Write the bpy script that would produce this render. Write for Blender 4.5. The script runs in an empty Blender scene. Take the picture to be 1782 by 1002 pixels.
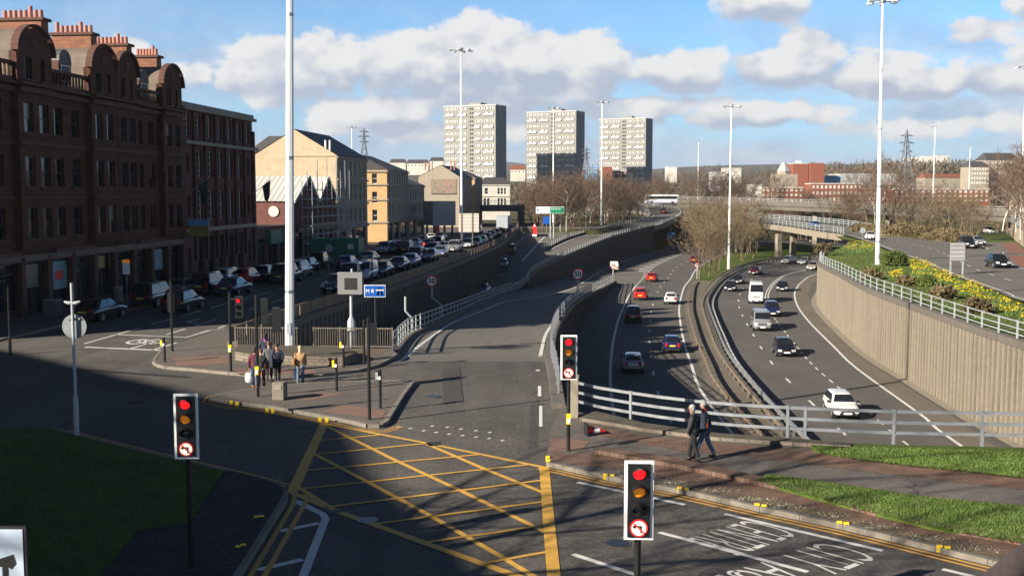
import bpy, bmesh, math, random
from mathutils import Vector, Matrix
from mathutils.geometry import tessellate_polygon
R = math.radians
sin, cos = math.sin, math.cos
rng = random.Random(7)
SC = bpy.context.scene
COL = SC.collection
# ------------------------------------------------------------------ camera
CAMZ, FPX, PW, PH = 8.08, 1900.0, 1782.0, 1002.0
PITCH = math.atan2(166.0, FPX)
cd = bpy.data.cameras.new('camera'); cam = bpy.data.objects.new('camera', cd); COL.objects.link(cam)
cam.location = (0, 0, CAMZ); cam.rotation_euler = (R(90) - PITCH, 0, 0)
cd.sensor_width = 36.0; cd.lens = FPX / PW * 36.0; cd.clip_start = .05; cd.clip_end = 20000
SC.camera = cam
SC.view_settings.view_transform = 'Standard'; SC.view_settings.look = 'None'
SC.view_settings.gamma = 1.0; SC.view_settings.exposure = 1.3
# ------------------------------------------------------------------ sun and sky
SUN_EL, SUN_AZ = R(23.5), R(34)            # shadows fall towards (cos az, sin az)
sd = bpy.data.lights.new('sun', 'SUN'); so = bpy.data.objects.new('sun', sd); COL.objects.link(so)
sd.energy = 5.0; sd.angle = R(.5); sd.color = (1.0, .90, .76)
so.rotation_euler = Vector((cos(SUN_AZ) * cos(SUN_EL), sin(SUN_AZ) * cos(SUN_EL), -sin(SUN_EL))).to_track_quat('-Z', 'Y').to_euler()
so.location = (-60, -40, 60)
W = bpy.data.worlds.new('World'); SC.world = W; W.use_nodes = True

class NT:
    """small node builder"""
    def __init__(s, tree): s.t = tree; s.n = tree.nodes; s.l = tree.links
    def node(s, typ, **kw):
        n = s.n.new(typ)
        for k, v in kw.items(): setattr(n, k, v)
        return n
    def put(s, sock, v):
        if hasattr(v, 'is_output'): s.l.new(v, sock)
        elif v is not None: sock.default_value = v
    def m(s, op, a, b=None, c=None, clamp=False):
        n = s.n.new('ShaderNodeMath'); n.operation = op; n.use_clamp = clamp
        s.put(n.inputs[0], a); s.put(n.inputs[1], b); s.put(n.inputs[2], c)
        return n.outputs[0]
    def noise(s, vec, scale, detail=4, rough=.55, dist=0.0):
        n = s.n.new('ShaderNodeTexNoise'); s.put(n.inputs['Vector'], vec)
        n.inputs['Scale'].default_value = scale; n.inputs['Detail'].default_value = detail
        n.inputs['Roughness'].default_value = rough; n.inputs['Distortion'].default_value = dist
        return n.outputs['Fac']
    def mix(s, f, a, b, mode='MIX'):
        n = s.n.new('ShaderNodeMix'); n.data_type = 'RGBA'; n.blend_type = mode
        s.put(n.inputs['Factor'], f)
        for i, v in ((6, a), (7, b)):
            if isinstance(v, (tuple, list)): v = (*v[:3], 1)
            s.put(n.inputs[i], v)
        return n.outputs[2]
    def smooth(s, v, lo, hi, a=0., b=1.):
        n = s.n.new('ShaderNodeMapRange'); n.interpolation_type = 'SMOOTHSTEP'
        s.put(n.inputs[0], v)
        for i, x in enumerate((lo, hi, a, b)): n.inputs[i + 1].default_value = x
        return n.outputs[0]
    def lin(s, v, lo, hi, a=0., b=1.):
        n = s.n.new('ShaderNodeMapRange'); s.put(n.inputs[0], v)
        for i, x in enumerate((lo, hi, a, b)): n.inputs[i + 1].default_value = x
        return n.outputs[0]

def build_world():
    w = NT(W.node_tree); w.n.clear()
    out = w.node('ShaderNodeOutputWorld'); bg = w.node('ShaderNodeBackground'); w.l.new(bg.outputs[0], out.inputs[0])
    sky = w.node('ShaderNodeTexSky', sky_type='NISHITA', sun_disc=False)
    sky.sun_elevation = SUN_EL; sky.sun_rotation = math.atan2(-cos(SUN_AZ), -sin(SUN_AZ))
    sky.altitude = 0; sky.air_density = 1.0; sky.dust_density = .3; sky.ozone_density = 2.0
    bg.inputs['Strength'].default_value = .05
    tc = w.node('ShaderNodeTexCoord').outputs['Generated']
    sp = w.node('ShaderNodeSeparateXYZ'); w.l.new(tc, sp.inputs[0])
    az = w.m('ARCTAN2', sp.outputs[0], sp.outputs[1]); el = w.m('ARCSINE', sp.outputs[2])
    uv = w.node('ShaderNodeCombineXYZ'); w.put(uv.inputs[0], az); w.put(uv.inputs[1], w.m('MULTIPLY', el, 1.35))
    def blob(b, el=el):
        px, py, wx, wy, amp = b
        dx = w.m('MULTIPLY', w.m('ADD', az, -(px - 891) / FPX), FPX / wx)
        dy = w.m('MULTIPLY', w.m('ADD', el, -(335 - py) / FPX), FPX / wy)
        d2 = w.m('ADD', w.m('MULTIPLY', dx, dx), w.m('MULTIPLY', dy, dy))
        return w.m('MULTIPLY', w.m('SUBTRACT', 1.0, w.m('SQRT', d2)), amp)
    def field(bs, el=el):
        r = blob(bs[0], el)
        for b in bs[1:]: r = w.m('MAXIMUM', r, blob(b, el))
        return r
    f1 = w.noise(uv.outputs[0], 19, 11, .61, .15)
    sh = w.node('ShaderNodeVectorMath', operation='ADD'); w.l.new(uv.outputs[0], sh.inputs[0]); sh.inputs[1].default_value = (-.012, .016, 0)
    f2 = w.noise(sh.outputs[0], 19, 11, .61, .15)
    st = w.node('ShaderNodeVectorMath', operation='MULTIPLY'); w.l.new(uv.outputs[0], st.inputs[0]); st.inputs[1].default_value = (5, 17, 1)
    f3 = w.noise(st.outputs[0], 1.0, 6, .55, .2)
    puff = [(835, 100, 110, 88, 1.05), (950, 115, 140, 78, 1), (1015, 120, 110, 75, .95), (580, 115, 100, 70, 1), (500, 140, 140, 70, .95), (430, 150, 70, 40, .8), (685, 118, 90, 68, 1),
            (745, 125, 80, 70, .95), (1175, 130, 115, 50, 1), (1395, 108, 80, 56, 1.05), (1335, 132, 100, 48, .95), (1490, 140, 110, 45, .9), (1640, 85, 80, 34, .8), (1560, 165, 110, 36, .8),
            (1320, 18, 95, 52, .9), (1750, 40, 100, 36, .85), (700, 195, 90, 42, .95), (590, 205, 85, 42, .8), (1700, 150, 120, 48, .9), (1100, 195, 200, 34, .75), (1300, 203, 200, 36, .8), (1600, 230, 220, 30, .7), (800, 230, 260, 35, .7),
            (265, 100, 45, 28, .8), (360, 145, 60, 35, .75), (850, 165, 200, 60, .95), (-400, 120, 330, 120, .9), (2300, 90, 400, 140, .9)]
    den = w.m('ADD', field(puff), w.m('MULTIPLY', w.m('SUBTRACT', f1, .5), 1.75))
    alpha = w.smooth(den, .12, .36)
    rise = w.m('SUBTRACT', field(puff), field(puff, w.m('ADD', el, .012)))
    band = w.m('MULTIPLY', w.smooth(el, -.01, .03), w.smooth(el, .20, .08))
    lay = w.m('MULTIPLY', w.smooth(f3, .36, .62), band)
    low = [(840, 152, 300, 36, 1), (1150, 163, 260, 32, 1), (560, 165, 240, 24, .85), (1450, 168, 260, 30, .95), (1330, 45, 110, 26, .9), (930, 195, 300, 36, .9), (1740, 62, 130, 26, .8), (1000, 18, 110, 20, .9), (1650, 185, 240, 26, .8), (700, 222, 140, 20, .7), (1280, 225, 260, 30, .8)]
    dark = w.m('ADD', field(low), w.m('MULTIPLY', w.m('SUBTRACT', f3, .5), 1.0))
    shade = w.smooth(dark, -.25, .9)
    g1 = w.noise(uv.outputs[0], 19, 3, .5, .15); g2 = w.noise(sh.outputs[0], 19, 3, .5, .15)
    lit = w.m('ADD', w.lin(w.m('SUBTRACT', f1, f2), -.45, .45), w.lin(w.m('SUBTRACT', g1, g2), -.14, .14, -.38, .38))
    lit = w.m('ADD', lit, w.lin(rise, -.25, .25, -.30, .30))
    lit = w.m('SUBTRACT', w.m('ADD', lit, .27), w.m('MULTIPLY', shade, .80), clamp=True)
    ccol = w.mix(lit, (3.8, 4.3, 5.3), (7.0, 6.95, 6.9))
    hi = w.smooth(el, .16, .42)                 # deeper blue towards the zenith
    skyc = w.mix(1.0, sky.outputs[0], w.mix(hi, (.74, 1.08, 1.42), (.17, .24, .34)), 'MULTIPLY')
    hz = w.smooth(el, .15, -.01)
    skyc = w.mix(w.m('MULTIPLY', hz, .72), skyc, (3.0, 4.2, 6.6))
    laycol = w.mix(w.smooth(f1, .35, .65), (3.3, 4.0, 5.3), (5.6, 5.9, 6.6))
    c1 = w.mix(w.m('MULTIPLY', lay, .8), skyc, laycol)
    c2 = w.mix(w.m('MULTIPLY', alpha, .97), c1, ccol)
    w.l.new(c2, bg.inputs['Color'])
build_world()
EXTRA_SHADE = True
# ------------------------------------------------------------------ pixel <-> place helpers (used to read positions off the photo once)
_f = Vector((0, cos(PITCH), -sin(PITCH))); _u = Vector((0, sin(PITCH), cos(PITCH))); _r = Vector((1, 0, 0)); CAMP = Vector((0, 0, CAMZ))
def ray(px, py): return _r * (px - PW / 2) + _u * (PH / 2 - py) + _f * FPX
def G(px, py, z=0.0):
    d = ray(px, py)
    if callable(z):
        zz = -2.0
        for _ in range(60):
            p = CAMP + d * ((zz - CAMZ) / d.z); zz = .5 * zz + .5 * z(p.y)
        return Vector((p.x, p.y, zz))
    return CAMP + d * ((z - CAMZ) / d.z)
def D(px, py, Y):
    d = ray(px, py); return CAMP + d * (Y / d.y)
def interp(tab):
    def f(t):
        if t <= tab[0][0]: return tab[0][1]
        for (a, b), (c, d) in zip(tab, tab[1:]):
            if t <= c: return b + (d - b) * (t - a) / (c - a)
        return tab[-1][1]
    return f
def V(*a): return Vector(a)
def smooth(pts, step=3.0):
    """Catmull-Rom resample of a 3-D polyline"""
    pts = [Vector(p) for p in pts]
    if len(pts) < 3:
        a, b = pts; n = max(1, int((b - a).length / step)); return [a.lerp(b, i / n) for i in range(n + 1)]
    P = [pts[0] * 2 - pts[1]] + pts + [pts[-1] * 2 - pts[-2]]; out = []
    for i in range(1, len(P) - 2):
        a, b, c, d = P[i - 1:i + 3]; n = max(1, int((c - b).length / step))
        for k in range(n):
            t = k / n
            out.append(.5 * ((2 * b) + (c - a) * t + (2 * a - 5 * b + 4 * c - d) * t * t + (3 * b - a - 3 * c + d) * t ** 3))
    out.append(pts[-1]); return out
def resample(pts, step):
    out = [pts[0].copy()]; need = step
    for a, b in zip(pts, pts[1:]):
        L = (b - a).length; pos = 0
        while L - pos >= need and L > 0:
            pos += need; out.append(a.lerp(b, pos / L)); need = step
        need -= (L - pos)
    return out
def off(pts, d):
    """offset a polyline sideways (positive = right of travel)"""
    out = []
    for i, p in enumerate(pts):
        t = (pts[min(i + 1, len(pts) - 1)] - pts[max(i - 1, 0)]); t.z = 0; t.normalize()
        out.append(p + Vector((t.y, -t.x, 0)) * d)
    return out
def at_y(pts, y):
    for a, b in zip(pts, pts[1:]):
        if a.y <= y <= b.y or b.y <= y <= a.y:
            return a.lerp(b, (y - a.y) / (b.y - a.y) if b.y != a.y else 0)
    return pts[0].copy() if abs(pts[0].y - y) < abs(pts[-1].y - y) else pts[-1].copy()
# ------------------------------------------------------------------ materials
MATS = {}
def newmat(name):
    m = bpy.data.materials.new(name); m.use_nodes = True; MATS[name] = m
    t = NT(m.node_tree); b = t.n['Principled BSDF']; return m, t, b
def pos_of(t, kind='geo'):
    if kind == 'geo': return t.node('ShaderNodeNewGeometry').outputs['Position']
    return t.node('ShaderNodeTexCoord').outputs['Object']
def bump(t, b, h, dist=.02, strength=.6):
    n = t.node('ShaderNodeBump'); n.inputs['Strength'].default_value = strength; n.inputs['Distance'].default_value = dist
    t.put(n.inputs['Height'], h); t.l.new(n.outputs[0], b.inputs['Normal'])
def mat(name, col, rough=.7, var=.18, scale=2.0, metal=0.0, bmp=0.0, spec=.5, coords='geo', emit=None, coat=0.0, streak=0.0):
    if name in MATS: return MATS[name]
    m, t, b = newmat(name)
    p = pos_of(t, coords)
    n1 = t.noise(p, scale, 5, .6); n2 = t.noise(p, scale * 7.3, 3, .6)
    f = t.m('ADD', t.m('MULTIPLY', n1, .65), t.m('MULTIPLY', n2, .35))
    if streak:
        s = t.node('ShaderNodeVectorMath', operation='MULTIPLY'); t.l.new(p, s.inputs[0]); s.inputs[1].default_value = (2.2, 2.2, .12)
        f = t.m('ADD', t.m('MULTIPLY', f, 1 - streak), t.m('MULTIPLY', t.noise(s.outputs[0], 1.2, 5, .65), streak))
    lo = tuple(c * (1 - var) for c in col); hi = tuple(min(1, c * (1 + var)) for c in col)
    c = t.mix(t.lin(f, .32, .68), lo, hi)
    t.l.new(c, b.inputs['Base Color'])
    t.l.new(t.lin(n2, .3, .7, max(.02, rough - .08), min(1, rough + .08)), b.inputs['Roughness'])
    b.inputs['Metallic'].default_value = metal; b.inputs['Specular IOR Level'].default_value = spec
    if coat: b.inputs['Coat Weight'].default_value = coat; b.inputs['Coat Roughness'].default_value = .06
    if emit: b.inputs['Emission Color'].default_value = (*col, 1); b.inputs['Emission Strength'].default_value = emit
    if bmp: bump(t, b, f, bmp, .7)
    return m
def asphalt(name, base, worn, speck=.25, patch=(.33, .67), warm=None):
    m, t, b = newmat(name); p = pos_of(t)
    big = t.noise(p, .11, 5, .6, .6); mid = t.noise(p, .9, 5, .65); fine = t.noise(p, 7, 5, .78)
    s = t.node('ShaderNodeVectorMath', operation='MULTIPLY'); t.l.new(p, s.inputs[0]); s.inputs[1].default_value = (1.0, .07, 1)
    lane = t.noise(s.outputs[0], .8, 3, .5)
    f = t.m('ADD', t.m('MULTIPLY', big, .5), t.m('ADD', t.m('MULTIPLY', mid, .2), t.m('MULTIPLY', lane, .3)))
    c = t.mix(t.lin(f, *patch), base, worn)
    c = t.mix(1.0, c, t.mix(t.lin(fine, .3, .7), (1 - speck,) * 3, (1 + speck,) * 3), 'MULTIPLY')
    vo = t.node('ShaderNodeTexVoronoi', feature='DISTANCE_TO_EDGE'); vo.inputs['Scale'].default_value = .16
    wob = t.node('ShaderNodeVectorMath', operation='ADD'); t.l.new(p, wob.inputs[0])
    nn = t.node('ShaderNodeTexNoise'); t.l.new(p, nn.inputs['Vector']); nn.inputs['Scale'].default_value = .8
    ml = t.node('ShaderNodeVectorMath', operation='SCALE'); t.l.new(nn.outputs['Color'], ml.inputs[0]); ml.inputs['Scale'].default_value = 1.6
    t.l.new(ml.outputs[0], wob.inputs[1]); t.l.new(wob.outputs[0], vo.inputs['Vector'])
    crack = t.m('MULTIPLY', t.smooth(vo.outputs['Distance'], .010, .002), t.smooth(big, .46, .6))
    c = t.mix(t.m('MULTIPLY', crack, .6), c, tuple(x * .35 for x in base))
    t.l.new(c, b.inputs['Base Color']); t.l.new(t.lin(mid, .3, .7, .72, .92), b.inputs['Roughness'])
    b.inputs['Specular IOR Level'].default_value = .35
    bump(t, b, t.m('ADD', fine, t.m('MULTIPLY', mid, .4)), .012, .7)
    return m
def brickmat(name, c1, c2, mortar, bw, bh, rot=None, msize=.012, squash=False, bmp=.008, var=.3, plane='xz', rough=.85):
    m, t, b = newmat(name)
    p = t.node('ShaderNodeTexCoord').outputs['Object']
    sp = t.node('ShaderNodeSeparateXYZ'); t.l.new(p, sp.inputs[0])
    cb = t.node('ShaderNodeCombineXYZ')
    if plane == 'wall':   # any upright wall: run along x+y
        t.put(cb.inputs[0], t.m('ADD', sp.outputs[0], sp.outputs[1])); t.put(cb.inputs[1], sp.outputs[2])
    elif plane == 'xz':
        t.put(cb.inputs[0], sp.outputs[0]); t.put(cb.inputs[1], sp.outputs[2])
    else:
        t.put(cb.inputs[0], sp.outputs[0]); t.put(cb.inputs[1], sp.outputs[1])
    vec = cb.outputs[0]
    if rot:
        mp = t.node('ShaderNodeMapping'); t.l.new(vec, mp.inputs[0]); mp.inputs['Rotation'].default_value = (0, 0, rot); vec = mp.outputs[0]
    br = t.node('ShaderNodeTexBrick'); t.l.new(vec, br.inputs['Vector'])
    br.inputs['Color1'].default_value = (*c1, 1); br.inputs['Color2'].default_value = (*c2, 1); br.inputs['Mortar'].default_value = (*mortar, 1)
    br.inputs['Scale'].default_value = 1; br.inputs['Brick Width'].default_value = bw; br.inputs['Row Height'].default_value = bh
    br.inputs['Mortar Size'].default_value = msize; br.inputs['Bias'].default_value = 0
    n = t.noise(p, 1.1, 6, .65); n2 = t.noise(p, 9, 4, .6)
    c = t.mix(1.0, br.outputs['Color'], t.mix(t.lin(t.m('ADD', t.m('MULTIPLY', n, .6), t.m('MULTIPLY', n2, .4)), .3, .7), (1 - var,) * 3, (1 + var * .6,) * 3), 'MULTIPLY')
    t.l.new(c, b.inputs['Base Color']); b.inputs['Roughness'].default_value = rough; b.inputs['Specular IOR Level'].default_value = .25
    bump(t, b, t.m('SUBTRACT', t.m('MULTIPLY', n2, .4), br.outputs['Fac']), bmp, .6)
    return m
def groundmat(name, cols, scales=(.12, 1.2, 22), rough=.95, bmp=.05):
    """three-tone natural ground"""
    m, t, b = newmat(name); p = pos_of(t)
    a = t.noise(p, scales[0], 5, .6, .4); c_ = t.noise(p, scales[1], 5, .65); d = t.noise(p, scales[2], 4, .7)
    c = t.mix(t.lin(t.m('ADD', t.m('MULTIPLY', a, .6), t.m('MULTIPLY', c_, .4)), .36, .64), cols[0], cols[1])
    c = t.mix(t.m('MULTIPLY', t.smooth(c_, .52, .72), .8), c, cols[2])
    c = t.mix(1.0, c, t.mix(t.lin(d, .3, .7), (.55,) * 3, (1.4,) * 3), 'MULTIPLY')
    t.l.new(c, b.inputs['Base Color']); b.inputs['Roughness'].default_value = rough; b.inputs['Specular IOR Level'].default_value = .15
    bump(t, b, t.m('ADD', d, t.m('MULTIPLY', c_, .8)), bmp, .9)
    return m
def glassmat(name, col, rough=.06, var=.5, scale=.5, metal=0., spec=.6):
    m, t, b = newmat(name); p = pos_of(t)
    n = t.noise(p, scale, 3, .5)
    t.l.new(t.mix(t.lin(n, .35, .65), tuple(c * (1 - var) for c in col), tuple(c * (1 + var) for c in col)), b.inputs['Base Color'])
    b.inputs['Roughness'].default_value = rough; b.inputs['Metallic'].default_value = metal; b.inputs['Specular IOR Level'].default_value = spec
    return m
def linemat(name, col, wear=.35):
    """road paint, worn through in places to the tarmac"""
    m, t, b = newmat(name); p = pos_of(t)
    n = t.noise(p, 5, 6, .75); n2 = t.noise(p, .5, 4, .6)
    w = t.smooth(t.m('ADD', t.m('MULTIPLY', n, .7), t.m('MULTIPLY', n2, .3)), .56, .72)
    c = t.mix(t.lin(n2, .3, .7), tuple(x * .82 for x in col), col)
    t.l.new(t.mix(t.m('MULTIPLY', w, wear * 2), c, (.075, .07, .065)), b.inputs['Base Color'])
    b.inputs['Roughness'].default_value = .7
    return m
asphalt('asphalt_road', (.044, .041, .038), (.118, .108, .096), .62)
asphalt('asphalt_ramp', (.098, .090, .078), (.150, .138, .118), .22)
asphalt('asphalt_motorway', (.070, .065, .060), (.112, .103, .092), .24)
asphalt('asphalt_dirt', (.10, .085, .065), (.155, .13, .10), .3)
asphalt('tarmac_path', (.085, .074, .066), (.13, .113, .10), .35)
asphalt('red_tarmac', (.17, .075, .055), (.22, .10, .075), .25)
linemat('white_paint', (.62, .61, .58)); linemat('yellow_paint', (.56, .30, .055), .22); linemat('yellow_box_paint', (.62, .35, .06), .22)
groundmat('grass', ((.060, .095, .018), (.085, .125, .022), (.11, .125, .035)), (.3, 1.6, 30))
groundmat('rough_grass', ((.075, .105, .025), (.10, .13, .03), (.14, .12, .05)), (.2, .8, 14))
groundmat('scrub', ((.060, .055, .028), (.085, .08, .032), (.10, .07, .04)), (.05, .4, 5))
groundmat('soil', ((.12, .09, .06), (.16, .125, .085), (.10, .10, .04)), (.3, 1.5, 12))
groundmat('far_land', ((.07, .062, .045), (.10, .092, .055), (.085, .062, .05)), (.006, .03, .3))
groundmat('flower_leaves', ((.05, .10, .03), (.07, .13, .035), (.10, .12, .04)), (.4, 2, 20))
mat('concrete', (.22, .19, .145), .85, .22, .9, bmp=.01, streak=.35)
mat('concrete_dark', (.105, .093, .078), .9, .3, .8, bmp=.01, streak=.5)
mat('wall_agg', (.118, .101, .078), .95, .55, 4.0, bmp=.03, streak=.6)
mat('rib_conc', (.200, .172, .132), .9, .25, 2.0, streak=.5)
mat('kerb', (.16, .142, .115), .85, .25, 2.5, bmp=.006)
mat('galv', (.235, .25, .265), .45, .14, 3.0, metal=.35, streak=.3)
mat('rail_white', (.33, .36, .365), .5, .16, 2.5, metal=.15, streak=.3)
mat('mast_white', (.78, .79, .78), .4, .06, .7, streak=.4)
mat('rust_fence', (.165, .118, .08), .75, .35, 2.5, streak=.5)
mat('dark_iron', (.13, .108, .09), .6, .35, 5, metal=.2)
mat('black_paint', (.012, .012, .013), .35, .3, 4, spec=.5)
mat('grey_post', (.22, .24, .25), .5, .15, 3, metal=.3)
mat('sign_case', (.15, .155, .155), .6, .15, 1.5); mat('sign_grey', (.30, .33, .35), .55, .12, 1.5)
mat('sign_white', (.80, .80, .78), .4, .04, 2)
mat('sign_red', (.62, .025, .025), .35, .06, 3)
mat('sign_blue', (.012, .085, .36), .35, .06, 3)
mat('sign_green', (.01, .19, .09), .4, .06, 3)
mat('sign_black', (.012, .012, .012), .5, .1, 3)
mat('yellow_plastic', (.85, .60, .02), .4, .08, 3)
brickmat('brick_paving', (.175, .085, .06), (.115, .066, .05), (.16, .135, .105), .22, .11, R(8), .012, plane='xy', var=.5)
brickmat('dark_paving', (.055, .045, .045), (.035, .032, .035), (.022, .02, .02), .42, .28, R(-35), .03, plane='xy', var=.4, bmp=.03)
brickmat('setts', (.20, .17, .14), (.14, .115, .095), (.09, .08, .06), .3, .14, 0, .015, plane='wall', var=.35)
# ------------------------------------------------------------------ mesh builder and object helpers
class MB:
    def __init__(s): s.v = []; s.f = []; s.mi = []; s.cur = 0
    def slot(s, i): s.cur = i; return s
    def add(s, vs, fs):
        o = len(s.v); s.v += [tuple(v) for v in vs]; s.f += [tuple(o + i for i in f) for f in fs]; s.mi += [s.cur] * len(fs)
        return s
    def quad(s, a, b, c, d): return s.add((a, b, c, d), ((0, 1, 2, 3),))
    def tri(s, a, b, c): return s.add((a, b, c), ((0, 1, 2),))
    def box(s, c, size, rz=0.0, M=None):
        x, y, z = (k / 2 for k in size); vs = []
        for i in (-1, 1):
            for j in (-1, 1):
                for k in (-1, 1):
                    p = Vector((i * x, j * y, k * z))
                    if rz: p = Vector((p.x * cos(rz) - p.y * sin(rz), p.x * sin(rz) + p.y * cos(rz), p.z))
                    if M is not None: p = M @ p
                    vs.append(p + Vector(c))
        return s.add(vs, ((0, 1, 3, 2), (4, 6, 7, 5), (0, 4, 5, 1), (2, 3, 7, 6), (0, 2, 6, 4), (1, 5, 7, 3)))
    def frame(s, p0, p1):
        d = (Vector(p1) - Vector(p0)); L = d.length; d.normalize()
        u = Vector((0, 0, 1)) if abs(d.z) < .9 else Vector((0, 1, 0))
        x = d.cross(u).normalized(); y = x.cross(d).normalized(); return d, x, y, L
    def bar(s, p0, p1, w, h):
        d, x, y, L = s.frame(p0, p1); p0 = Vector(p0); p1 = Vector(p1); x = x * (w / 2); y = y * (h / 2)
        vs = [p0 - x - y, p0 + x - y, p0 + x + y, p0 - x + y, p1 - x - y, p1 + x - y, p1 + x + y, p1 - x + y]
        return s.add(vs, ((3, 2, 1, 0), (4, 5, 6, 7), (0, 1, 5, 4), (1, 2, 6, 5), (2, 3, 7, 6), (3, 0, 4, 7)))
    def tube(s, pts, rs, n=8, caps=True):
        pts = [Vector(p) for p in pts]
        if not isinstance(rs, (list, tuple)): rs = [rs] * len(pts)
        rings = []
        for i, p in enumerate(pts):
            d, x, y, _ = s.frame(pts[max(i - 1, 0)], pts[min(i + 1, len(pts) - 1)])
            rings.append([p + (x * cos(2 * math.pi * k / n) + y * sin(2 * math.pi * k / n)) * rs[i] for k in range(n)])
        vs = [v for r in rings for v in r]; fs = []
        for i in range(len(rings) - 1):
            for k in range(n):
                a = i * n + k; b = i * n + (k + 1) % n; fs.append((a, b, b + n, a + n))
        if caps: fs.append(tuple(range(n - 1, -1, -1))); fs.append(tuple(range(len(vs) - n, len(vs))))
        return s.add(vs, fs)
    def cyl(s, p0, p1, r0, r1=None, n=12): return s.tube([p0, p1], [r0, r0 if r1 is None else r1], n)
    def prism(s, poly, z0, z1):
        """upright prism over a plan polygon (list of xy), any shape"""
        n = len(poly); area = sum(poly[i][0] * poly[(i + 1) % n][1] - poly[(i + 1) % n][0] * poly[i][1] for i in range(n))
        if area < 0: poly = poly[::-1]
        tri = tessellate_polygon([[Vector((p[0], p[1], 0)) for p in poly]])
        vs = [(p[0], p[1], z0) for p in poly] + [(p[0], p[1], z1) for p in poly]
        fs = []
        for t in tri:
            a, b, c = (Vector(vs[i]) for i in t)
            if (b - a).cross(c - a).z < 0: t = t[::-1]
            fs.append(tuple(i + n for i in t)); fs.append(tuple(reversed(t)))
        fs += [(i, (i + 1) % n, (i + 1) % n + n, i + n) for i in range(n)]
        return s.add(vs, fs)
    def plate(s, poly3, nrm, th):
        """thick flat plate: polygon in 3-D extruded along nrm"""
        n = len(poly3); nrm = Vector(nrm).normalized() * th; poly3 = [Vector(p) for p in poly3]
        tri = tessellate_polygon([poly3]); vs = poly3 + [p + nrm for p in poly3]; fs = []
        for t in tri:
            a, b, c = (vs[i] for i in t)
            if (b - a).cross(c - a).dot(nrm) < 0: t = t[::-1]
            fs.append(tuple(i + n for i in t)); fs.append(tuple(reversed(t)))
        for i in range(n):
            q = (i, (i + 1) % n, (i + 1) % n + n, i + n); fs.append(q)
        return s.add(vs, fs)
    def sheet(s, poly, z):
        """flat polygon, z number or function(x,y)"""
        n = len(poly); tri = tessellate_polygon([[Vector((p[0], p[1], 0)) for p in poly]])
        vs = [(p[0], p[1], z(p[0], p[1]) if callable(z) else z) for p in poly]; fs = []
        for t in tri:
            a, b, c = (Vector(vs[i]) for i in t)
            fs.append(t if (b - a).cross(c - a).z > 0 else t[::-1])
        return s.add(vs, fs)
    def strip(s, L, Rr):
        n = len(L); vs = list(L) + list(Rr)
        return s.add(vs, [(i, n + i, n + i + 1, i + 1) for i in range(n - 1)])
    def blob(s, c, r, seed=0, n=8, m=6, rough=.0):
        rr = random.Random(seed); c = Vector(c); r = Vector(r) if not isinstance(r, (int, float)) else Vector((r, r, r)); vs = [c + Vector((0, 0, -r.z))]
        for i in range(1, m):
            for k in range(n):
                a = math.pi * i / m; b = 2 * math.pi * k / n; q = 1 + rr.uniform(-rough, rough)
                vs.append(c + Vector((r.x * sin(a) * cos(b) * q, r.y * sin(a) * sin(b) * q, -r.z * cos(a) * q)))
        vs.append(c + Vector((0, 0, r.z))); fs = []
        for k in range(n): fs.append((0, 1 + (k + 1) % n, 1 + k))
        for i in range(m - 2):
            for k in range(n):
                a = 1 + i * n + k; b = 1 + i * n + (k + 1) % n; fs.append((a, b, b + n, a + n))
        e = len(vs) - 1
        for k in range(n): fs.append((e, e - n + k, e - n + (k + 1) % n))
        return s.add(vs, fs)
    def mesh(s, name, mats, smooth=False):
        me = bpy.data.meshes.new(name); me.from_pydata(s.v, [], s.f)
        for m in (mats if isinstance(mats, (list, tuple)) else [mats]): me.materials.append(MATS[m] if isinstance(m, str) else m)
        if any(s.mi): me.polygons.foreach_set('material_index', s.mi)
        if smooth:
            me.polygons.foreach_set('use_smooth', [True] * len(me.polygons))
            try: me.set_sharp_from_angle(angle=R(smooth if smooth > 1 else 40))
            except Exception: pass
        me.update(); return me
    def build(s, name, mats, parent=None, smooth=False, loc=None):
        return link(name, s.mesh(name, mats, smooth), parent, loc)
def link(name, me, parent=None, loc=None, rz=None, scale=None):
    o = bpy.data.objects.new(name, me); COL.objects.link(o)
    if parent is not None: o.parent = parent
    if loc is not None: o.location = loc
    if rz is not None: o.rotation_euler = (0, 0, rz)
    if scale is not None: o.scale = scale if isinstance(scale, (tuple, list)) else (scale,) * 3
    return o
def tag(o, label=None, cat=None, group=None, kind=None):
    if label: o['label'] = label
    if cat: o['category'] = cat
    if group: o['group'] = group
    if kind: o['kind'] = kind
    return o
def thing(name, label, cat, loc=(0, 0, 0), rz=0.0, group=None, scale=None):
    o = link(name, None, None, loc, rz, scale); return tag(o, label, cat, group)
def structure(name, mb, mats, **k): return tag(mb.build(name, mats, **k), kind='structure')
def copy_tree(o, parent=None):
    c = o.copy(); COL.objects.link(c)
    if parent is not None: c.parent = parent
    for ch in list(o.children): copy_tree(ch, c)
    return c
def dup(o, loc=None, rz=None, label=None, group=None, scale=None):
    c = copy_tree(o)
    if loc is not None: c.location = loc
    if rz is not None: c.rotation_euler = (0, 0, rz)
    if label: c['label'] = label
    if group: c['group'] = group
    if scale: c.scale = (scale,) * 3 if isinstance(scale, (int, float)) else scale
    return c
def evaluated(me, mods):
    """mesh after temporary modifiers (list of (type, {attr: value}))"""
    o = bpy.data.objects.new('tmp', me); COL.objects.link(o)
    for ty, kw in mods:
        m = o.modifiers.new(ty, ty)
        for k, v in kw.items(): setattr(m, k, v)
    dg = bpy.context.evaluated_depsgraph_get(); dg.update()
    out = bpy.data.meshes.new_from_object(o.evaluated_get(dg)); bpy.data.objects.remove(o); return out
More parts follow.
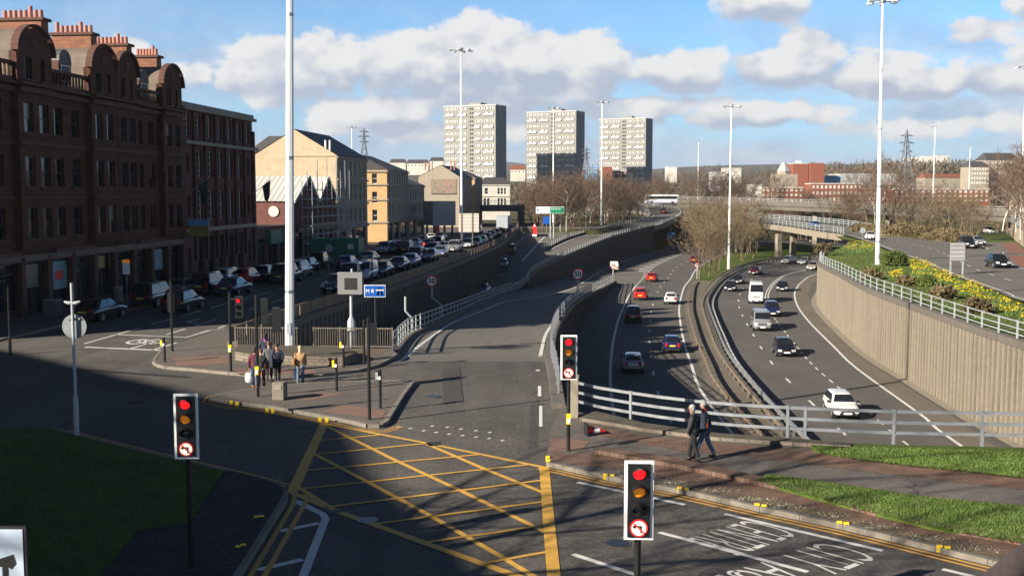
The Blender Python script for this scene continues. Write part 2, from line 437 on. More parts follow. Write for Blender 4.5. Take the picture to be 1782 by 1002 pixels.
def text_polys(txt, size=1.0, bold=0.0, align='CENTER', extrude=0.0):
    c = bpy.data.curves.new('lettering', 'FONT'); c.body = txt; c.size = size; c.align_x = align; c.align_y = 'CENTER'; c.offset = bold; c.extrude = extrude; c.resolution_u = 3
    o = bpy.data.objects.new('tmp', c); COL.objects.link(o); dg = bpy.context.evaluated_depsgraph_get(); dg.update()
    me = bpy.data.meshes.new_from_object(o.evaluated_get(dg)); bpy.data.objects.remove(o)
    return me
def lettering(name, txt, M, matname, parent=None, bold=0.0, extrude=.004, size=1.0, align='CENTER'):
    me = text_polys(txt, size, bold, align, extrude); me.transform(M); me.materials.clear(); me.materials.append(MATS[matname])
    return link(name, me, parent)
# ------------------------------------------------------------------ levels of the roads
zc = interp([(40, 0), (50, 0), (56, -.3), (84, -1.95), (116, -3.5), (134, -4.5), (153, -5.35), (173, -5.95), (200, -6.27), (300, -6.28)])
zf = interp([(118, -6.28), (138, -5.5), (148, -4.9), (159, -3.7), (191, -2.5), (230, -1.3), (271, -.3), (300, .8), (320, 1.8), (345, 3.1), (370, 4.1), (420, 5)])
zr = interp([(118, -6.28), (138, -5.5), (148, -4.9), (159, -3.7), (175, -2.95), (200, -2.0), (220, -1.2), (245, -.4), (262, 0)])
ZM = -6.3
FAC = lambda Y: -38.9 + .107 * Y                      # street facade line
def facY(px): return 38.9 / (.107 + (891 - px) / FPX)
# key lines, read from the photograph
STREET_EDGE = smooth([V(-14.4, 56.5, 0), V(-12.9, 70, 0), V(-11, 82.5, 0), V(-7.5, 111, 0), V(-2.6, 156, 0), V(-.6, 189, 0), V(1.2, 236, 0), V(1.8, 262, 0)], 2)
R1 = smooth([V(-6.3, 56.3, zc(56.3))] + [G(x, y, zc) for x, y in ((706, 588), (729, 576), (768, 558), (802, 543.5), (838, 527), (880, 510))], 2)
R1F = smooth([R1[-1], G(912, 497, zf), G(926, 478, zf), G(960, 457, zf), V(10.9, 191, zf(191)), V(21.4, 230, zf(230)), V(35.3, 271, zf(271)), V(42, 292, zf(292)), V(48, 313, zf(313)), V(50.5, 328, zf(328)), V(50, 342, zf(342)), V(45, 356, zf(356)), V(36, 366, zf(366)), V(20, 374, zf(374))], 3)
LF = smooth([V(5.6, 196, zf(196)), V(13.2, 230, zf(230)), V(27, 272, zf(272)), V(33.5, 290, zf(290)), V(39, 310, zf(310)), V(40.5, 324, zf(324)), V(38.5, 336, zf(336)), V(33, 346, zf(346)), V(20, 355, zf(355))], 3)
R2 = smooth([V(1.9, 40.5, 0), V(2.0, 47, 0), V(2.05, 54, zc(54)), V(2.6, 66.6, zc(66.6)), V(3.5, 80.6, zc(80.6)), V(4.5, 92, zc(92)), V(6.5, 111, zc(111)), V(10, 137, zc(137)), V(16.3, 171, zc(171))], 2)
ML = smooth([V(5.2, 30, ZM), V(6.2, 60, ZM)] + [G(x, y, ZM) for x, y in ((1063, 680), (1066, 600), (1080, 546), (1100, 506), (1123, 480), (1146, 460), (1208, 434))] + [V(62, 318, ZM)], 3)
MR = smooth([V(13, 30, ZM), V(13.3, 60, ZM)] + [G(x, y, ZM) for x, y in ((1225, 680), (1208, 636), (1194, 596), (1187, 560), (1185, 534), (1192, 502), (1202, 488), (1224, 460))] + [V(56, 272, ZM), V(74, 310, ZM)], 3)
NL = smooth([V(16.3, 30, ZM), V(16.7, 60, ZM)] + [G(x, y, ZM) for x, y in ((1280, 640), (1250, 580), (1238, 548), (1234, 530), (1240, 512), (1260, 488), (1290, 470), (1320, 461), (1358, 454))] + [V(75, 252, ZM), V(98, 275, ZM)], 3)
NR = smooth([V(25, 30, ZM), V(25.6, 61, ZM), V(26.5, 69, ZM)] + [G(x, y, ZM) for x, y in ((1490, 640), (1450, 602), (1410, 562), (1390, 536), (1383, 516), (1385, 504), (1396, 490), (1421, 477))] + [V(68, 212, ZM), V(90, 236, ZM)], 3)
RW = smooth([V(28.2, 25, ZM), V(29, 62, ZM), V(29.5, 72, ZM), V(30.4, 83, ZM), V(31.5, 96, ZM), V(34, 112, ZM), V(36.6, 127, ZM), V(39.6, 141, ZM), V(44.3, 156, ZM), V(48.2, 167, ZM), V(56, 182, ZM), V(66, 197, ZM), V(78, 210, ZM)], 2)
rw_top = interp([(25, -.75), (115, -.75), (141, -1.2), (168, -1.75), (220, -2.0)])
CENL = [a.lerp(b, .5) for a, b in zip(resample(ML, 6), resample(MR, 6))]
# ------------------------------------------------------------------ terrain
corr = interp([(0, 18), (60, 18), (90, 18), (120, 21.5), (140, 25), (165, 32), (180, 38), (200, 47), (220, 56), (250, 72), (300, 105), (350, 140), (500, 260)])
lowL = interp([(0, -30), (150, -20), (226, 18), (230, 21.6), (250, 28.5), (271, 35.4), (285, 40), (300, 47), (318, 56), (350, 85), (420, 150), (600, 400)])
lowR = interp([(0, 33), (96, 34), (127, 39), (141, 42), (156, 47), (167, 51), (182, 59), (197, 69), (210, 80), (236, 95), (262, 120), (300, 155), (350, 195), (420, 215), (600, 400)])
hn = [(rng.uniform(.0012, .005), rng.uniform(.0012, .005), rng.uniform(0, 6.3)) for _ in range(6)]
def sstep(a, b, x):
    t = max(0, min(1, (x - a) / (b - a))); return t * t * (3 - 2 * t)
def terr(x, y):
    far = sstep(330, 420, y)
    base = -8.0 + 7.75 * sstep(226, 240, y) if y < 330 else -.25
    if x > 62 and y < 330: base = -8 + 7.4 * sstep(215, 222, y)
    if y < 420:
        d = max(lowL(y) - x, x - lowR(y)); c = 1 - sstep(0, 6 if y < 272 and x < corr(y) else 11, d)
        base = base * (1 - c) + (-7.4) * c
    h = base
    if y > 380: h += sstep(380, 1000, y) * 8 + sstep(900, 2600, y) * 38 + sstep(2400, 6000, y) * 75
    if y > 700:
        k = sstep(700, 2200, y); w = sum(sin(x * a + y * b + c) for a, b, c in hn)
        h += k * w * 3.2 + sstep(2500, 6000, y) * w * 14
    if y > 500 and x > 150: h += sstep(0, 1, (x - 150) / 500) * sstep(500, 1100, y) * 14
    return h
ys = [-80, 0, 60, 120, 160, 190, 205, 215, 220, 225, 230, 235, 240, 246, 252, 258, 264, 270, 278, 286, 294, 302, 312, 324, 336, 350, 365, 380, 400, 430, 470, 520, 580, 650, 730, 820, 920, 1040, 1180, 1350, 1550, 1800, 2100, 2500, 3000, 3700, 4600, 6000, 9000, 14000]
mb = MB(); nx = 91
for y in ys:
    for i in range(nx):
        t = (i / (nx - 1)) * 2 - 1; half = max(140, y * .72 + 40)
        x = half * (t * .55 + t ** 3 * .45) + (45 if y < 420 else 45 * (1 - sstep(420, 900, y)))
        mb.v.append((x, y, terr(x, y)))
for j in range(len(ys) - 1):
    for i in range(nx - 1):
        a = j * nx + i; mb.f.append((a, a + 1, a + 1 + nx, a + nx)); mb.mi.append(0 if ys[j] < 420 else 1)
structure('terrain', mb, ['scrub', 'far_land'], smooth=True)
# ------------------------------------------------------------------ road sheets
def xy(pts): return [(p.x, p.y) for p in pts]
# junction deck and the street: one sheet at z = 0 with the cuttings left open
RAIL = smooth([V(2.35, 39.4, 0), V(3.1, 38.3, 0)] + [G(x, y, 0) for x, y in ((1120, 746), (1248, 763), (1400, 773), (1560, 780), (1719, 783))] + [V(20, 33.3, 0), V(28.6, 33.0, 0)], 1)
deck = [(-120, -70), (-120, 268)] + [(2.0, 268)] + xy(STREET_EDGE[::-1]) + [(-14.4, 56.0), (-6.3, 56.0), (-6.3, 52.0), (2.05, 52.0), (1.9, 40.5)] + xy(RAIL) + [(28.6, -70)]
structure('junction_road', MB().sheet(deck, 0.0), 'asphalt_road')
MB_ = MB().sheet([(28.4, -70), (28.4, 33.2), (120, 33.2), (120, -70)], -.004); structure('near_ground', MB_, 'grass')
# deck edge (thickness of the bridge slab over the motorway)
mb = MB(); pts = RAIL
for a, b in zip(pts, pts[1:]):
    mb.quad((a.x, a.y, -1.3), (b.x, b.y, -1.3), (b.x, b.y, -.004), (a.x, a.y, -.004))
mb.quad((28.6, 33, -1.3), (28.6, -20, -1.3), (2, -20, -1.3), (2.35, 39.4, -1.3))
structure('deck_edge', mb, 'concrete_dark')
# motorway sheet
left = [(-16, 20), (-16, 56)] + xy(STREET_EDGE) + [(10, 262)] + xy([p for p in R1F if p.y > 230])[:14] + [(60, 330)]
right = [(140, 330), (110, 262)] + xy(off(RW, .25)[::-1])
structure('motorway', MB().sheet(left + right, ZM), 'asphalt_motorway')
# left ramp (rises out of the cutting, forks to the flyover and the street)
ysr = [20 + 3 * i for i in range(82)]
se, r1a = STREET_EDGE, R1 + R1F[1:]
mb = MB(); L, Rr = [], []
for y in [40 + 3 * i for i in range(75)]:
    if y > 262: break
    l = at_y(se, max(y, 56.6)); zz = (zr(y) if y > 118 else ZM + .004)
    r_ = at_y(r1a, max(y, 56.4)); xr = r_.x if y < 196 else r_.x - 8 + (0)
    L.append((l.x, y, zz + .004)); Rr.append((xr if y < 196 else at_y(LF, y).x, y, (zf(y) if 148 < y < 200 else zz) + .004))
structure('exit_ramp', mb.strip(L, Rr), 'asphalt_ramp')
mb = MB(); i0 = next(i for i, p in enumerate(R1F) if p.y > 190)
rr_ = resample(R1F[i0:], 3); ll_ = LF
n = 60
def par(pts, n):
    L = sum((b - a).length for a, b in zip(pts, pts[1:])); return resample(pts, L / n * .99999)[:n + 1]
pl, pr = par(LF, n), par(R1F[i0:], n); k = min(len(pl), len(pr))
mb.strip([p + V(0, 0, .012) for p in pl[:k]], [p + V(0, 0, .012) for p in pr[:k]]); structure('flyover_road', mb, 'asphalt_ramp')
FLY_L, FLY_R = pl[:k], pr[:k]
# central ramp down to the motorway
cl = par(R1 + R1F[1:12], 60)
mb = MB(); L, Rr = [], []
for y in [52 + 2 * i for i in range(62)]:
    l = at_y(r1a, max(56.3, y)); r_ = at_y(R2, min(y, 170.5)); z = zc(y) + .006
    lx = l.x if y > 56.3 else -6.3
    L.append((lx, y, z)); Rr.append((r_.x, y, z))
y0 = 52 + 2 * 61
structure('slip_road', mb.strip(L, Rr), 'asphalt_ramp')
mb = MB(); ml = [p for p in ML if 168 < p.y < 300]; L, Rr = [], []
for p in ml:
    l = at_y(R1F, min(p.y, 310)); L.append((l.x, p.y, zc(max(174, p.y)) + .008)); Rr.append((p.x, p.y, ZM + .008))
structure('merge_lane', mb.strip(L, Rr), 'asphalt_ramp')
# dirty verge strips
def strip_between(name, A, d0, d1, z, m, y0=None, y1=None):
    P = [p for p in A if (y0 is None or p.y >= y0) and (y1 is None or p.y <= y1)]
    a, b = off(P, d0), off(P, d1)
    mb = MB().strip([V(p.x, p.y, p.z + z) for p in a], [V(p.x, p.y, p.z + z) for p in b]); return structure(name, mb, m)
strip_between('motorway_shoulder', NR, .2, 1.9, .004, 'asphalt_dirt', 40, 200)
strip_between('wall_footing', RW, -.75, 0, .12, 'concrete', 40, 200)
# central reserve: soil, then the grass island under the trees
med = [p for p in MR if 40 < p.y < 180]; med2 = [p for p in NL if 40 < p.y < 180]
structure('median_soil', MB().sheet(xy(off(med, .45)) + xy(off(med2, -.75)[::-1]), ZM + .10), 'asphalt_dirt')
ga = [p for p in MR if p.y > 176]; gb = [p for p in NL if p.y > 174]
structure('median_grass', MB().sheet(xy(off(ga, .6)) + xy(off(gb, -.9)[::-1]), lambda x, y: ZM + .12 + .004), 'grass')
# right bank: grass shelf behind the retaining wall, roads on it
bank_z = lambda x, y: -.32 if y < 115 else -.32 - min(1.0, (y - 115) / 53) * .55 * max(0, 1 - (x - at_y(RW, min(y, 209)).x) / 14)
edge = [p for p in off(RW, .45) if p.y <= 180]
mb = MB()
cols = [0, 2, 4, 7, 11, 16, 30, 60, 100]
for j, p in enumerate(edge):
    for c in cols: mb.v.append((p.x + c, p.y - c * .0, bank_z(p.x + c, p.y)))
nc = len(cols)
for j in range(len(edge) - 1):
    for i in range(nc - 1): a = j * nc + i; mb.f.append((a, a + 1, a + 1 + nc, a + nc)); mb.mi.append(0)
structure('bank_grass', mb, 'rough_grass', smooth=True)
structure('bank_ground', MB().sheet([(59, 178.5), (160, 178.5), (160, 226), (80, 226), (64, 217), (60, 200)], -.33), 'rough_grass')
RRL = smooth([V(36.5, 55, .0), V(38.3, 82, 0), V(39.6, 88, 0), V(43.5, 108, 0), V(48.3, 129, 0), V(51.6, 146, 0), V(58, 177, .02), V(63, 207, .1), V(62.8, 222, .2), V(60.5, 250, .75), V(56, 275, 1.1), V(48, 305, 1.4)], 2)
RRR = smooth([V(47, 55, 0), V(49.3, 90, 0), V(53.3, 114, 0), V(60.5, 136, 0), V(66, 150, 0), V(70, 170, .02), V(73.2, 200, .1), V(75.2, 222, .2), V(74.5, 248, .75), V(70, 278, 1.1), V(61, 310, 1.4)], 2)
a_, b_ = par(RRL, 90), par(RRR, 90); k = min(len(a_), len(b_)); structure('upper_road', MB().strip([p + V(0, 0, -.02) for p in a_[:k]], [p + V(0, 0, -.02) for p in b_[:k]]), 'asphalt_ramp')
uL = smooth([V(49, 100, 0), V(57, 130, 0), V(66.5, 153, 0), V(74, 175, -.1), V(82, 198, -.8), V(97, 240, -2)], 3); uR = smooth([V(53.6, 100, 0), V(60, 124, 0), V(72, 153, 0), V(82, 178, -.1), V(91, 200, -.8), V(107, 240, -2)], 3)
a2, b2 = par(uL, 50), par(uR, 50); k = min(len(a2), len(b2)); structure('underpass_road', MB().strip([p + V(0, 0, -.012) for p in a2[:k]], [p + V(0, 0, -.012) for p in b2[:k]]), 'asphalt_ramp')
rs = [p for p in uR if p.y < 176]; structure('red_lane', MB().strip([V(p.x - 2.6, p.y, -.006) for p in rs], [V(p.x, p.y, -.006) for p in rs]), 'red_tarmac')
# ------------------------------------------------------------------ painted markings
class Paint:
    def __init__(s): s.mb = MB()
    def line(s, pts, w, dz=.008):
        pts = [Vector(p) for p in pts]; a, b = off(pts, -w / 2), off(pts, w / 2); up = V(0, 0, dz)
        s.mb.strip([p + up for p in a], [p + up for p in b])
    def dash(s, pts, w, on, gap, dz=.008, start=0.0):
        pts = resample([Vector(p) for p in pts], .5); k = int(start / .5); n, g = max(1, int(on / .5)), int(gap / .5)
        while k + n < len(pts): s.line(pts[k:k + n + 1], w, dz); k += n + g
def px(pts, z=0.0): return [G(x, y, z) for x, y in pts]
wp = Paint()
SW = [(672, 638), (700, 626), (735, 598), (788, 562), (840, 541), (880, 525), (950, 514), (1000, 501), (1014, 492), (1054, 468), (1100, 450), (1184, 427)]
wp.line(smooth(px(SW, zc), 2), .22, .022)
wp.line(smooth(px([(936, 646), (942, 612), (949, 584), (959, 567), (968, 554), (980, 541), (1004, 525), (1034, 505), (1068, 486)], zc), 2), .2, .022)
wp.line(px([(939, 672), (939, 690)], zc), .14, .02); wp.line(px([(941, 706), (941, 742)], 0), .12)
# ramp and flyover
wp.line(smooth(px([(790, 536), (802, 524), (824, 500), (852, 470), (880, 441), (908, 416), (925, 406)], zr), 2), .22, .024)
wp.dash(px([(800, 533), (848, 495), (876, 477), (906, 458)], zf), .13, 2, 3, .024)
wp.line(smooth(px([(908, 455), (922, 440), (938, 422), (948, 412)], zr), 2), .25, .03)
wp.line(smooth([G(908, 455, zf), G(950, 441, zf)] + [p for p in off(FLY_L, .9)[2:]], 3), .2, .03)
wp.line(smooth([G(888, 501, zf), G(908, 487, zf), G(926, 475.5, zf)] + [p for p in off(FLY_R, -.9)], 3), .2, .03)
# motorway
wp.line(ML, .24); wp.line(off(MR, -.2), .22); wp.line(off(NL, .55), .22); wp.line(NR, .22)
wp.dash([p for p in CENL if p.y < 300], .17, 2, 7, .008, 1.5)
nlr = [(at_y(NL, y), at_y(NR, y)) for y in range(34, 236, 3)]
wp.dash([a.lerp(b, .335) for a, b in nlr], .17, 2, 7, .008, 3)
l3 = [a.lerp(b, .665) for a, b in nlr]
wp.dash([p for p in l3 if p.y < 138], .13, 1.5, 1.5); far3 = [p for p in l3 if p.y > 140]
wp.line(off(far3, -.18), .16); wp.line(off(far3, .18), .16)
for y in [184, 189, 194, 199.5, 205, 211, 217.5, 224, 231, 239, 248]:
    b = at_y(ML, y); a = G(*[(1070, 484), (1208, 433)][0], ZM); c = G(1208, 433.5, ZM); t = (y - a.y) / (c.y - a.y); a = a.lerp(c, max(0, t)); 
    m_ = a.lerp(b, .5); wp.line([V(a.x, a.y + 1.2, ZM), V(m_.x, m_.y + .2, ZM), V(b.x, b.y + .3, ZM)], 1.3, .014)
wp.line(smooth(px([(1069, 485), (1120, 458), (1172, 440), (1208, 433)], ZM), 3), .22, .014)
# right upper road
wp.line([p for p in off(RRL, .5) if p.y < 215], .16); wp.line([p for p in off(RRR, -.5) if 158 < p.y < 300], .16)
wp.dash([a.lerp(b, .47) for a, b in zip(a_, b_) if a.y < 235], .15, 2.5, 4, .008); wp.line([p for p in off(uR, -3) if p.y < 150][::1], .12)
wp.line([p for p in off(uL, .5) if 156 < p.y < 200], .15)
# junction and street
for L in ([(147, 598), (245, 570)], [(263, 564), (296, 556)], [(318, 550), (351, 540)], [(366, 536), (396, 528)], [(410, 524), (436, 517.5)], [(452, 513), (473, 507)], [(485, 504), (498, 500.5)],
          [(515, 495), (533, 491.5)], [(540, 489), (557, 486)], [(341, 566), (377, 556)], [(434, 538), (460, 531)], [(473, 527), (495, 520)], [(290, 582), (322, 572.5)], [(380, 579 - 8), (392, 567)], [(225, 607), (272, 594)], [(266, 609), (308, 596)]):
    wp.line(px(L), .15)
wp.line(px([(148, 604), (293, 610)]), .3); wp.line(px([(202, 582), (324, 587), (364, 575)]), .2); wp.dash(px([(364, 575), (395, 572)]), .12, 1, .5)
for L in ([(1005, 839), (1192, 878)], [(997, 964), (1110, 1001)], [(1147, 926), (1185, 936), (1406, 995)], [(1261, 894), (1536, 958)]): wp.line(px(L), .16)
for L in ([(514, 871), (561, 894), (567, 902), (526, 1006)], [(487, 924), (556, 910)], [(449, 991), (527, 973)]): wp.line(px(L), .2)
for L in ([(1640, 990), (1782, 1024)],): wp.line(px(L), .16)
# turn arrow and bicycle symbol in the lane
wp.line(px([(326, 560), (348, 554.5)]), .18); wp.line(px([(326, 560), (334, 562), (345, 560.5)]), .22)
def disc(mb, c, r, w, n=20, z=.008):
    for k in range(n):
        a, b = 2 * math.pi * k / n, 2 * math.pi * (k + 1) / n
        mb.quad(*[V(c.x + q * cos(t), c.y + q * sin(t) * 1.7, z) for q, t in ((r, a), (r + w, a), (r + w, b), (r, b))])
for cx in (240, 268): disc(wp.mb, G(cx, 594.5), .42, .16)
for L in ([(240, 594.5), (250, 597), (262, 593)], [(250, 597), (255, 591), (268, 594.5)], [(240, 594.5), (247, 592)]): wp.line(px(L), .14, .014)
# small dotted row across the end of the slip road
for x, y in ((735, 749), (757, 752), (779, 755), (803, 757.5), (826, 760), (849, 762.5), (872, 766), (690, 742), (712, 745), (750, 741), (776, 743), (800, 746), (826, 749), (850, 752)): wp.line(px([(x, y), (x + 4.5, y + .6)]), .17)
structure('white_markings', wp.mb, 'white_paint')
bx = Paint()
bx.line(px([(564, 737), (508, 857)]), .30, .010); bx.line(px([(566, 737.5), (737, 770), (946, 813)]), .17, .011); bx.line(px([(947, 812), (955, 908), (966, 1026)]), .29, .012)
bx.line(px([(509, 857), (582, 888), (737, 944), (966, 1026)]), .22, .013)
for i, L in enumerate(([(565, 740), (690, 802), (804, 855), (952, 927)], [(545, 789), (642, 840), (750, 898), (878, 972), (960, 1022)], [(741, 772), (838, 814), (947, 858)], [(518, 848), (582, 887)])): bx.line(px(L), .16, .014 + .001 * i)
for i, L in enumerate(([(553, 767), (663, 757)], [(548, 791), (742, 772)], [(533, 819), (838, 791)], [(525, 851), (918, 809)], [(575, 882), (944, 836)], [(652, 912), (948, 873)], [(740, 944), (953, 914)], [(838, 981), (956, 960)])): bx.line(px(L), .13, .019)
structure('yellow_box_markings', bx.mb, 'yellow_box_paint')
yl = Paint()
KERB = smooth(px([(951, 811), (1000, 822), (1060, 836), (1190, 860), (1322, 890), (1466, 921), (1640, 963), (1800, 1003), (2000, 1055)], 0), 1)
LK = smooth(px([(100, 752), (161, 768), (280, 797), (395, 824), (450, 838), (487, 849)], 0), 1)
LK2 = smooth(px([(498, 862), (497, 874), (480, 902), (450, 950), (417, 1003), (370, 1080)], 0), .6)
for d in (.18, .40): yl.line(off(KERB, d), .10, .009)
for d in (.18, .38): yl.line(off(LK, d - .56) if 0 else off(LK, -d), .09, .009)
for d in (.22, .52): yl.line(off(LK2, -d), .13, .009)
ISL = [(368, 697), (378, 692), (412, 686), (476, 676), (530, 672), (600, 668), (660, 667), (712, 667), (717, 670), (700, 692), (684, 718), (672, 738), (661, 744), (640, 744), (612, 737), (560, 727), (470, 711), (400, 703)]
isl = [G(x, y, 0) for x, y in ISL]
ic = smooth(px([(690, 741), (668, 749), (636, 747), (560, 731), (470, 715), (398, 707), (366, 699), (372, 691), (400, 686)], 0), .6)
for d in (.05, .27): yl.line(off(ic, -d), .09, .009)
yl.line(smooth(px([(291, 606), (319, 599.5), (379, 580), (440, 560.5), (500, 543), (548, 528)], 0), 2), .10, .009)
pvk = smooth([V(-34.3 + .107 * y, y, 0) for y in (40, 59.5, 90, 120, 160, 200, 260)], 4)
yl.line(off(pvk, .3), .10, .009)
structure('yellow_lines', yl.mb, 'yellow_paint')
# lane lettering, read by drivers heading to the right (tops point right)
def road_text(txt, o, ex, ey, size_x, size_y):
    """o = place of the lettering's first glyph (left, baseline); ex/ey = unit directions of text x / y"""
    me = text_polys(txt, 1.0, -.012, 'LEFT', .0); xs = [v.co.x for v in me.vertices]; yy = [v.co.y for v in me.vertices]; x0, x1, y0, y1 = min(xs), max(xs), min(yy), max(yy)
    for v in me.vertices:
        a = (v.co.x - x0) / (x1 - x0) * size_x; b = (v.co.y - y0) / (y1 - y0) * size_y; p = o + ex * a + ey * b; v.co = (p.x, p.y, .009)
    me.materials.clear(); me.materials.append(MATS['white_paint']); o_ = link('lane_lettering', me); return tag(o_, kind='structure')
def lane_word(txt, tl, tr, bl):     # pixel corners: first glyph baseline, last glyph baseline, first glyph top
    A, B, C = G(*tl), G(*tr), G(*bl); ex, ey = (B - A), (C - A); road_text(txt, A, ex.normalized(), ey.normalized(), ex.length, ey.length)
lane_word('CENTRE', (1299, 904), (1192, 938), (1392, 930))
lane_word('CITY', (1430, 942), (1352, 969), (1532, 970))
lane_word('A814', (1325, 977), (1210, 1014), (1425, 1007)); lane_word('SECC', (1275, 991), (1160, 1030), (1345, 1012))
# repairs, covers and oil stains
asphalt('asphalt_patch', (.036, .035, .034), (.075, .071, .066), .5); asphalt('asphalt_pale', (.085, .079, .071), (.115, .106, .095), .45); mat('oil_stain', (.022, .021, .021), .6, .5, 3)
for i, (pts, m, z) in enumerate(([((770, 640), (800, 640), (806, 700), (772, 702)), 'asphalt_patch', -.3], [((700, 768), (716, 764), (760, 770), (744, 776)), 'asphalt_patch', .004], [((1010, 880), (1120, 905), (1090, 930), (985, 902)), 'asphalt_pale', .004], [((590, 900), (690, 945), (650, 960), (560, 912)), 'asphalt_patch', .004],
    [((180, 660), (300, 672), (290, 690), (160, 676)), 'asphalt_patch', .004], [((120, 640), (330, 655), (332, 658), (120, 643)), 'oil_stain', .004], [((925, 700), (938, 700), (936, 780), (920, 780)), 'asphalt_patch', .004], [((1240, 985), (1330, 1008), (1300, 1030), (1210, 1000)), 'asphalt_patch', .004], [((560, 880), (597, 884), (606, 890), (570, 893)), 'oil_stain', .016], [((738, 770), (764, 768), (768, 774), (748, 776)), 'oil_stain', .016])):
    P = px(pts, z if z > 0 else zc); cx_ = sum((p for p in P), V(0, 0, 0)) / len(P); r3 = random.Random(i); Q = []
    for a, b in zip(P, P[1:] + P[:1]):
        for k in range(5): q = a.lerp(b, k / 5); Q.append(q + (q - cx_) * r3.uniform(-.07, .05))
    structure('road_repair', MB().sheet([(q.x, q.y) for q in Q], (lambda x, y: zc(y) + .014) if z < 0 else z + .0), m)
for i, (x, y, lab) in enumerate(((640, 905, 'iron cover in the lower part of the yellow box'), (1075, 945, 'iron cover in the lane left of the lettering'), (755, 690, 'iron cover in the slip road before the dotted line'), (235, 700, 'iron cover in the shaded road beside the lawn'))):
    p = G(x, y, 0); mc = thing('manhole_cover', lab, 'manhole cover', p); MB().cyl((0, 0, -.02), (0, 0, .018), .26, n=24).build('cover', 'black_paint', mc); MB().tube([(0, 0, -.02), (0, 0, .012)], .31, 24).build('frame', 'asphalt_patch', mc)
# ------------------------------------------------------------------ footways, islands and verges
def slab(name, poly, z0, z1, m): return structure(name, MB().prism([(p.x, p.y) for p in poly], z0, z1), m)
slab('traffic_island', isl, .001, .12, 'tarmac_path')
def kerb_ring(name, pts, closed=True, w=.16, z=.135):
    mb = MB(); P = pts + ([pts[0]] if closed else [])
    P2 = []
    for a, b in zip(P, P[1:]):
        n = max(1, int((b - a).length / .9)); P2 += [a.lerp(b, i / n) for i in range(n)]
    P2.append(P[-1])
    for a, b in zip(P2, P2[1:]):
        d = (b - a); L = d.length
        if L < .05: continue
        d.normalize(); mb.bar((a.x + d.x * .008, a.y + d.y * .008, z / 2), (b.x - d.x * .008, b.y - d.y * .008, z / 2), w, z - .002)
    return structure(name, mb, 'kerb')
kerb_ring('kerb', isl)
FW = [(268, 633), (270, 626), (282, 613), (293, 607.5), (319, 601), (379, 582), (440, 562), (500, 545), (556, 528)]
fw = [G(x, y, 0) for x, y in FW]; fe = [p for p in STREET_EDGE if p.y < 72]
corner = fw + [V(-12.75, 72, 0)] + fe[::-1] + [V(-6.3, 56.5, 0), V(-6.1, 55.2, 0)] + px([(690, 619), (676, 629), (655, 639), (620, 648), (560, 655), (480, 658), (400, 652), (330, 645), (290, 642), (275, 638)], 0)
slab('corner_footway', corner, .002, .122, 'tarmac_path'); kerb_ring('kerb', px([(690, 619), (676, 629), (655, 639), (620, 648), (560, 655), (480, 658), (400, 652), (330, 645), (290, 642), (275, 638), (268, 633)] + FW[1:], 0), False)
def patch(name, pts, m, z=.126, h=None):
    P = px(pts, z)
    return structure(name, MB().sheet([(p.x, p.y) for p in P], z) if h is None else MB().prism([(p.x, p.y) for p in P], z, z + h), m)
mat('tactile', (.16, .095, .07), .9, .25, 4, bmp=.01)
patch('crossing_paving', [(300, 622), (395, 618), (398, 632), (308, 637)], 'tactile'); patch('crossing_paving', [(408, 641), (545, 643), (552, 652), (412, 650)], 'tactile')
patch('crossing_paving', [(560, 716), (598, 704), (672, 715), (664, 727), (610, 722)], 'tactile'); patch('crossing_paving', [(497, 692), (560, 683), (600, 684), (540, 696)], 'tactile')
patch('footway_verge', [(412, 607), (420, 600), (470, 602), (655, 609), (678, 608), (660, 618), (560, 617), (415, 615)], 'soil', .128)
pl_ = structure('planter_bed', MB().prism([(p.x, p.y) for p in px([(409, 627), (416, 614), (560, 617), (600, 618), (622, 628), (600, 637), (520, 636), (440, 632)], .12)], .12, .55), 'setts')
# pavement in front of the shops
pav = [V(p.x, p.y, 0) for p in pvk]; structure('shop_pavement', MB().prism([(p.x, p.y) for p in pav] + [(FAC(262), 262), (FAC(38), 38)], .002, .124), 'tarmac_path')
kerb_ring('kerb', [p for p in pav if p.y < 170], False)
# right footway
RE = off(RAIL, .0)
ft = KERB + [V(28.6, 10, 0), V(28.6, 33.0, 0)] + RAIL[::-1] + px([(985, 700), (955, 760)], 0)
slab('right_footway', ft, .002, .12, 'tarmac_path'); kerb_ring('kerb', off(KERB, -.06), False, .15)
patch('brick_strip', [(953, 800), (1000, 806), (1060, 814), (1180, 836), (1310, 862), (1466, 900), (1782, 972), (2000, 1026), (2000, 985), (1782, 944), (1620, 918), (1485, 885), (1384, 856), (1308, 838), (1180, 806), (1035, 788), (1020, 790), (960, 788)], 'brick_paving', .127)
patch('gravel_edge', [(1170, 843), (1320, 873), (1470, 908), (1782, 982), (1782, 972), (1470, 898), (1320, 861), (1200, 843)], 'soil', .131)
patch('brick_kerb', [(1035, 789), (1180, 815), (1308, 842), (1384, 858), (1485, 888), (1620, 921), (1800, 952), (1800, 944), (1620, 912), (1485, 879), (1384, 850), (1308, 832), (1180, 803), (1040, 783)], 'brick_paving', .128, .12)
patch('brick_band', [(1010, 752), (1100, 768), (1182, 783), (1283, 792), (1519, 821), (1687, 841), (1800, 853), (1800, 831), (1586, 809), (1478, 796), (1408, 783), (1290, 773), (1120, 758), (1030, 738)], 'brick_paving', .128)
patch('brick_plinth', [(1008, 733), (1060, 741), (1120, 752), (1248, 768), (1400, 778), (1480, 782), (1480, 778), (1400, 771), (1248, 760), (1120, 742), (1036, 721)], 'setts', .13, .14)
patch('tarmac_patch', [(958, 762), (1000, 764), (1026, 768), (1010, 784), (955, 786)], 'tactile', .127)
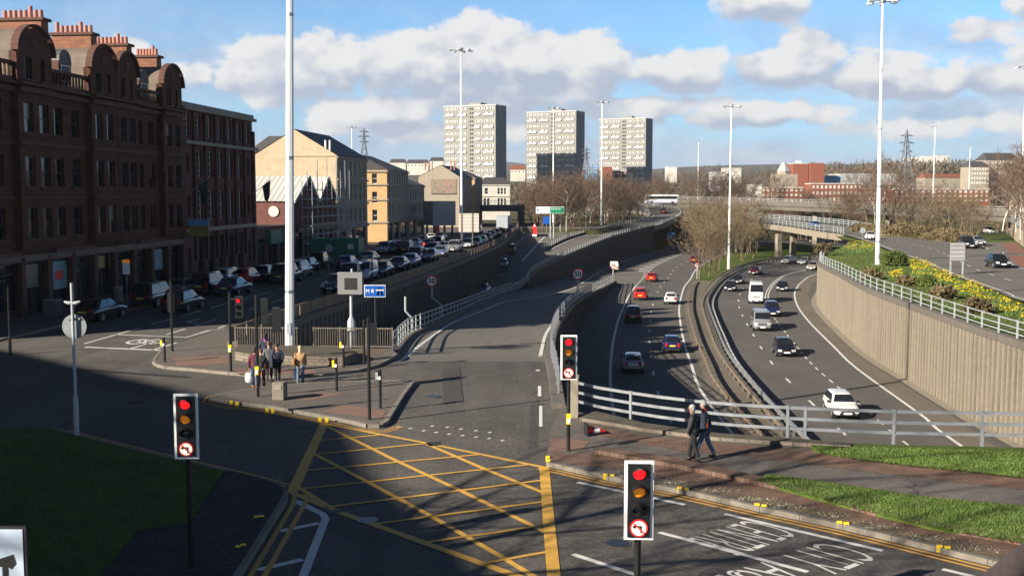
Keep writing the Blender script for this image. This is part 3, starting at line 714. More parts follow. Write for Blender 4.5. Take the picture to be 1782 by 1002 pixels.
structure('verge_grass', MB().prism([(p.x, p.y) for p in px([(1312, 836), (1337, 826), (1451, 842), (1620, 867), (1782, 881), (2000, 905), (2000, 985), (1782, 943), (1620, 916), (1485, 883), (1384, 855)], .2)], .10, .24), 'grass')
gv = px([(1411, 780), (1485, 778), (1719, 784), (1782, 785)], .1)
structure('verge_grass', MB().prism([(p.x, p.y) for p in gv] + [(20, 33.2), (28.6, 32.9), (28.6, 24)] + [(p.x, p.y) for p in px([(1782, 829), (1586, 809), (1478, 796), (1420, 786)], .15)], .10, .22), 'grass')
# shaded lawn and sloping paving at the lower left
lawn = [V(-40, 8, 0), V(-40, 40, 0)] + [p for p in off(LK, .22) if p.x < G(388, 824).x] + px([(391, 828)], 0) + px([(330, 912), (240, 925), (185, 990), (150, 1060)], .1) + [V(-6, 8, 0)]
structure('lawn', MB().prism([(p.x, p.y) for p in lawn], .001, .16), 'grass')
cor = px([(396, 826), (450, 840), (484, 851), (494, 863), (490, 876), (474, 902), (444, 950), (411, 1003), (362, 1080), (140, 1080), (178, 996), (244, 917), (334, 908)], .0)
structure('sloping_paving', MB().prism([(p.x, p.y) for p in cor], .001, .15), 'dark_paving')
kerb_ring('kerb', off(LK2, .05), False, .2, .15); kerb_ring('kerb', off(LK, .08), False, .15, .14)
# ------------------------------------------------------------------ grass blades where the turf is close
def blades(name, polys, n, h, m, z):
    rr = random.Random(5); mb = MB()
    for poly in polys:
        xs = [p.x for p in poly]; yy = [p.y for p in poly]; got = 0
        while got < n:
            x, y = rr.uniform(min(xs), max(xs)), rr.uniform(min(yy), max(yy)); ins = False
            for i in range(len(poly)):
                a, b = poly[i], poly[i - 1]
                if (a.y > y) != (b.y > y) and x < (b.x - a.x) * (y - a.y) / (b.y - a.y) + a.x: ins = not ins
            if not ins: continue
            got += 1; a = rr.uniform(0, 6.28); hh = h * rr.uniform(.5, 1.4); w = .012; l = V(rr.gauss(0, .03), rr.gauss(0, .03), hh)
            p = V(x, y, z); q = V(cos(a) * w, sin(a) * w, 0); mb.tri(p - q, p + q, p + l)
    return tag(mb.build(name, m), kind='stuff')
mat('blade', (.085, .135, .022), .6, .4, 1.2)
blades('grass_blades', [px([(1316, 836), (1337, 826), (1451, 842), (1620, 867), (1782, 881), (1800, 948), (1620, 916), (1485, 883), (1384, 855)], .24)], 26000, .05, 'blade', .235)
blades('grass_blades', [px([(1420, 785), (1485, 778), (1719, 784), (1782, 785), (1800, 832), (1586, 809), (1478, 796)], .22)], 14000, .05, 'blade', .215)
wd = MB(); mat('weed', (.24, .23, .17), .8, .4, 6); r4 = random.Random(8)
for k in range(1500):
    t = r4.random(); p = G(1150 + 640 * t, 0, 0) if 0 else KERB[min(len(KERB) - 1, int(len(KERB) * (.22 + .6 * t)))] + V(r4.gauss(0, .3) - .1, .55 + abs(r4.gauss(0, .22)), 0); s_ = r4.uniform(.006, .022); a = r4.uniform(0, 6.28)
    wd.tri(p + V(cos(a) * s_, sin(a) * s_, .132), p + V(-cos(a) * s_, -sin(a) * s_, .132), p + V(r4.gauss(0, .03), r4.gauss(0, .03), .135 + s_ * 1.4))
tag(wd.build('gravel_weeds', 'weed'), kind='stuff')
blades('grass_blades', [px([(0, 752), (158, 770), (385, 824), (330, 910), (240, 922), (150, 1040), (-40, 1040)], .16)], 12000, .07, 'blade', .155)
# ------------------------------------------------------------------ retaining walls
def ribbed_wall(name, label, base, top, side, m, mrib, cop=None, rib=.72, rw=.17, rd=.10, thick=.4, group=None):
    """base / top: lists of points (same plan); side = +1 when the seen face is right of travel"""
    root = thing(name, label, 'wall', base[0], group=group); o = base[0]; mb = MB().slot(0)
    B = [p - o for p in base]; T = [p - o for p in top]; Bi, Ti = off(B, -side * thick), off(T, -side * thick)
    for i in range(len(B) - 1):
        f = [(B[i], B[i + 1], T[i + 1], T[i]), (Bi[i + 1], Bi[i], Ti[i], Ti[i + 1]), (T[i], T[i + 1], Ti[i + 1], Ti[i])]
        for q in f: mb.quad(*(q if side > 0 else q[::-1]))
    mb.quad(B[0], T[0], Ti[0], Bi[0]); mb.quad(B[-1], Bi[-1], Ti[-1], T[-1])
    mb.build('wall_face', m, root)
    mb = MB(); P = resample(B, rib)
    for p, q in zip(P, off(P, side * .02)):
        t = (q - p); t.z = 0; t.normalize()
        seg = None; zt = 0
        for i in range(len(B) - 1):
            if (B[i] - p).length + (B[i + 1] - p).length < (B[i + 1] - B[i]).length + .02:
                k = (p - B[i]).length / max(1e-6, (B[i + 1] - B[i]).length); zt = T[i].z + (T[i + 1].z - T[i].z) * k; break
        c = p + t * (rd / 2 - .01); zt -= .02
        if zt - p.z > .3: mb.box((c.x, c.y, (p.z + zt) / 2), (rw, rd, zt - p.z), math.atan2(t.y, t.x) + R(90))
    mb.build('rib', mrib, root)
    if cop:
        mb = MB(); h, w = cop; a = [p + V(0, 0, .003) for p in off(T, side * .10)]; b = [p + V(0, 0, .003) for p in off(T, -side * (w - .1))]; up = V(0, 0, h)
        for i in range(len(a) - 1):
            for q in ((a[i], a[i + 1], a[i + 1] + up, a[i] + up), (b[i + 1], b[i], b[i] + up, b[i + 1] + up), (a[i] + up, a[i + 1] + up, b[i + 1] + up, b[i] + up), (b[i], b[i + 1], a[i + 1], a[i])): mb.quad(*(q if side > 0 else q[::-1]))
        mb.quad(a[0], a[0] + up, b[0] + up, b[0]); mb.quad(a[-1], b[-1], b[-1] + up, a[-1] + up)
        mb.build('coping', 'concrete_dark', root)
    return root
rwp = [p for p in RW if 30 < p.y < 200]
ribbed_wall('retaining_wall', 'tall ribbed buff concrete retaining wall curving along the right of the motorway', rwp, [V(p.x, p.y, rw_top(p.y)) for p in rwp], -1, 'wall_agg', 'rib_conc', (.42, .6))
sw = [p for p in STREET_EDGE if p.y < 236]
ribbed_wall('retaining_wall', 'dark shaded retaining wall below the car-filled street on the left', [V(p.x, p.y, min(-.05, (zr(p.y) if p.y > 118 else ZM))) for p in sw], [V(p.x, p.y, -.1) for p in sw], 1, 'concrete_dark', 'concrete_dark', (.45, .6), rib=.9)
# junction end of the cutting and the sides of the slip road
fl = [p for p in R1F if 150 < p.y < 272]
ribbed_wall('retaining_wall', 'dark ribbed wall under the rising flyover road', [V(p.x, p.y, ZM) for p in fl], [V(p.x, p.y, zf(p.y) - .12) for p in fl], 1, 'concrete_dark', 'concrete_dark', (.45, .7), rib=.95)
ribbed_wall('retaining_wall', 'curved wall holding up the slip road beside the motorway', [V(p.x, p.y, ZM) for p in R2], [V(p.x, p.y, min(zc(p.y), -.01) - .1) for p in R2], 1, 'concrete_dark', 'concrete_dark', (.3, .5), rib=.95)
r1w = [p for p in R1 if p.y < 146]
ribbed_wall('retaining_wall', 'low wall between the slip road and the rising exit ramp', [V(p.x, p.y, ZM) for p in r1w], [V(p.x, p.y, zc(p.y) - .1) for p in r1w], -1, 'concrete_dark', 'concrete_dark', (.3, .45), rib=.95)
uw = [V(p.x + .6, p.y, -.1) for p in uR if 118 < p.y < 205]
ribbed_wall('retaining_wall', 'low ribbed wall beside the red lane at the upper right', uw, [V(p.x, p.y, 2.3) for p in uw], -1, 'wall_agg', 'rib_conc', (.3, .5), rib=1.1)
# ------------------------------------------------------------------ fences
def fence(name, label, pts, h, rails, m, spacing=2.6, post=(.10, .10), rail=(.06, .10), group=None, side=0.0, mesh=None, cat='fence', pm=None):
    pts = off([Vector(p) for p in pts], side) if side else [Vector(p) for p in pts]; o = pts[0].copy(); root = thing(name, label, cat, o, group=group)
    P = resample(pts, spacing); Q = resample(pts, 1.3)
    if (Q[-1] - pts[-1]).length > .1: Q.append(pts[-1])
    for rh in rails:
        mb = MB(); a, b = off(Q, -rail[0] / 2), off(Q, rail[0] / 2); dz0, dz1 = V(0, 0, rh - rail[1] / 2), V(0, 0, rh + rail[1] / 2)
        for i in range(len(Q) - 1):
            vs = [a[i] + dz0 - o, b[i] + dz0 - o, b[i] + dz1 - o, a[i] + dz1 - o, a[i + 1] + dz0 - o, b[i + 1] + dz0 - o, b[i + 1] + dz1 - o, a[i + 1] + dz1 - o]
            mb.add(vs, ((0, 1, 5, 4), (1, 2, 6, 5), (2, 3, 7, 6), (3, 0, 4, 7)))
        mb.add([p - o for p in (a[0] + dz0, b[0] + dz0, b[0] + dz1, a[0] + dz1)], ((0, 1, 2, 3),)); mb.add([p - o for p in (a[-1] + dz0, b[-1] + dz0, b[-1] + dz1, a[-1] + dz1)], ((3, 2, 1, 0),))
        mb.build('rail', m, root)
    me = MB().box((0, 0, h / 2 - .1), (post[0], post[1], h + .2)).box((0, 0, h + .008), (post[0] + .02, post[1] + .02, .02)).mesh('post', pm or m)
    for i, p in enumerate(P[:100]):
        t = P[min(i + 1, len(P) - 1)] - P[max(i - 1, 0)]
        k = link('post', me, root, p - o + V(t.y, -t.x, 0).normalized() * 0, math.atan2(t.y, t.x))
    if mesh: mesh(root, pts, o)
    return root
def wire(root, pts, o):
    mb = MB(); P = resample([p for p in pts], .11)
    for a, b in zip(P, P[1:]):
        for z in (.2, .31, .42, .53, .64, .75, .86): mb.bar(a - o + V(0, 0, z), b - o + V(0, 0, z), .004, .004)
        mb.bar(a - o + V(0, 0, .14), a - o + V(0, 0, .96), .004, .004)
    mb.build('wire_mesh', 'black_paint', root)
_k = min(range(len(RAIL)), key=lambda i: abs(RAIL[i].x - 9.3)); rail_l = RAIL[:_k + 1]; rail_r = RAIL[_k:]
up = V(0, 0, .25)
fence('bridge_railing', 'galvanised three-rail bridge railing with wire mesh behind the two walkers', [p + up for p in rail_l], .98, (.25, .58, .93), 'galv', 2.75, (.09, .09), (.06, .095), mesh=wire)
fence('bridge_railing', 'open galvanised three-rail bridge railing along the grass strip above the motorway', [p + V(0, 0, .2) for p in rail_r], 1.03, (.30, .63, .98), 'galv', 2.72, (.09, .09), (.06, .095))
fence('ramp_railing', 'white posted railing on the left of the slip road', [V(p.x, p.y, max(zc(p.y), zf(p.y)) + .2) for p in R1 + R1F[1:] if p.y < 154], 1.0, (.2, .6, .95), 'rail_white', 2.0, (.15, .07), (.045, .07), side=.12)
FP = [p for p in R1F if p.y >= 150]
cut = next(i for i, p in enumerate(FP) if p.y > 365)
fence('flyover_railing', 'long white railing along the right edge of the curving flyover', [p + V(0, 0, .33) for p in FP], .75, (.1, .4, .72), 'rail_white', 2.45, (.14, .08), (.04, .06), side=-.1)
fence('flyover_railing', 'pale railing on the inner left edge of the flyover', [p + V(0, 0, .05) for p in LF], 1.0, (.2, .6, .95), 'rail_white', 2.45, (.12, .07), (.04, .06), side=-.2)
fence('slip_railing', 'curving railing on the right of the slip road above the motorway', [p + V(0, 0, .2) for p in R2 if p.y > 41], 1.05, (.22, .6, 1.0), 'galv', 2.0, (.15, .07), (.05, .07), side=-.1)
fence('wall_railing', 'pale blue-grey three-rail fence along the top of the tall retaining wall', [V(p.x + .2, p.y, rw_top(p.y) + .42) for p in rwp if p.y < 172], 1.05, (.25, .6, 1.0), 'rail_white', 2.6, (.14, .07), (.04, .06))
fence('overbridge_railing', 'white railing on the near edge of the bridge over the motorway', [p + V(0, 0, .2) for p in RRL if p.y > 206], 1.15, (.3, .7, 1.1), 'rail_white', 2.6, (.15, .09), (.05, .08), side=-.15)
fence('overbridge_railing', 'cream railing on the far side of the bridge road', [p + V(0, 0, .05) for p in RRR if p.y > 202], 1.2, (.3, .7, 1.1), 'rail_white', 2.8, (.16, .10), (.06, .12), side=.3)
fence('wall_railing', 'grey upright fence on the low wall beside the birch trees', [p + V(0, 0, 2.6) for p in uw], 1.5, (.3, .6, .9, 1.2, 1.45), 'grey_post', 2.2, (.1, .1), (.04, .2))
fence('safety_barrier', 'rusty safety barrier on the left of the central reserve', [p for p in MR if 40 < p.y < 178], .72, (.58,), 'rust_fence', 2.4, (.10, .14), (.07, .20), side=.9, cat='crash barrier', pm='concrete_dark')
nb = [p for p in NL if 40 < p.y < 260]
fence('safety_barrier', 'pale topped crash barrier on the inside of the oncoming carriageway', nb, .72, (.60,), 'galv', 2.4, (.10, .14), (.09, .30), side=-.15, cat='crash barrier', pm='concrete_dark')
fence('safety_barrier', 'brown outer barrier along the edge of the treed central island', [p for p in NL if 60 < p.y < 255], .8, (.62,), 'rust_fence', 2.4, (.10, .14), (.07, .22), side=-.95, cat='crash barrier', pm='concrete_dark')
# street parapet: rusty mesh panels between posts
def panels(root, pts, o):
    P = resample(pts, 2.4)
    for a, b in list(zip(P, P[1:]))[:100]:
        d = (b - a).normalized(); mb = MB(); a2, b2 = a - o + d * .1, b - o - d * .1
        mb.quad(a2 + V(0, 0, .38), b2 + V(0, 0, .38), b2 + V(0, 0, 1.0), a2 + V(0, 0, 1.0)); n = 9
        for k in range(1, n): c = a2.lerp(b2, k / n); mb.bar(c + V(0, 0, .36), c + V(0, 0, 1.02), .02, .03)
        mb.build('panel', 'rust_fence', root)
fence('street_parapet', 'rusty brown panelled parapet between the queueing cars and the sunken ramp', [V(p.x, p.y, .0) for p in STREET_EDGE if p.y < 262], 1.1, (.36, 1.05), 'rust_fence', 2.4, (.07, .07), (.08, .08), side=-.28, mesh=panels)
# iron railing with upright bars at the back of the corner footway
a0, a1 = G(410, 605, .12), G(683, 607, .12)
irn = thing('iron_railing', 'rust-stained upright-bar railing behind the corner footway', 'railing', a0)
n = 66; d_ = a1 - a0
for z in (.12, 1.05): MB().bar(V(0, 0, z), d_ + V(0, 0, z), .05, .06).build('rail', 'dark_iron', irn)
bm_ = MB().box((0, 0, .58), (.028, .028, .92)).mesh('bar', 'dark_iron'); pm_ = MB().box((0, 0, .55), (.07, .07, 1.12)).mesh('post', 'dark_iron')
for i in range(n + 1): link('post' if i % 11 == 0 else 'bar', pm_ if i % 11 == 0 else bm_, irn, d_ * (i / n), math.atan2(d_.y, d_.x))
# ------------------------------------------------------------------ bridges
def deck_bridge(name, label, Lp, Rp, th, m='concrete', parapet=0, group=None):
    root = thing(name, label, 'bridge', Lp[0]); o = Lp[0]; k = min(len(Lp), len(Rp)); mb = MB(); L = [p - o for p in Lp[:k]]; Q = [p - o for p in Rp[:k]]; dn = V(0, 0, -th); e = V(0, 0, -.06)
    for i in range(k - 1):
        mb.quad(L[i] + e, L[i + 1] + e, L[i + 1] + dn, L[i] + dn); mb.quad(Q[i + 1] + e, Q[i] + e, Q[i] + dn, Q[i + 1] + dn); mb.quad(L[i] + dn, L[i + 1] + dn, Q[i + 1] + dn, Q[i] + dn); mb.quad(L[i] + e, Q[i] + e, Q[i + 1] + e, L[i + 1] + e)
    mb.quad(L[0] + e, L[0] + dn, Q[0] + dn, Q[0] + e); mb.quad(L[-1] + e, Q[-1] + e, Q[-1] + dn, L[-1] + dn)
    mb.build('deck', m, root)
    if parapet:
        for S, sg in ((L, 1), (Q, -1)):
            mb = MB(); S2 = off(S, sg * .35); u = V(0, 0, parapet)
            for i in range(k - 1):
                mb.quad(S[i] + e, S[i] + u, S[i + 1] + u, S[i + 1] + e) if sg > 0 else mb.quad(S[i] + e, S[i + 1] + e, S[i + 1] + u, S[i] + u)
                mb.quad(S2[i], S2[i + 1], S2[i + 1] + u, S2[i] + u); mb.quad(S[i] + u, S2[i] + u, S2[i + 1] + u, S[i + 1] + u)
            mb.build('parapet', m, root)
    return root
aL, aR = [p for p in a_ if p.y > 210], [p for p in b_ if p.y > 206]
k = min(len(aL), len(aR))
br = deck_bridge('road_bridge', 'concrete road bridge with a sunlit underside crossing the motorway', off(par(aL, 30), -.4), off(par(aR, 30), .5), 1.25); o = br.location
for x, y in ((59.3, 243), (63.5, 246.5)): MB().box(V(x, y, -3.8) - o, (1.1, 1.1, 5.4), R(20)).build('pier', 'concrete', br)
for i in range(5): MB().box(V(50.5 + i * 1.9, 258 + i * 2.2, -3.6) - o, (.95, 1.3, 6.2), R(15)).build('pier', 'concrete', br)
fo = thing('flyover', 'curving concrete flyover deck carried over the grass bank', 'bridge', V(35, 271, 0)); o = V(35, 271, 0)
q = [i for i, p in enumerate(FLY_R) if p.y > 268]; mb = MB(); L = [FLY_L[i] - o for i in q]; Q = [FLY_R[i] - o for i in q]; L, Q = off(L, -.4), off(Q, .3); e, dn = V(0, 0, -.02), V(0, 0, -1.1)
for i in range(len(L) - 1):
    mb.quad(L[i] + e, L[i + 1] + e, L[i + 1] + dn, L[i] + dn); mb.quad(Q[i + 1] + e, Q[i] + e, Q[i] + dn, Q[i + 1] + dn); mb.quad(L[i] + dn, L[i + 1] + dn, Q[i + 1] + dn, Q[i] + dn)
mb.build('deck', 'concrete', fo)
for x, y in ((34.2, 275), (31, 279), (43, 299), (40, 303)): MB().cyl(V(x, y, -7.5) - o, V(x, y, zf(y) - 1.0) - o, .65, n=14).build('pier', 'concrete', fo)
ovL = smooth([V(48, 318, 5.0), V(70, 309, 4.4), V(88, 276, 3.8), V(100, 243, 3.2), V(112, 205, 2.8)], 4); ovR = off(ovL, -11)
ov = deck_bridge('motorway_overpass', 'long grey concrete overpass with solid parapets in front of the brick flats', ovL, ovR, 1.1, 'concrete_dark', 1.15); o = ov.location
for t in (.12, .3, .5, .78, .93):
    p = ovL[int(t * (len(ovL) - 1))].lerp(ovR[int(t * (len(ovR) - 1))], .5); MB().box(V(p.x, p.y, p.z - 6) - o, (1.2, 6, 9.8), R(-30)).build('pier', 'concrete', ov)
fence('overpass_railing', 'thin pale railing on top of the long grey overpass', [p + V(0, 0, 1.15) for p in ovL], .9, (.4, .85), 'rail_white', 3.0, (.1, .1), (.05, .08), side=.18)
rb = thing('railway_bridge', 'dark steel railway bridge crossing the end of the busy street', 'bridge', V(-9, 288, 0)); o = rb.location
MB().box((4.5, 0, 4.0), (12.5, 4.5, 1.7)).build('girder', 'black_paint', rb)
for x in (-2.6, 11.4): MB().box((x, 0, 1.9), (1.8, 5, 6.2)).build('abutment', 'concrete_dark', rb)
mb = MB()
for x in range(13): mb.box((-1.5 + x, -2.1, 5.45), (.08, .08, 1.2))
mb.box((4.5, -2.1, 6.0), (12.5, .07, .1)).box((4.5, -2.1, 5.5), (12.5, .07, .08)); mb.build('railing', 'rail_white', rb)
# ------------------------------------------------------------------ buildings
brickmat('red_sandstone', (.10, .038, .023), (.07, .029, .019), (.048, .022, .016), .9, .36, None, .012, plane='wall', var=.35)
mat('red_trim', (.08, .033, .022), .85, .3, 1.5, streak=.4, bmp=.01)
mat('maroon_brick', (.11, .043, .034), .9, .3, 1.5, bmp=.01)
brickmat('chimney_stone', (.25, .11, .06), (.19, .085, .05), (.14, .075, .05), .7, .32, None, .014, plane='wall', var=.3)
brickmat('cream_stone', (.47, .365, .245), (.43, .335, .225), (.36, .29, .20), .9, .38, None, .008, plane='wall', var=.28)
brickmat('yellow_stone', (.48, .31, .145), (.42, .275, .13), (.32, .22, .12), .8, .38, None, .01, plane='wall', var=.22)
mat('buff_render', (.27, .23, .175), .9, .16, .8, streak=.4)
mat('grey_stone', (.25, .215, .17), .9, .25, 1.2, streak=.4)
brickmat('far_brick', (.25, .08, .045), (.20, .065, .04), (.17, .09, .065), .6, .2, None, .01, plane='wall', var=.3)
mat('slate', (.058, .054, .055), .6, .35, 1.5, bmp=.01, streak=.3)
mat('slate_brown', (.13, .10, .075), .8, .3, 1.5, bmp=.01)
mat('clay_pot', (.34, .15, .105), .8, .2, 3)
mat('white_frame', (.75, .74, .70), .5, .1, 2)
mat('dark_frame', (.05, .04, .035), .5, .2, 2)
mat('shop_dark', (.018, .016, .016), .4, .4, 1)
glassmat('glass', (.016, .019, .023), .05, .6, .35)
glassmat('glass_blind', (.11, .105, .095), .25, .5, .5)
mat('corrugated', (.42, .42, .385), .6, .1, .6, streak=.3)
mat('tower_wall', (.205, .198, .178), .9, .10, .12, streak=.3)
mat('tower_side_shade', (.13, .155, .20), .85, .12, .1, streak=.5)  # darker, bluer wall tone: shade of the towers' right sides put into colour
mat('tower_panel', (.53, .53, .49), .8, .10, .3)
mat('blue_panel', (.10, .27, .48), .6, .15, .4, streak=.3)
mat('render_white', (.50, .47, .41), .85, .12, .8, streak=.3)
mat('render_grey', (.30, .30, .30), .8, .12, .6)
mat('teal_poster', (.13, .25, .28), .5, .3, 2)
mat('yellow_poster', (.22, .18, .05), .5, .3, 2)
mat('container_green', (.012, .11, .075), .5, .25, 1.2, streak=.4)
_wc = {}
def window_mesh(w, h, style):
    k = (round(w, 2), round(h, 2), style)
    if k in _wc: return _wc[k]
    mb = MB().slot(0); t = .055 if style != 'pale' else .3; d = .06
    for x in (-w / 2 + t / 2, w / 2 - t / 2): mb.box((x, 0, h / 2), (t, d, h))
    for z in (t / 2, h - t / 2): mb.box((0, 0, z), (w - 2 * t, d, t))
    if style in ('sash', 'sashw', 'blind'): mb.box((0, .004, h * .5), (w - 2 * t, d * .9, .05))
    if style == 'cross':
        mb.box((0, .004, h * .5), (.05, d * .8, h - 2 * t))
        for q in (.25, .5, .75): mb.box((0, .006, h * q), (w - 2 * t - .004, d * .7, .045))
    if style == 'shop': mb.box((0, .004, h * .78), (w - 2 * t, d * .9, .06)); mb.box((0, .006, h * .39), (.05, d * .8, h * .78))
    if style == 'twin': mb.box((0, .004, h * .5), (.08, d * .9, h - 2 * t))
    mb.slot(1).quad((-w / 2 + t, .01, t), (w / 2 - t, .01, t), (w / 2 - t, .01, h - t), (-w / 2 + t, .01, h - t))
    if style == 'blind': mb.slot(2).quad((-w / 2 + t, -.005, h * .45), (w / 2 - t, -.005, h * .45), (w / 2 - t, -.005, h - t), (-w / 2 + t, -.005, h - t))
    fm = {'sash': 'dark_frame', 'blind': 'dark_frame', 'shop': 'dark_frame', 'cross': 'white_frame', 'sashw': 'white_frame', 'twin': 'white_frame', 'pale': 'white_frame'}[style]
    me = mb.mesh('window', [fm, 'glass', 'glass_blind']); _wc[k] = me; return me
def facade(root, o, a, nrm, L, z0, z1, ops, m, depth=.22, name='wall', style='sash', wname='window', sills=None, start=0.0):
    """wall with recessed openings. o: foot of the wall (local), a: unit direction along, nrm: outward; ops: (s0, s1, za, zb[, style])"""
    o, a, nrm = Vector(o), Vector(a).normalized(), Vector(nrm).normalized()
    ss = sorted({start, L} | {round(v, 3) for q in ops for v in q[:2]}); zs = sorted({z0, z1} | {round(v, 3) for q in ops for v in q[2:4]})
    P = lambda s, z, d=0.0: o + a * s - nrm * d + Vector((0, 0, z)); mb = MB()
    flip = a.cross(Vector((0, 0, 1))).dot(nrm) < 0
    def quad(*q): mb.quad(*(q[::-1] if flip else q))
    for i in range(len(ss) - 1):
        run = None
        for j in range(len(zs) - 1):
            c = ((ss[i] + ss[i + 1]) / 2, (zs[j] + zs[j + 1]) / 2)
            hole = any(q[0] < c[0] < q[1] and q[2] < c[1] < q[3] for q in ops)
            if not hole: quad(P(ss[i], zs[j]), P(ss[i + 1], zs[j]), P(ss[i + 1], zs[j + 1]), P(ss[i], zs[j + 1]))
    for q in ops:
        s0, s1, za, zb = q[:4]
        quad(P(s0, za), P(s1, za), P(s1, za, depth), P(s0, za, depth)); quad(P(s0, zb, depth), P(s1, zb, depth), P(s1, zb), P(s0, zb))
        quad(P(s0, za), P(s0, za, depth), P(s0, zb, depth), P(s0, zb)); quad(P(s1, za, depth), P(s1, za), P(s1, zb), P(s1, zb, depth))
    w = mb.build(name, m, root); rz = math.atan2(nrm.y, nrm.x) + R(90)
    for q in ops:
        s0, s1, za, zb = q[:4]; st = q[4] if len(q) > 4 else style
        link(wname if st != 'shop' else 'shop_window', window_mesh(s1 - s0, zb - za, st), root, P((s0 + s1) / 2, za, depth - .03), rz)
    if sills:
        for q in ops:
            if len(q) > 4 and q[4] == 'shop': continue
            k = ('sill', round(q[1] - q[0], 2), sills)
            if k not in _wc: _wc[k] = MB().box((0, 0, 0), (k[1] + .3, .18, .12)).mesh('sill', sills)
            link('sill', _wc[k], root, P((q[0] + q[1]) / 2, q[2] - .08) + nrm * .05, math.atan2(a.y, a.x))
    return w
TH = -math.atan(.107); KS = math.sqrt(1 + .107 ** 2)
def on_street(name, label, cat, Y0): return thing(name, label, cat, (FAC(Y0), Y0, 0), TH)
AX, UP = V(0, 1, 0), V(0, 0, 1)
# --- sandstone tenement ---
T0 = 56.5; s_ = lambda Y: (Y - T0) * KS
sb = on_street('tenement_building', 'dark red sandstone tenement with curved gables and tall chimney stacks', 'building', T0)
LEN = s_(95.1); bays = [(59.0, 63.0), (69.3, 73.5), (78.7, 82.55), (82.65, 86.1), (90.7, 94.6)]; gaps = [(63.0, 69.3), (73.5, 78.7), (86.1, 90.7)]
rows = [(5.1, 7.1), (8.45, 10.4), (11.9, 13.8)]
ops = []
for g0, g1 in gaps:
    for f in ((.18, .40), (.62, .84)):
        for za, zb in rows: ops.append((s_(g0 + (g1 - g0) * f[0]), s_(g0 + (g1 - g0) * f[1]), za, zb, rng.choice(('sash',) * 5 + ('blind',))))
y = T0 + .9
k = 0
shop_styles = []
while y < 94:
    w = 2.55
    ops.append((s_(y), s_(y + w), .55 if k % 4 else .15, 3.55, 'shop')); y += w + .62; k += 1
facade(sb, (0, 0, 0), AX, (1, 0, 0), LEN, .1, 15.0, ops, 'red_sandstone', .3, sills='red_trim')
for (b0, b1) in bays:
    o = []; W_ = b1 - b0; B = .5
    for f in ((.14, .42), (.58, .86)):
        for za, zb in rows: o.append(((b0 + W_ * f[0] - b0) * KS, (W_ * f[1]) * KS, za, zb, rng.choice(('sash',) * 5 + ('blind',))))
        o.append((W_ * (f[0] + .08) * KS, W_ * (f[1] - (0 if f[0] < .3 else .08)) * KS, 15.3, 16.7, 'sash'))
    L = W_ * KS; y0 = s_(b0)
    facade(sb, (B, y0, 0), AX, (1, 0, 0), L, 4.6, 16.95, o, 'red_sandstone', .25, 'bay', sills='red_trim')
    mb = MB(); mb.quad((0, y0, 4.6), (B, y0, 4.6), (B, y0, 16.95), (0, y0, 16.95)); mb.quad((B, y0 + L, 4.6), (0, y0 + L, 4.6), (0, y0 + L, 16.95), (B, y0 + L, 16.95)); mb.quad((0, y0, 4.6), (0, y0 + L, 4.6), (B, y0 + L, 4.6), (B, y0, 4.6))
    mb.build('bay_side', 'red_sandstone', sb)
    # curved gable with a barrel roof behind it
    r = L / 2; n = 18; arc = [(y0 + r - r * cos(math.pi * i / n), 16.95 + 1.6 * sin(math.pi * i / n)) for i in range(n + 1)]
    MB().plate([(B - .32, a, z) for a, z in arc], (1, 0, 0), .34).build('gable', 'red_sandstone', sb)
    mb = MB()
    rim = [(y0 + r - (r + .14) * cos(math.pi * i / n), 16.95 + 1.78 * sin(math.pi * i / n)) for i in range(n + 1)]
    for (a, z), (c, w) in zip(rim, rim[1:]): mb.bar((B + .0, a, z), (B + .0, c, w), .5, .16)
    mb.build('gable_rim', 'red_trim', sb)
    mb = MB()
    for i in range(n): mb.quad((B - .3, arc[i][0], arc[i][1]), (-4.5, arc[i][0], arc[i][1]), (-4.5, arc[i + 1][0], arc[i + 1][1]), (B - .3, arc[i + 1][0], arc[i + 1][1]))
    mb.add([(-4.5, a, z) for a, z in arc], (tuple(range(n + 1)),)); mb.quad((-4.5, y0, 14.5), (B - .3, y0, 14.5), (B - .3, y0, 16.95), (-4.5, y0, 16.95)); mb.quad((B - .3, y0 + L, 14.5), (-4.5, y0 + L, 14.5), (-4.5, y0 + L, 16.95), (B - .3, y0 + L, 16.95))
    mb.build('barrel_roof', 'slate_brown', sb)
    MB().cyl((B + .01, y0 + r, 17.6), (B + .10, y0 + r, 17.6), .36, n=16).build('roundel', 'red_trim', sb)
    # carved corbel below the bay
    MB().add([(0, y0 + .3, 3.95), (0, y0 + L - .3, 3.95), (B, y0 + .05, 4.6), (B, y0 + L - .05, 4.6), (0, y0, 4.6), (0, y0 + L, 4.6)], ((0, 2, 3, 1), (0, 4, 2), (1, 3, 5))).build('corbel', 'red_trim', sb)
for z, h, p in ((4.2, .32, .38), (7.75, .16, .12), (11.2, .22, .2), (14.55, .3, .36), (14.95, .16, .5)):
    cuts = [0] + [v for b in bays for v in (s_(b[0]), s_(b[1]))] + [LEN]
    for a, c in zip(cuts[::2], cuts[1::2]):
        if c - a > .15: MB().box((p / 2 - .05, (a + c) / 2, z), (p + .1, c - a - .01, h)).build('cornice', 'red_trim', sb)
    for b in bays:
        if z > 4.5: MB().box((.5 + p / 2 - .05, (s_(b[0]) + s_(b[1])) / 2, z), (p * .6 + .1, s_(b[1]) - s_(b[0]) + .1, h)).build('cornice', 'red_trim', sb)
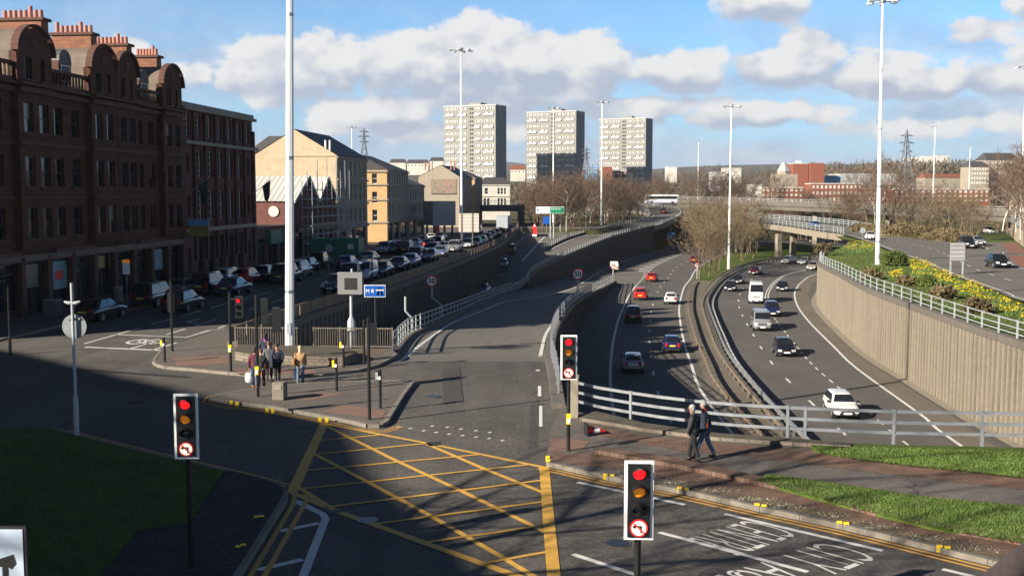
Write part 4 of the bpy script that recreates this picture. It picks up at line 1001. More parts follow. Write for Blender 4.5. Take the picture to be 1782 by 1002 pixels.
for g0, g1 in gaps + [(56.5, 59.0)]:
    mb = MB(); a, c = s_(g0), s_(g1); mb.box((.06, (a + c) / 2, 16.2), (.4, c - a - .1, .2)); mb.box((.06, (a + c) / 2, 15.2), (.36, c - a - .1, .25)); n = int((c - a) / .42)
    for i in range(n): mb.cyl((.06, a + .25 + i * .42, 15.3), (.06, a + .25 + i * .42, 16.12), .10, .07, 6)
    mb.build('balustrade', 'red_trim', sb)
y = T0 + .45
while y < 95:
    MB().box((.12, s_(y), 2.0), (.3, .5, 3.9)).build('pilaster', 'red_trim', sb); y += 3.17
MB().box((.1, LEN / 2, 3.86), (.34, LEN - .1, .42)).build('shop_fascia', 'shop_dark', sb)
for yy, w, z, h, m in ((74.9, 1.9, 1.5, 1.9, 'teal_poster'), (80.6, 1.4, 2.5, .9, 'yellow_poster'), (82.6, 1.3, 2.5, .9, 'yellow_poster'), (90.3, 2.2, 1.7, 1.7, 'teal_poster'), (66.2, 1.8, 2.1, 1.3, 'glass_blind'), (71.3, 1.6, 1.9, 1.5, 'glass_blind')):
    MB().box((-.2, s_(yy), z + h / 2), (.03, w, h)).build('poster', m, sb)
MB().box((-.17, s_(74.7), 2.45), (.03, 1.0, .6)).build('poster', 'sign_red', sb)
# back, roof and gable ends
DP = 11.5
mb = MB(); mb.quad((0, 0, .1), (0, 0, 15), (-DP, 0, 15), (-DP, 0, .1)); mb.quad((0, LEN, .1), (-DP, LEN, .1), (-DP, LEN, 15), (0, LEN, 15)); mb.quad((-DP, 0, .1), (-DP, 0, 15), (-DP, LEN, 15), (-DP, LEN, .1))
mb.tri((-.2, 0, 15), (-DP / 2, 0, 18.2), (-DP, 0, 15)); mb.tri((-.2, LEN, 15), (-DP, LEN, 15), (-DP / 2, LEN, 18.2)); mb.build('end_wall', 'red_sandstone', sb)
mb = MB(); mb.quad((-.25, 0, 15.02), (-.25, LEN, 15.02), (-DP / 2, LEN, 18.2), (-DP / 2, 0, 18.2)); mb.quad((-DP, LEN, 15.0), (-DP, 0, 15.0), (-DP / 2, 0, 18.2), (-DP / 2, LEN, 18.2)); mb.build('roof', 'slate_brown', sb)
for g0, g1 in gaps:   # small rounded dormers between the gables
    yc = s_((g0 + g1) / 2 + .3); MB().box((-.75, yc, 16.3), (1.2, 1.7, 1.5)).build('dormer', 'red_trim', sb)
    MB().cyl((-1.5, yc, 17.05), (-.1, yc, 17.05), .85, n=14).build('dormer_roof', 'slate', sb)
    link('window', window_mesh(1.2, 1.1, 'sashw'), sb, (-.12, yc, 15.7), R(90))
for (pxx, npot, wid, hot) in ((42, 8, 3.3, 5), (130, 8, 3.3, 4), (196, 8, 3.0, 9), (231, 7, 2.2, 1)):
    Yc = 44.9 / (.107 + (891 - pxx) / FPX) if pxx != 231 else 44.9 / (.107 + (891 - 213) / FPX) + 3.0
    yc = s_(Yc); xo = -DP / 2 if pxx != 231 else -DP / 2 + .9; top = 20.6 if pxx != 231 else 20.2
    st = MB().box((xo, yc, 18.2), (wid, 1.0, 2 * (top - 18.2))).build('chimney', 'chimney_stone', sb)
    MB().box((xo, yc, top + .09), (wid + .4, 1.3, .2)).build('chimney_cope', 'red_trim', st)
    for i in range(npot):
        h = .9 if i in (5,) or (i == 0 and pxx == 130) else .62
        MB().cyl((xo - wid / 2 + .25 + i * (wid - .5) / (npot - 1), yc, top + .18), (xo - wid / 2 + .25 + i * (wid - .5) / (npot - 1), yc, top + .18 + h), .17, .145, 10).build('chimney_pot', 'clay_pot', st)
# --- plain red block next to it ---
R0 = 95.3; rb2 = on_street('office_building', 'plain dark red stone block with a flat roof and white framed top windows', 'building', R0); r_ = lambda Y: (Y - R0) * KS; RL = r_(113.4)
ops = []
for i in range(7):
    a = .75 + i * 2.55; ops.append((a, a + 1.25, 13.05, 15.05, 'cross'))
    if 1 <= i <= 5:
        ops.append((a - .1, a + 1.35, 9.5, 11.85, 'cross')); ops.append((a - .1, a + 1.35, 5.6, 8.2, 'cross')); ops.append((a - .1, a + 1.35, .6, 4.1, 'shop'))
    else:
        for za, zb in ((9.9, 11.5), (6.0, 7.8), (1.2, 3.2)): ops.append((a + .3, a + 1.0, za, zb, 'sash'))
facade(rb2, (0, 0, 0), AX, (1, 0, 0), RL, .1, 15.3, ops, 'maroon_brick', .3, sills='red_trim')
for i in range(8): MB().box((.12, .1 + i * 2.55 if i < 7 else RL - .2, 8.6 if 0 < i < 7 else 7.7), (.3, .5, 13.2)).build('pilaster', 'red_trim', rb2)
for c_, z_ in (((.2, RL / 2, 15.42), (.6, RL + .1, .28)), ((.05, RL / 2, 15.75), (.3, RL, .4)), ((.25, RL / 2, 12.45), (.7, RL + .1, .3)), ((.12, RL / 2, 4.75), (.4, RL - .1, .35))): MB().box(c_, z_).build('cornice', 'grey_stone', rb2)
mb = MB(); mb.quad((0, 0, .1), (0, 0, 15.3), (-12, 0, 15.3), (-12, 0, .1)); mb.quad((0, RL, .1), (-12, RL, .1), (-12, RL, 15.3), (0, RL, 15.3)); mb.quad((-12, 0, .1), (-12, 0, 15.3), (-12, RL, 15.3), (-12, RL, .1)); mb.build('end_wall', 'maroon_brick', rb2)
MB().quad((0, 0, 15.31), (0, RL, 15.31), (-12, RL, 15.31), (-12, 0, 15.31)).build('roof', 'slate', rb2)
sg = MB().box((1.1, .8, 5.0), (1.9, .12, 1.5)).build('projecting_sign', 'yellow_poster', rb2); MB().box((1.1, .73, 5.45), (1.9, .03, .55)).build('sign_band', 'blue_panel', sg)
for yy in (.9, RL - .6):
    f = thing('flagpole', 'drooping dark flag on a slanted pole over the shop fronts' if yy < 2 else 'dark flag on a slanted pole at the far corner of the plain red block', 'flag', rb2.matrix_world @ V(0, 0, 0)); f.location = (FAC(R0 + yy) + .1, R0 + yy, 7.9)
    MB().cyl((0, 0, 0), (1.9, 0, 1.5), .035, n=6).build('pole', 'grey_post', f); MB().add([(1.85, 0, 1.4), (1.0, 0, .8), (1.2, .08, -.6), (1.5, .1, -.8), (1.75, .05, -.2)], ((0, 1, 2, 3, 4), (4, 3, 2, 1, 0))).build('cloth', 'shop_dark', f)
# --- low market hall with two white gabled roofs, wrapped in scaffolding ---
M0 = 113.6; mk = on_street('market_hall', 'low brick hall with two steep white corrugated gables and scaffolding', 'building', M0); m_ = lambda Y: (Y - M0) * KS
y1, y2, y3 = m_(126.4), m_(136.5), m_(145.2)
mb = MB()
facade(mk, (0, 0, 0), AX, (1, 0, 0), y1, .1, 4.4, [(1, 3.4, .3, 3.2, 'shop'), (4.2, 7.2, .3, 3.2, 'shop'), (8.2, 11.6, .3, 3.2, 'shop')], 'maroon_brick', .25)
facade(mk, (0, y1, 0), AX, (1, 0, 0), y3 - y1, .1, 7.2, [(1, 4, .3, 3.4, 'shop'), (5, 8.2, .3, 3.4, 'shop'), (9.5, 12.6, .3, 3.4, 'shop'), (13.6, 17.4, .3, 3.4, 'shop')], 'maroon_brick', .25)
mb = MB(); mb.quad((0, 0, 4.4), (0, y1, 4.4), (-26, y1, 4.4), (-26, 0, 4.4)); mb.build('flat_roof', 'slate', mk)
mb = MB(); mb.quad((0, y1, 4.4), (0, y1, 7.2), (-26, y1, 7.2), (-26, y1, 4.4)); mb.build('end_wall', 'maroon_brick', mk)
for a, b, p in ((y1, y2, m_(132.2)), (y2, y3, m_(140.6))):
    mb = MB(); mb.tri((.02, a, 7.2), (.02, b, 7.2), (.02, p, 10.0)); mb.build('gable', 'maroon_brick', mk)
    mb = MB(); n = 40
    for (ya, za, yb, zb_) in ((a - .25, 7.05, p, 10.06), (p, 10.06, b + .12, 7.05)):
        N_ = V(0, -(zb_ - za), (yb - ya)).normalized()
        for i in range(n):
            x0, x1 = .3 - i * 26.3 / n, .3 - (i + .5) * 26.3 / n; x2 = .3 - (i + 1) * 26.3 / n; q = N_ * .05
            for c, d, e1, e2 in ((x0, x1, V(0, 0, 0), q), (x1, x2, q, V(0, 0, 0))):
                mb.quad(V(c, ya, za) + e1, V(c, yb, zb_) + e1, V(d, yb, zb_) + e2, V(d, ya, za) + e2)
    mb.build('roof', 'corrugated', mk)
    mb = MB(); mb.bar((.36, a - .2, 7.0), (.36, p, 10.1), .1, .3); mb.bar((.36, p, 10.1), (.36, b + .1, 7.0), .1, .3); mb.build('barge_board', 'white_frame', mk)
MB().cyl((-2.2, y1 - .02, 5.9), (-2.2, y1 - .12, 5.9), .62, n=20).build('round_panel', 'render_white', mk)
MB().box((.15, y1 + 9.5, 3.75), (.2, 16, .5)).build('shop_fascia', 'shop_dark', mk)
lettering('fascia_lettering', 'MARKET', Matrix.Translation((.27, y1 + 13.5, 3.75)) @ Matrix.Rotation(R(90), 4, 'Z') @ Matrix.Rotation(R(90), 4, 'X'), 'sign_grey', mk, size=.55) if 0 else None
MB().box((.25, 5.5, 3.3), (.5, 3.6, 1.5)).build('canopy', 'container_green', mk)
sc = on_street('scaffolding', 'grey tube scaffolding with planks in front of the twin white gables', 'scaffolding', 128)
mb = MB(); n = 9
for i in range(n):
    for x in (.7, 1.9): mb.cyl((x, i * 2.15, 0), (x, i * 2.15, 8.5 + (2.2 if i % 2 else 1) + (1.5 if i in (3, 7, 8) else 0)), .05, n=6)
for z in (2.1, 3.1, 4.2, 5.2, 6.3, 7.3, 8.4):
    for x in (.7, 1.9): mb.cyl((x, -.4, z), (x, 17.7, z), .045, n=6)
mb.build('tube', 'galv', sc)
mb = MB()
for z in (2.05, 4.15, 6.25): mb.box((1.3, 8.6, z), (1.1, 17.6, .06)); mb.box((1.93, 8.6, z + .15), (.04, 17.6, .24))
mb.build('plank', 'grey_stone', sc)
for yy, z in ((7.5, 4.2), (9, 4.2)):
    pass
# --- generic block on the street ---
def block(name, label, Y0, Y1, depth, eave, ridge, wallm, roofm, frontops, endops=(), style='sashw', hip=0.0, ridge_off=None, endm=None, cornices=()):
    b = on_street(name, label, 'building', Y0); L = (Y1 - Y0) * KS
    facade(b, (0, 0, 0), AX, (1, 0, 0), L, .1, eave, frontops, wallm, .22, style=style, sills=None)
    facade(b, (0, 0, 0), V(-1, 0, 0), (0, -1, 0), depth, .1, eave, list(endops), endm or wallm, .2, 'end_wall', style='sashw')
    mb = MB(); mb.quad((0, L, .1), (-depth, L, .1), (-depth, L, eave), (0, L, eave)); mb.quad((-depth, 0, .1), (-depth, 0, eave), (-depth, L, eave), (-depth, L, .1)); rx = -depth / 2 if ridge_off is None else ridge_off
    if not hip: mb.tri((0, 0, eave), (rx, 0, ridge), (-depth, 0, eave)); mb.tri((0, L, eave), (-depth, L, eave), (rx, L, ridge))
    mb.build('end_wall', endm or wallm, b)
    mb = MB(); e, f = .3, .04
    mb.quad((e, -f, eave - .02), (e, L + f, eave - .02), (rx, L - hip + f, ridge + .08), (rx, hip - f, ridge + .08)); mb.quad((-depth - e, L + f, eave - .02), (-depth - e, -f, eave - .02), (rx, hip - f, ridge + .08), (rx, L - hip + f, ridge + .08))
    if hip: mb.tri((e, -f, eave - .02), (rx, hip - f, ridge + .08), (-depth - e, -f, eave - .02)); mb.tri((e, L + f, eave - .02), (-depth - e, L + f, eave - .02), (rx, L - hip + f, ridge + .08))
    mb.build('roof', roofm, b)
    mb = MB()
    for z in list(cornices) + [eave - .25]: mb.box((.08, L / 2, z), (.3, L + .3, .26)); mb.box((-depth / 2, -.08, z), (depth, .3, .26)) if endops else None
    mb.build('cornice', wallm, b); return b
def grid(L, n, w, rows, m=.6, **k): return [(m + (L - 2 * m) * (i + .5) / n - w / 2, m + (L - 2 * m) * (i + .5) / n + w / 2, za, zb) for i in range(n) for za, zb in rows]
L = 16.7 * KS
bg_ = block('gabled_tenement', 'pale cream stone building with a big blank sunlit gable behind the white pole', 146, 162.7, 11.4, 13.0, 16.4, 'grey_stone', 'slate', grid(L, 6, 1.15, ((3.9, 6.0), (7.0, 9.4), (10.2, 12.4)), style='sashw') + [(1, 4.5, .3, 3, 'shop'), (5.5, 9, .3, 3, 'shop'), (10, 15.5, .3, 3, 'shop')], endm='cream_stone', cornices=(6.5, 9.8, 3.3))
mb = MB(); mb.box((-8.7, -.06, 10.4), (5.4, .2, .3)).box((-6.05, -.06, 8.0), (.3, .2, 4.6)).box((-3.2, -.05, 12.98), (6.4, .14, .2)); mb.build('stone_band', 'cream_stone', bg_)
for x in (-1.6, -1.0): MB().cyl((x, .3, 13.6), (x, .3, 15.0), .14, .12, 8).build('vent_pipe', 'white_frame', bg_)
L = 17 * KS
block('corner_tenement', 'golden sandstone tenement with a hipped slate roof further down the street', 176, 193, 11, 11.7, 14.2, 'grey_stone', 'slate', grid(L, 8, 1.05, ((4.4, 6.4), (7.2, 9.1), (9.6, 11.2))) + [(1, 4, .3, 3.1, 'shop'), (5, 9, .3, 3.1, 'shop'), (10, 15.5, .3, 3.1, 'shop')],
      [(1.6, 2.45, 9.5, 11.1), (1.6, 2.45, 6.4, 8.2), (1.6, 2.45, 3.5, 5.3)], hip=4.5, endm='yellow_stone', cornices=(9.35, 3.3, 6.9))
L = 15 * KS
block('low_tenement', 'lower grey stone building with dark shop fronts beside the golden tenement', 193.1, 208, 10, 9.4, 11.2, 'grey_stone', 'slate', grid(L, 6, 1.05, ((4.3, 6.0), (6.9, 8.6))) + [(1, 6, .3, 3, 'shop'), (7.5, 13.5, .3, 3, 'shop')], cornices=(3.3,))
L = 20 * KS
mu = block('mural_building', 'grey-buff building whose blank gable carries a faded mural', 251, 271, 9.5, 11.7, 14.3, 'grey_stone', 'slate', grid(L, 6, 1.1, ((4, 6), (7, 9), (9.6, 11.2))), endm='buff_render', ridge_off=-4.2)
m, t, b = newmat('mural_paint'); p = pos_of(t, 'obj'); v = t.node('ShaderNodeTexVoronoi'); v.inputs['Scale'].default_value = 2.2; t.l.new(p, v.inputs['Vector'])
t.l.new(t.mix(.28, (.20, .145, .11), v.outputs['Color'], 'OVERLAY'), b.inputs['Base Color']); b.inputs['Roughness'].default_value = .8
MB().box((-3.6, -.05, 9.5), (5.9, .08, 3.2)).build('mural', 'mural_paint', mu); MB().box((-3.6, -.06, 7.75), (5.9, .1, .22)).build('mural_ledge', 'slate', mu)
for x in (-8, -7.2, -6.4, -2, -1.2): MB().cyl((x, .5, 13.2), (x, .5, 15.1), .17, .14, 8).build('chimney_pot', 'clay_pot', mu)
L = 14 * KS
block('tan_tenement', 'narrow tan stone tenement end before the railway bridge', 276, 290, 8, 11.8, 13.6, 'grey_stone', 'slate', grid(L, 4, 1.1, ((4, 6), (7, 9), (9.6, 11.2))), [(1.5, 2.6, 7, 9.2), (1.5, 2.6, 3.6, 5.4)], endm='yellow_stone', hip=2)
wt = thing('white_tenement', 'pale tenement with a bay of windows beyond the railway bridge', 'building', (-9.2, 322, 0), R(4))
facade(wt, (0, 0, 0), V(1, 0, 0), (0, -1, 0), 8.6, 0, 10.6, [(1.2, 2.2, 7.6, 9.4), (.9, 1.7, 4.4, 6.4), (1.9, 2.7, 4.4, 6.4), (5.0, 5.7, 7.6, 9.4), (5.9, 6.6, 7.6, 9.4), (5.0, 5.7, 4.2, 6.4), (5.9, 6.6, 4.2, 6.4), (6.9, 7.5, 7.6, 9.4), (6.9, 7.5, 4.2, 6.4)], 'render_white', .2, style='sashw')
mb = MB(); mb.quad((8.6, 0, 0), (8.6, 9, 0), (8.6, 9, 10.6), (8.6, 0, 10.6)); mb.quad((0, 0, 0), (0, 0, 10.6), (0, 9, 10.6), (0, 9, 0)); mb.build('end_wall', 'grey_stone', wt); MB().add([(-.2, -.3, 10.5), (8.8, -.3, 10.5), (8.8, 9.2, 10.5), (-.2, 9.2, 10.5), (1.5, 4.5, 12.6), (7, 4.5, 12.6)], ((0, 1, 5, 4), (1, 2, 5), (2, 3, 4, 5), (3, 0, 4))).build('roof', 'slate', wt)
mb = MB(); [mb.box((4.3, -.1, z), (8.7, .3, .2)) for z in (3.6, 7.0, 10.3)]; mb.build('cornice', 'render_white', wt)
# roofs seen behind the cream gable
hb = thing('hall_building', 'dark hipped roof rising behind the cream gable', 'building', (-40, 172, 0), TH)
MB().box((2, 6, 6.5), (9, 14, 13)).build('wall', 'grey_stone', hb); MB().add([(-3, -1.3, 12.9), (6.8, -1.3, 12.9), (6.8, 13.3, 12.9), (-3, 13.3, 12.9), (1, 3, 17), (3.5, 3, 17), (3.5, 10, 17), (1, 10, 17)], ((0, 1, 5, 4), (1, 2, 6, 5), (2, 3, 7, 6), (3, 0, 4, 7), (4, 5, 6, 7))).build('roof', 'slate', hb)
# billboard box and site container
bb = thing('billboard', 'large box billboard with a white side and a blank grey face on dark posts', 'billboard', D(765, 396, 196).xy.to_3d(), R(26))
MB().box((0, 0, 4.4), (4.3, 4.6, 4.3)).build('box', 'render_grey', bb); MB().box((-2.17, 0, 4.4), (.05, 4.5, 4.2)).build('white_side', 'corrugated', bb)
for x, y in ((-1.7, -1.8), (1.7, -1.8), (-1.7, 1.8), (1.7, 1.8)): MB().box((x, y, 1.1), (.3, .3, 2.3)).build('post', 'black_paint', bb)
MB().box((-1.2, -1.4, 1.2), (1.2, .1, 2.2)).build('red_panel', 'sign_red', bb)
gc = thing('site_container', 'green steel site container standing in the road below the scaffolding', 'container', G(612, 462, 0) + V(-2.2, 4, 0), TH)
mb = MB().box((0, 0, 1.45), (5.6, 2.6, 2.7))
for i in range(14): mb.box((-2.6 + i * .4, -1.32, 1.45), (.18, .05, 2.4))
mb.build('body', 'container_green', gc); MB().box((0, 0, 2.84), (5.7, 2.7, .08)).build('roof', 'container_green', gc); MB().box((1.9, -1.36, 2.0), (.7, .04, .6)).build('notice', 'render_white', gc); MB().cyl((-.6, -1.33, 1.8), (-.6, -1.38, 1.8), .45, n=16).build('round_panel', 'render_grey', gc)
# --- the building that throws its shade over the near left of the junction (out of the frame, left) ---
sbk = thing('shade_building', 'tall dark office block beside the junction, outside the left edge', 'building', (0, 0, 0))
SH = 24.0; ln = SH / math.tan(SUN_EL); sx, sy = cos(SUN_AZ) * ln, sin(SUN_AZ) * ln
EDGE = [(-24.6, 54.6), (-12.3, 43.2), (-5.6, 37.4), (-4.0, 31), (-1.0, 24.4), (1.6, 16)]
fr = [(x - sx, y - sy) for x, y in EDGE]
MB().prism([(fr[0][0] - 30, fr[0][1] + 22)] + fr + [(fr[-1][0] - 30, fr[-1][1] - 25), (fr[0][0] - 60, fr[0][1] - 40)], 0, SH).build('wall', 'maroon_brick', sbk)
for v in range(0): pass
# ------------------------------------------------------------------ tower blocks
def tower(label, pxl, Y, ztop, rot=-26):
    Wd, Dp = 41.5, 17.0; p = D(pxl, 300, Y); root = thing('tower_block', label, 'tower block', (p.x, p.y, 8), R(rot), 'tall grey tower blocks on the skyline'); H = ztop - 8
    MB().box((Wd / 2, Dp / 2, H / 2 - 6), (Wd, Dp, H + 12)).build('body', 'tower_wall', root)
    MB().box((Wd + .06, Dp / 2, H / 2 - 6), (.2, Dp - .6, H + 11.5)).build('shaded_side', 'tower_side_shade', root)  # thin sheet over the right side, coloured as the wall in shade
    mb = MB(); [mb.box((Wd + .2, 2.0 + k * 4.3, H / 2 - 6), (.25, .5, H + 11)) for k in range(4)]; mb.build('side_rib', 'tower_wall', root)
    MB().box((Wd / 2, Dp / 2, H + .2), (Wd + .5, Dp + .5, .5)).build('parapet', 'tower_panel', root)
    ph = MB().box((Wd * .55, Dp / 2, H + 1.4), (9, 8, 2.2)).build('plant_room', 'tower_wall', root)
    wm = MB().slot(0).box((0, 0, 0), (2.5, .1, 1.5)).slot(1).box((-.35, -.06, 0), (.9, .04, 1.2)).mesh('window', ['tower_panel', 'glass'])
    wd = MB().slot(0).box((0, 0, 0), (1.0, .08, 1.5)).mesh('window', ['shop_dark'])
    bal = MB().slot(0).box((0, -.75, -.15), (1, .12, 1.15)).box((0, -.4, -.7), (1, .75, .12)).slot(1).box((0, -.02, .95), (1, .05, 1.1)).slot(0).box((-.2, -.05, .95), (.35, .05, 1.0)).box((.28, -.05, .95), (.25, .05, 1.0)).mesh('balcony', ['tower_panel', 'shop_dark'])
    z = H - 1.9; k = 0; nw = 0
    while z > -4:
        if k % 2 == 0:
            for f in (.05, .13, .21, .30, .40, .64, .72, .82, .93):
                if nw < 98: link('window', wm, root, (Wd * f, -.04, z)); nw += 1
        else:
            for f0, f1 in ((.03, .2), (.27, .44), (.60, .70), (.77, .96)):
                b = link('balcony', bal, root, (Wd * (f0 + f1) / 2, 0, z)); b.scale = (Wd * (f1 - f0), 1, 1)
        z -= 4.35 if 1 else 0; k += 1
    z = H - 2.2; sw_ = MB().box((0, 0, 0), (1.1, .06, 1.3)).mesh('stair_window', 'glass')
    while z > -5: link('stair_window', sw_, root, (Wd * .52, -.02, z)); link('stair_window', sw_, root, (Wd * .56, -.02, z)); z -= 2.9
    mb = MB(); [mb.box((Wd * f, -.03, H / 2 - 6), (.35, .1, H + 10)) for f in (.245, .475, .58, .745)]; mb.build('joint', 'grey_stone', root)
    return root
tower('grey tower block on the left of the three, nearest the beige tenements', 773, 790, 69.0)
tower('middle grey tower block, partly shaded by its neighbour', 916, 850, 69.2)
tower('right-hand grey tower block with an aerial on its roof', 1042, 928, 69.0)
# ------------------------------------------------------------------ far buildings on the right
def flats(name, label, p0, p1, ytop, ybot, Y, n, nrow, m, depth=9, group=None, win='pale', rot=0.0, roof=None, cat='building', wscale=.5):
    a, b = D(p0, ytop, Y), D(p1, ytop, Y); zb_ = D(p0, ybot, Y).z; L = b.x - a.x; H = a.z - zb_; root = thing(name, label, cat, (a.x, Y, zb_), R(rot), group)
    ops = []
    if n:
        pitch = L / n; rh = H / nrow
        for i in range(n):
            for j in range(nrow): ops.append((pitch * (i + .5 - wscale / 2), pitch * (i + .5 + wscale / 2), rh * (j + .25), rh * (j + .75)))
    facade(root, (0, 0, 0), V(1, 0, 0), (0, -1, 0), L, -6, H, ops, m, .12, style=win)
    mb = MB(); mb.quad((L, 0, -6), (L, depth, -6), (L, depth, H), (L, 0, H)); mb.quad((0, 0, -6), (0, 0, H), (0, depth, H), (0, depth, -6)); mb.quad((L, depth, -6), (0, depth, -6), (0, depth, H), (L, depth, H)); mb.build('end_wall', m, root)
    if roof: MB().add([(-.3, -.4, H), (L + .3, -.4, H), (L + .3, depth + .4, H), (-.3, depth + .4, H), (1, depth / 2, H + roof[0]), (L - 1, depth / 2, H + roof[0])], ((0, 1, 5, 4), (1, 2, 5), (2, 3, 4, 5), (3, 0, 4))).build('roof', roof[1], root)
    else: MB().box((L / 2, depth / 2, H + .1), (L + .4, depth + .4, .3)).build('roof', 'tower_panel', root)
    return root
FLG = 'red brick flats beyond the overpass'
flats('brick_flats', 'low red brick flats left of centre behind bare trees', 1308, 1398, 327, 352, 420, 11, 3, 'far_brick', group=FLG)
flats('brick_flats', 'long red brick flats below the big red block', 1412, 1500, 320, 352, 430, 12, 3, 'far_brick', group=FLG)
flats('brick_flats', 'far right row of red brick flats with white windows', 1556, 1722, 330, 352, 440, 18, 3, 'far_brick', group=FLG)
flats('brick_flats', 'short red brick block peeping between tree crowns', 1500, 1560, 322, 350, 450, 7, 3, 'far_brick', group=FLG)
flats('brick_house', 'small pale house front left of the brick flats', 1308, 1326, 322, 348, 400, 3, 3, 'render_white')
big = flats('brick_tower', 'massive windowless red brick block with a lower shaded wing', 1381, 1407, 285, 330, 700, 0, 1, 'far_brick', depth=14)
MB().box((14.5, 4, 8), (9, 14, 17.5)).build('wing', 'far_brick', big); MB().box((4.5, 5, 17.5), (3, 3, 1.6)).build('plant_room', 'tower_panel', big)
flats('blue_shed', 'blue metal shed beside the big red block', 1436, 1463, 306, 325, 720, 0, 1, 'blue_panel', 20)
flats('warehouse', 'long low grey warehouse on the rising ground', 1462, 1560, 303, 322, 800, 0, 1, 'render_grey', 30)
flats('warehouse', 'low brown industrial shed with a red roof on the hillside', 1610, 1692, 309, 326, 640, 0, 1, 'grey_stone', 14, roof=(2.2, 'far_brick'))
flats('white_shed', 'flat white shed between the pylon legs', 1566, 1592, 321, 334, 520, 0, 1, 'render_white', 12)
flats('mill_building', 'old tan stone mill with rows of small windows', 1690, 1722, 290, 322, 600, 7, 4, 'buff_render', 14, roof=(3, 'slate'))
flats('mill_building', 'taller brown mill wing partly hidden by birches', 1718, 1775, 278, 322, 610, 9, 5, 'grey_stone', 16, roof=(4.0, 'slate'))
for i, (p0, p1, yt) in enumerate(((1576, 1588, 276), (1590, 1606, 274), (1608, 1625, 272), (1630, 1652, 271))):
    flats('white_flats', ('smallest distant white block nearest the pylon', 'second distant white block from the pylon', 'third distant white block along the ridge', 'broadest distant white block on the ridge')[i], p0, p1, yt, 292, 1900, 6, 8, 'render_white', 18, group='distant white blocks on the ridge')
sp = thing('church', 'stone church with a pointed slate spire roof', 'church', D(1366, 322, 560), 0)
MB().box((0, 3, 1), (12, 9, 9)).build('wall', 'buff_render', sp); MB().cyl((0, 3, 5.5), (0, 3, 7), 3.4, 3.4, 8).build('drum', 'buff_render', sp); MB().cyl((0, 3, 7), (0, 3, 11.6), 3.6, .9, 8).build('spire', 'render_grey', sp)
rt = flats('brick_stair_tower', 'slim red brick stair tower below the right-hand tower block', 1050, 1066, 290, 322, 460, 0, 1, 'far_brick', 5)
flats('brick_flats', 'red brick building half hidden by trees below the towers', 1066, 1090, 298, 325, 465, 4, 3, 'far_brick', group=FLG)
flats('blue_block', 'small blue glazed block between the middle and right towers', 1018, 1040, 286, 302, 900, 5, 3, 'blue_panel', 12)
flats('red_roof_house', 'house with a red tiled roof on the far slope between the towers', 888, 914, 295, 303, 900, 4, 1, 'render_white', 12, roof=(3.5, 'far_brick'))
for i, (p0, p1, yt, yb, lab) in enumerate(((678, 706, 283, 292, 'grey roofed house on the far hill behind the golden tenement'), (708, 745, 284, 292, 'terrace of pale houses on the far hill'), (748, 772, 280, 290, 'dark roofed terrace left of the first tower block'))): flats('hill_house', lab, p0, p1, yt, yb, 900, 6, 1, 'render_white', 10, roof=(3, 'slate'))
for i, (p0, p1, yt, yb, lab) in enumerate(((1240, 1262, 300, 316, 'grey flat-roofed school block among the bare trees'), (1262, 1290, 293, 316, 'pale block with a flat roof behind the lamp mast'), (1162, 1178, 291, 300, 'small white house above the birches'))): flats('far_block', lab, p0, p1, yt, yb, 650, 5, 2, 'render_grey' if i == 0 else 'render_white', 12)
# ------------------------------------------------------------------ pylons
def pylon(label, pxc, ytop, ybot, Y):
    t = D(pxc, ytop, Y); b = D(pxc, ybot, Y); H = t.z - b.z; root = thing('pylon', label, 'pylon', b, R(20), 'lattice pylons'); mb = MB(); wb = H * .11; w = .0045 * Y / 10 + .10
    lv = [0, .2, .38, .54, .66, .76, .86, 1.0]; wd = [wb, wb * .78, wb * .58, wb * .42, wb * .3, wb * .22, wb * .14, .1]
    for k in range(7):
        for sx in (-1, 1):
            for sy in (-1, 1):
                p, q = V(sx * wd[k], sy * wd[k], lv[k] * H), V(sx * wd[k + 1], sy * wd[k + 1], lv[k + 1] * H); mb.bar(p, q, w, w)
            mb.bar(V(sx * wd[k], -wd[k], lv[k] * H), V(-sx * wd[k + 1], -wd[k + 1], lv[k + 1] * H), w * .6, w * .6); mb.bar(V(-wd[k], sx * wd[k], lv[k] * H), V(-wd[k + 1], -sx * wd[k + 1], lv[k + 1] * H), w * .6, w * .6)
    mb.build('tower', 'galv', root)
    for f in (.64, .78, .90):
        a = wb * (1.15 if f != .78 else 1.4); mb = MB(); mb.bar((-a, 0, f * H), (a, 0, f * H), w, w); mb.bar((-a, 0, f * H), (0, 0, f * H + H * .04), w * .6, w * .6); mb.bar((a, 0, f * H), (0, 0, f * H + H * .04), w * .6, w * .6); mb.build('cross_arm', 'galv', root)
pylon('lattice pylon rising behind the golden tenement roof', 634, 223, 290, 520); pylon('large lattice pylon on the right among the far trees', 1575, 226, 330, 470); pylon('slim lattice pylon between the middle and right towers', 1020, 255, 310, 760)
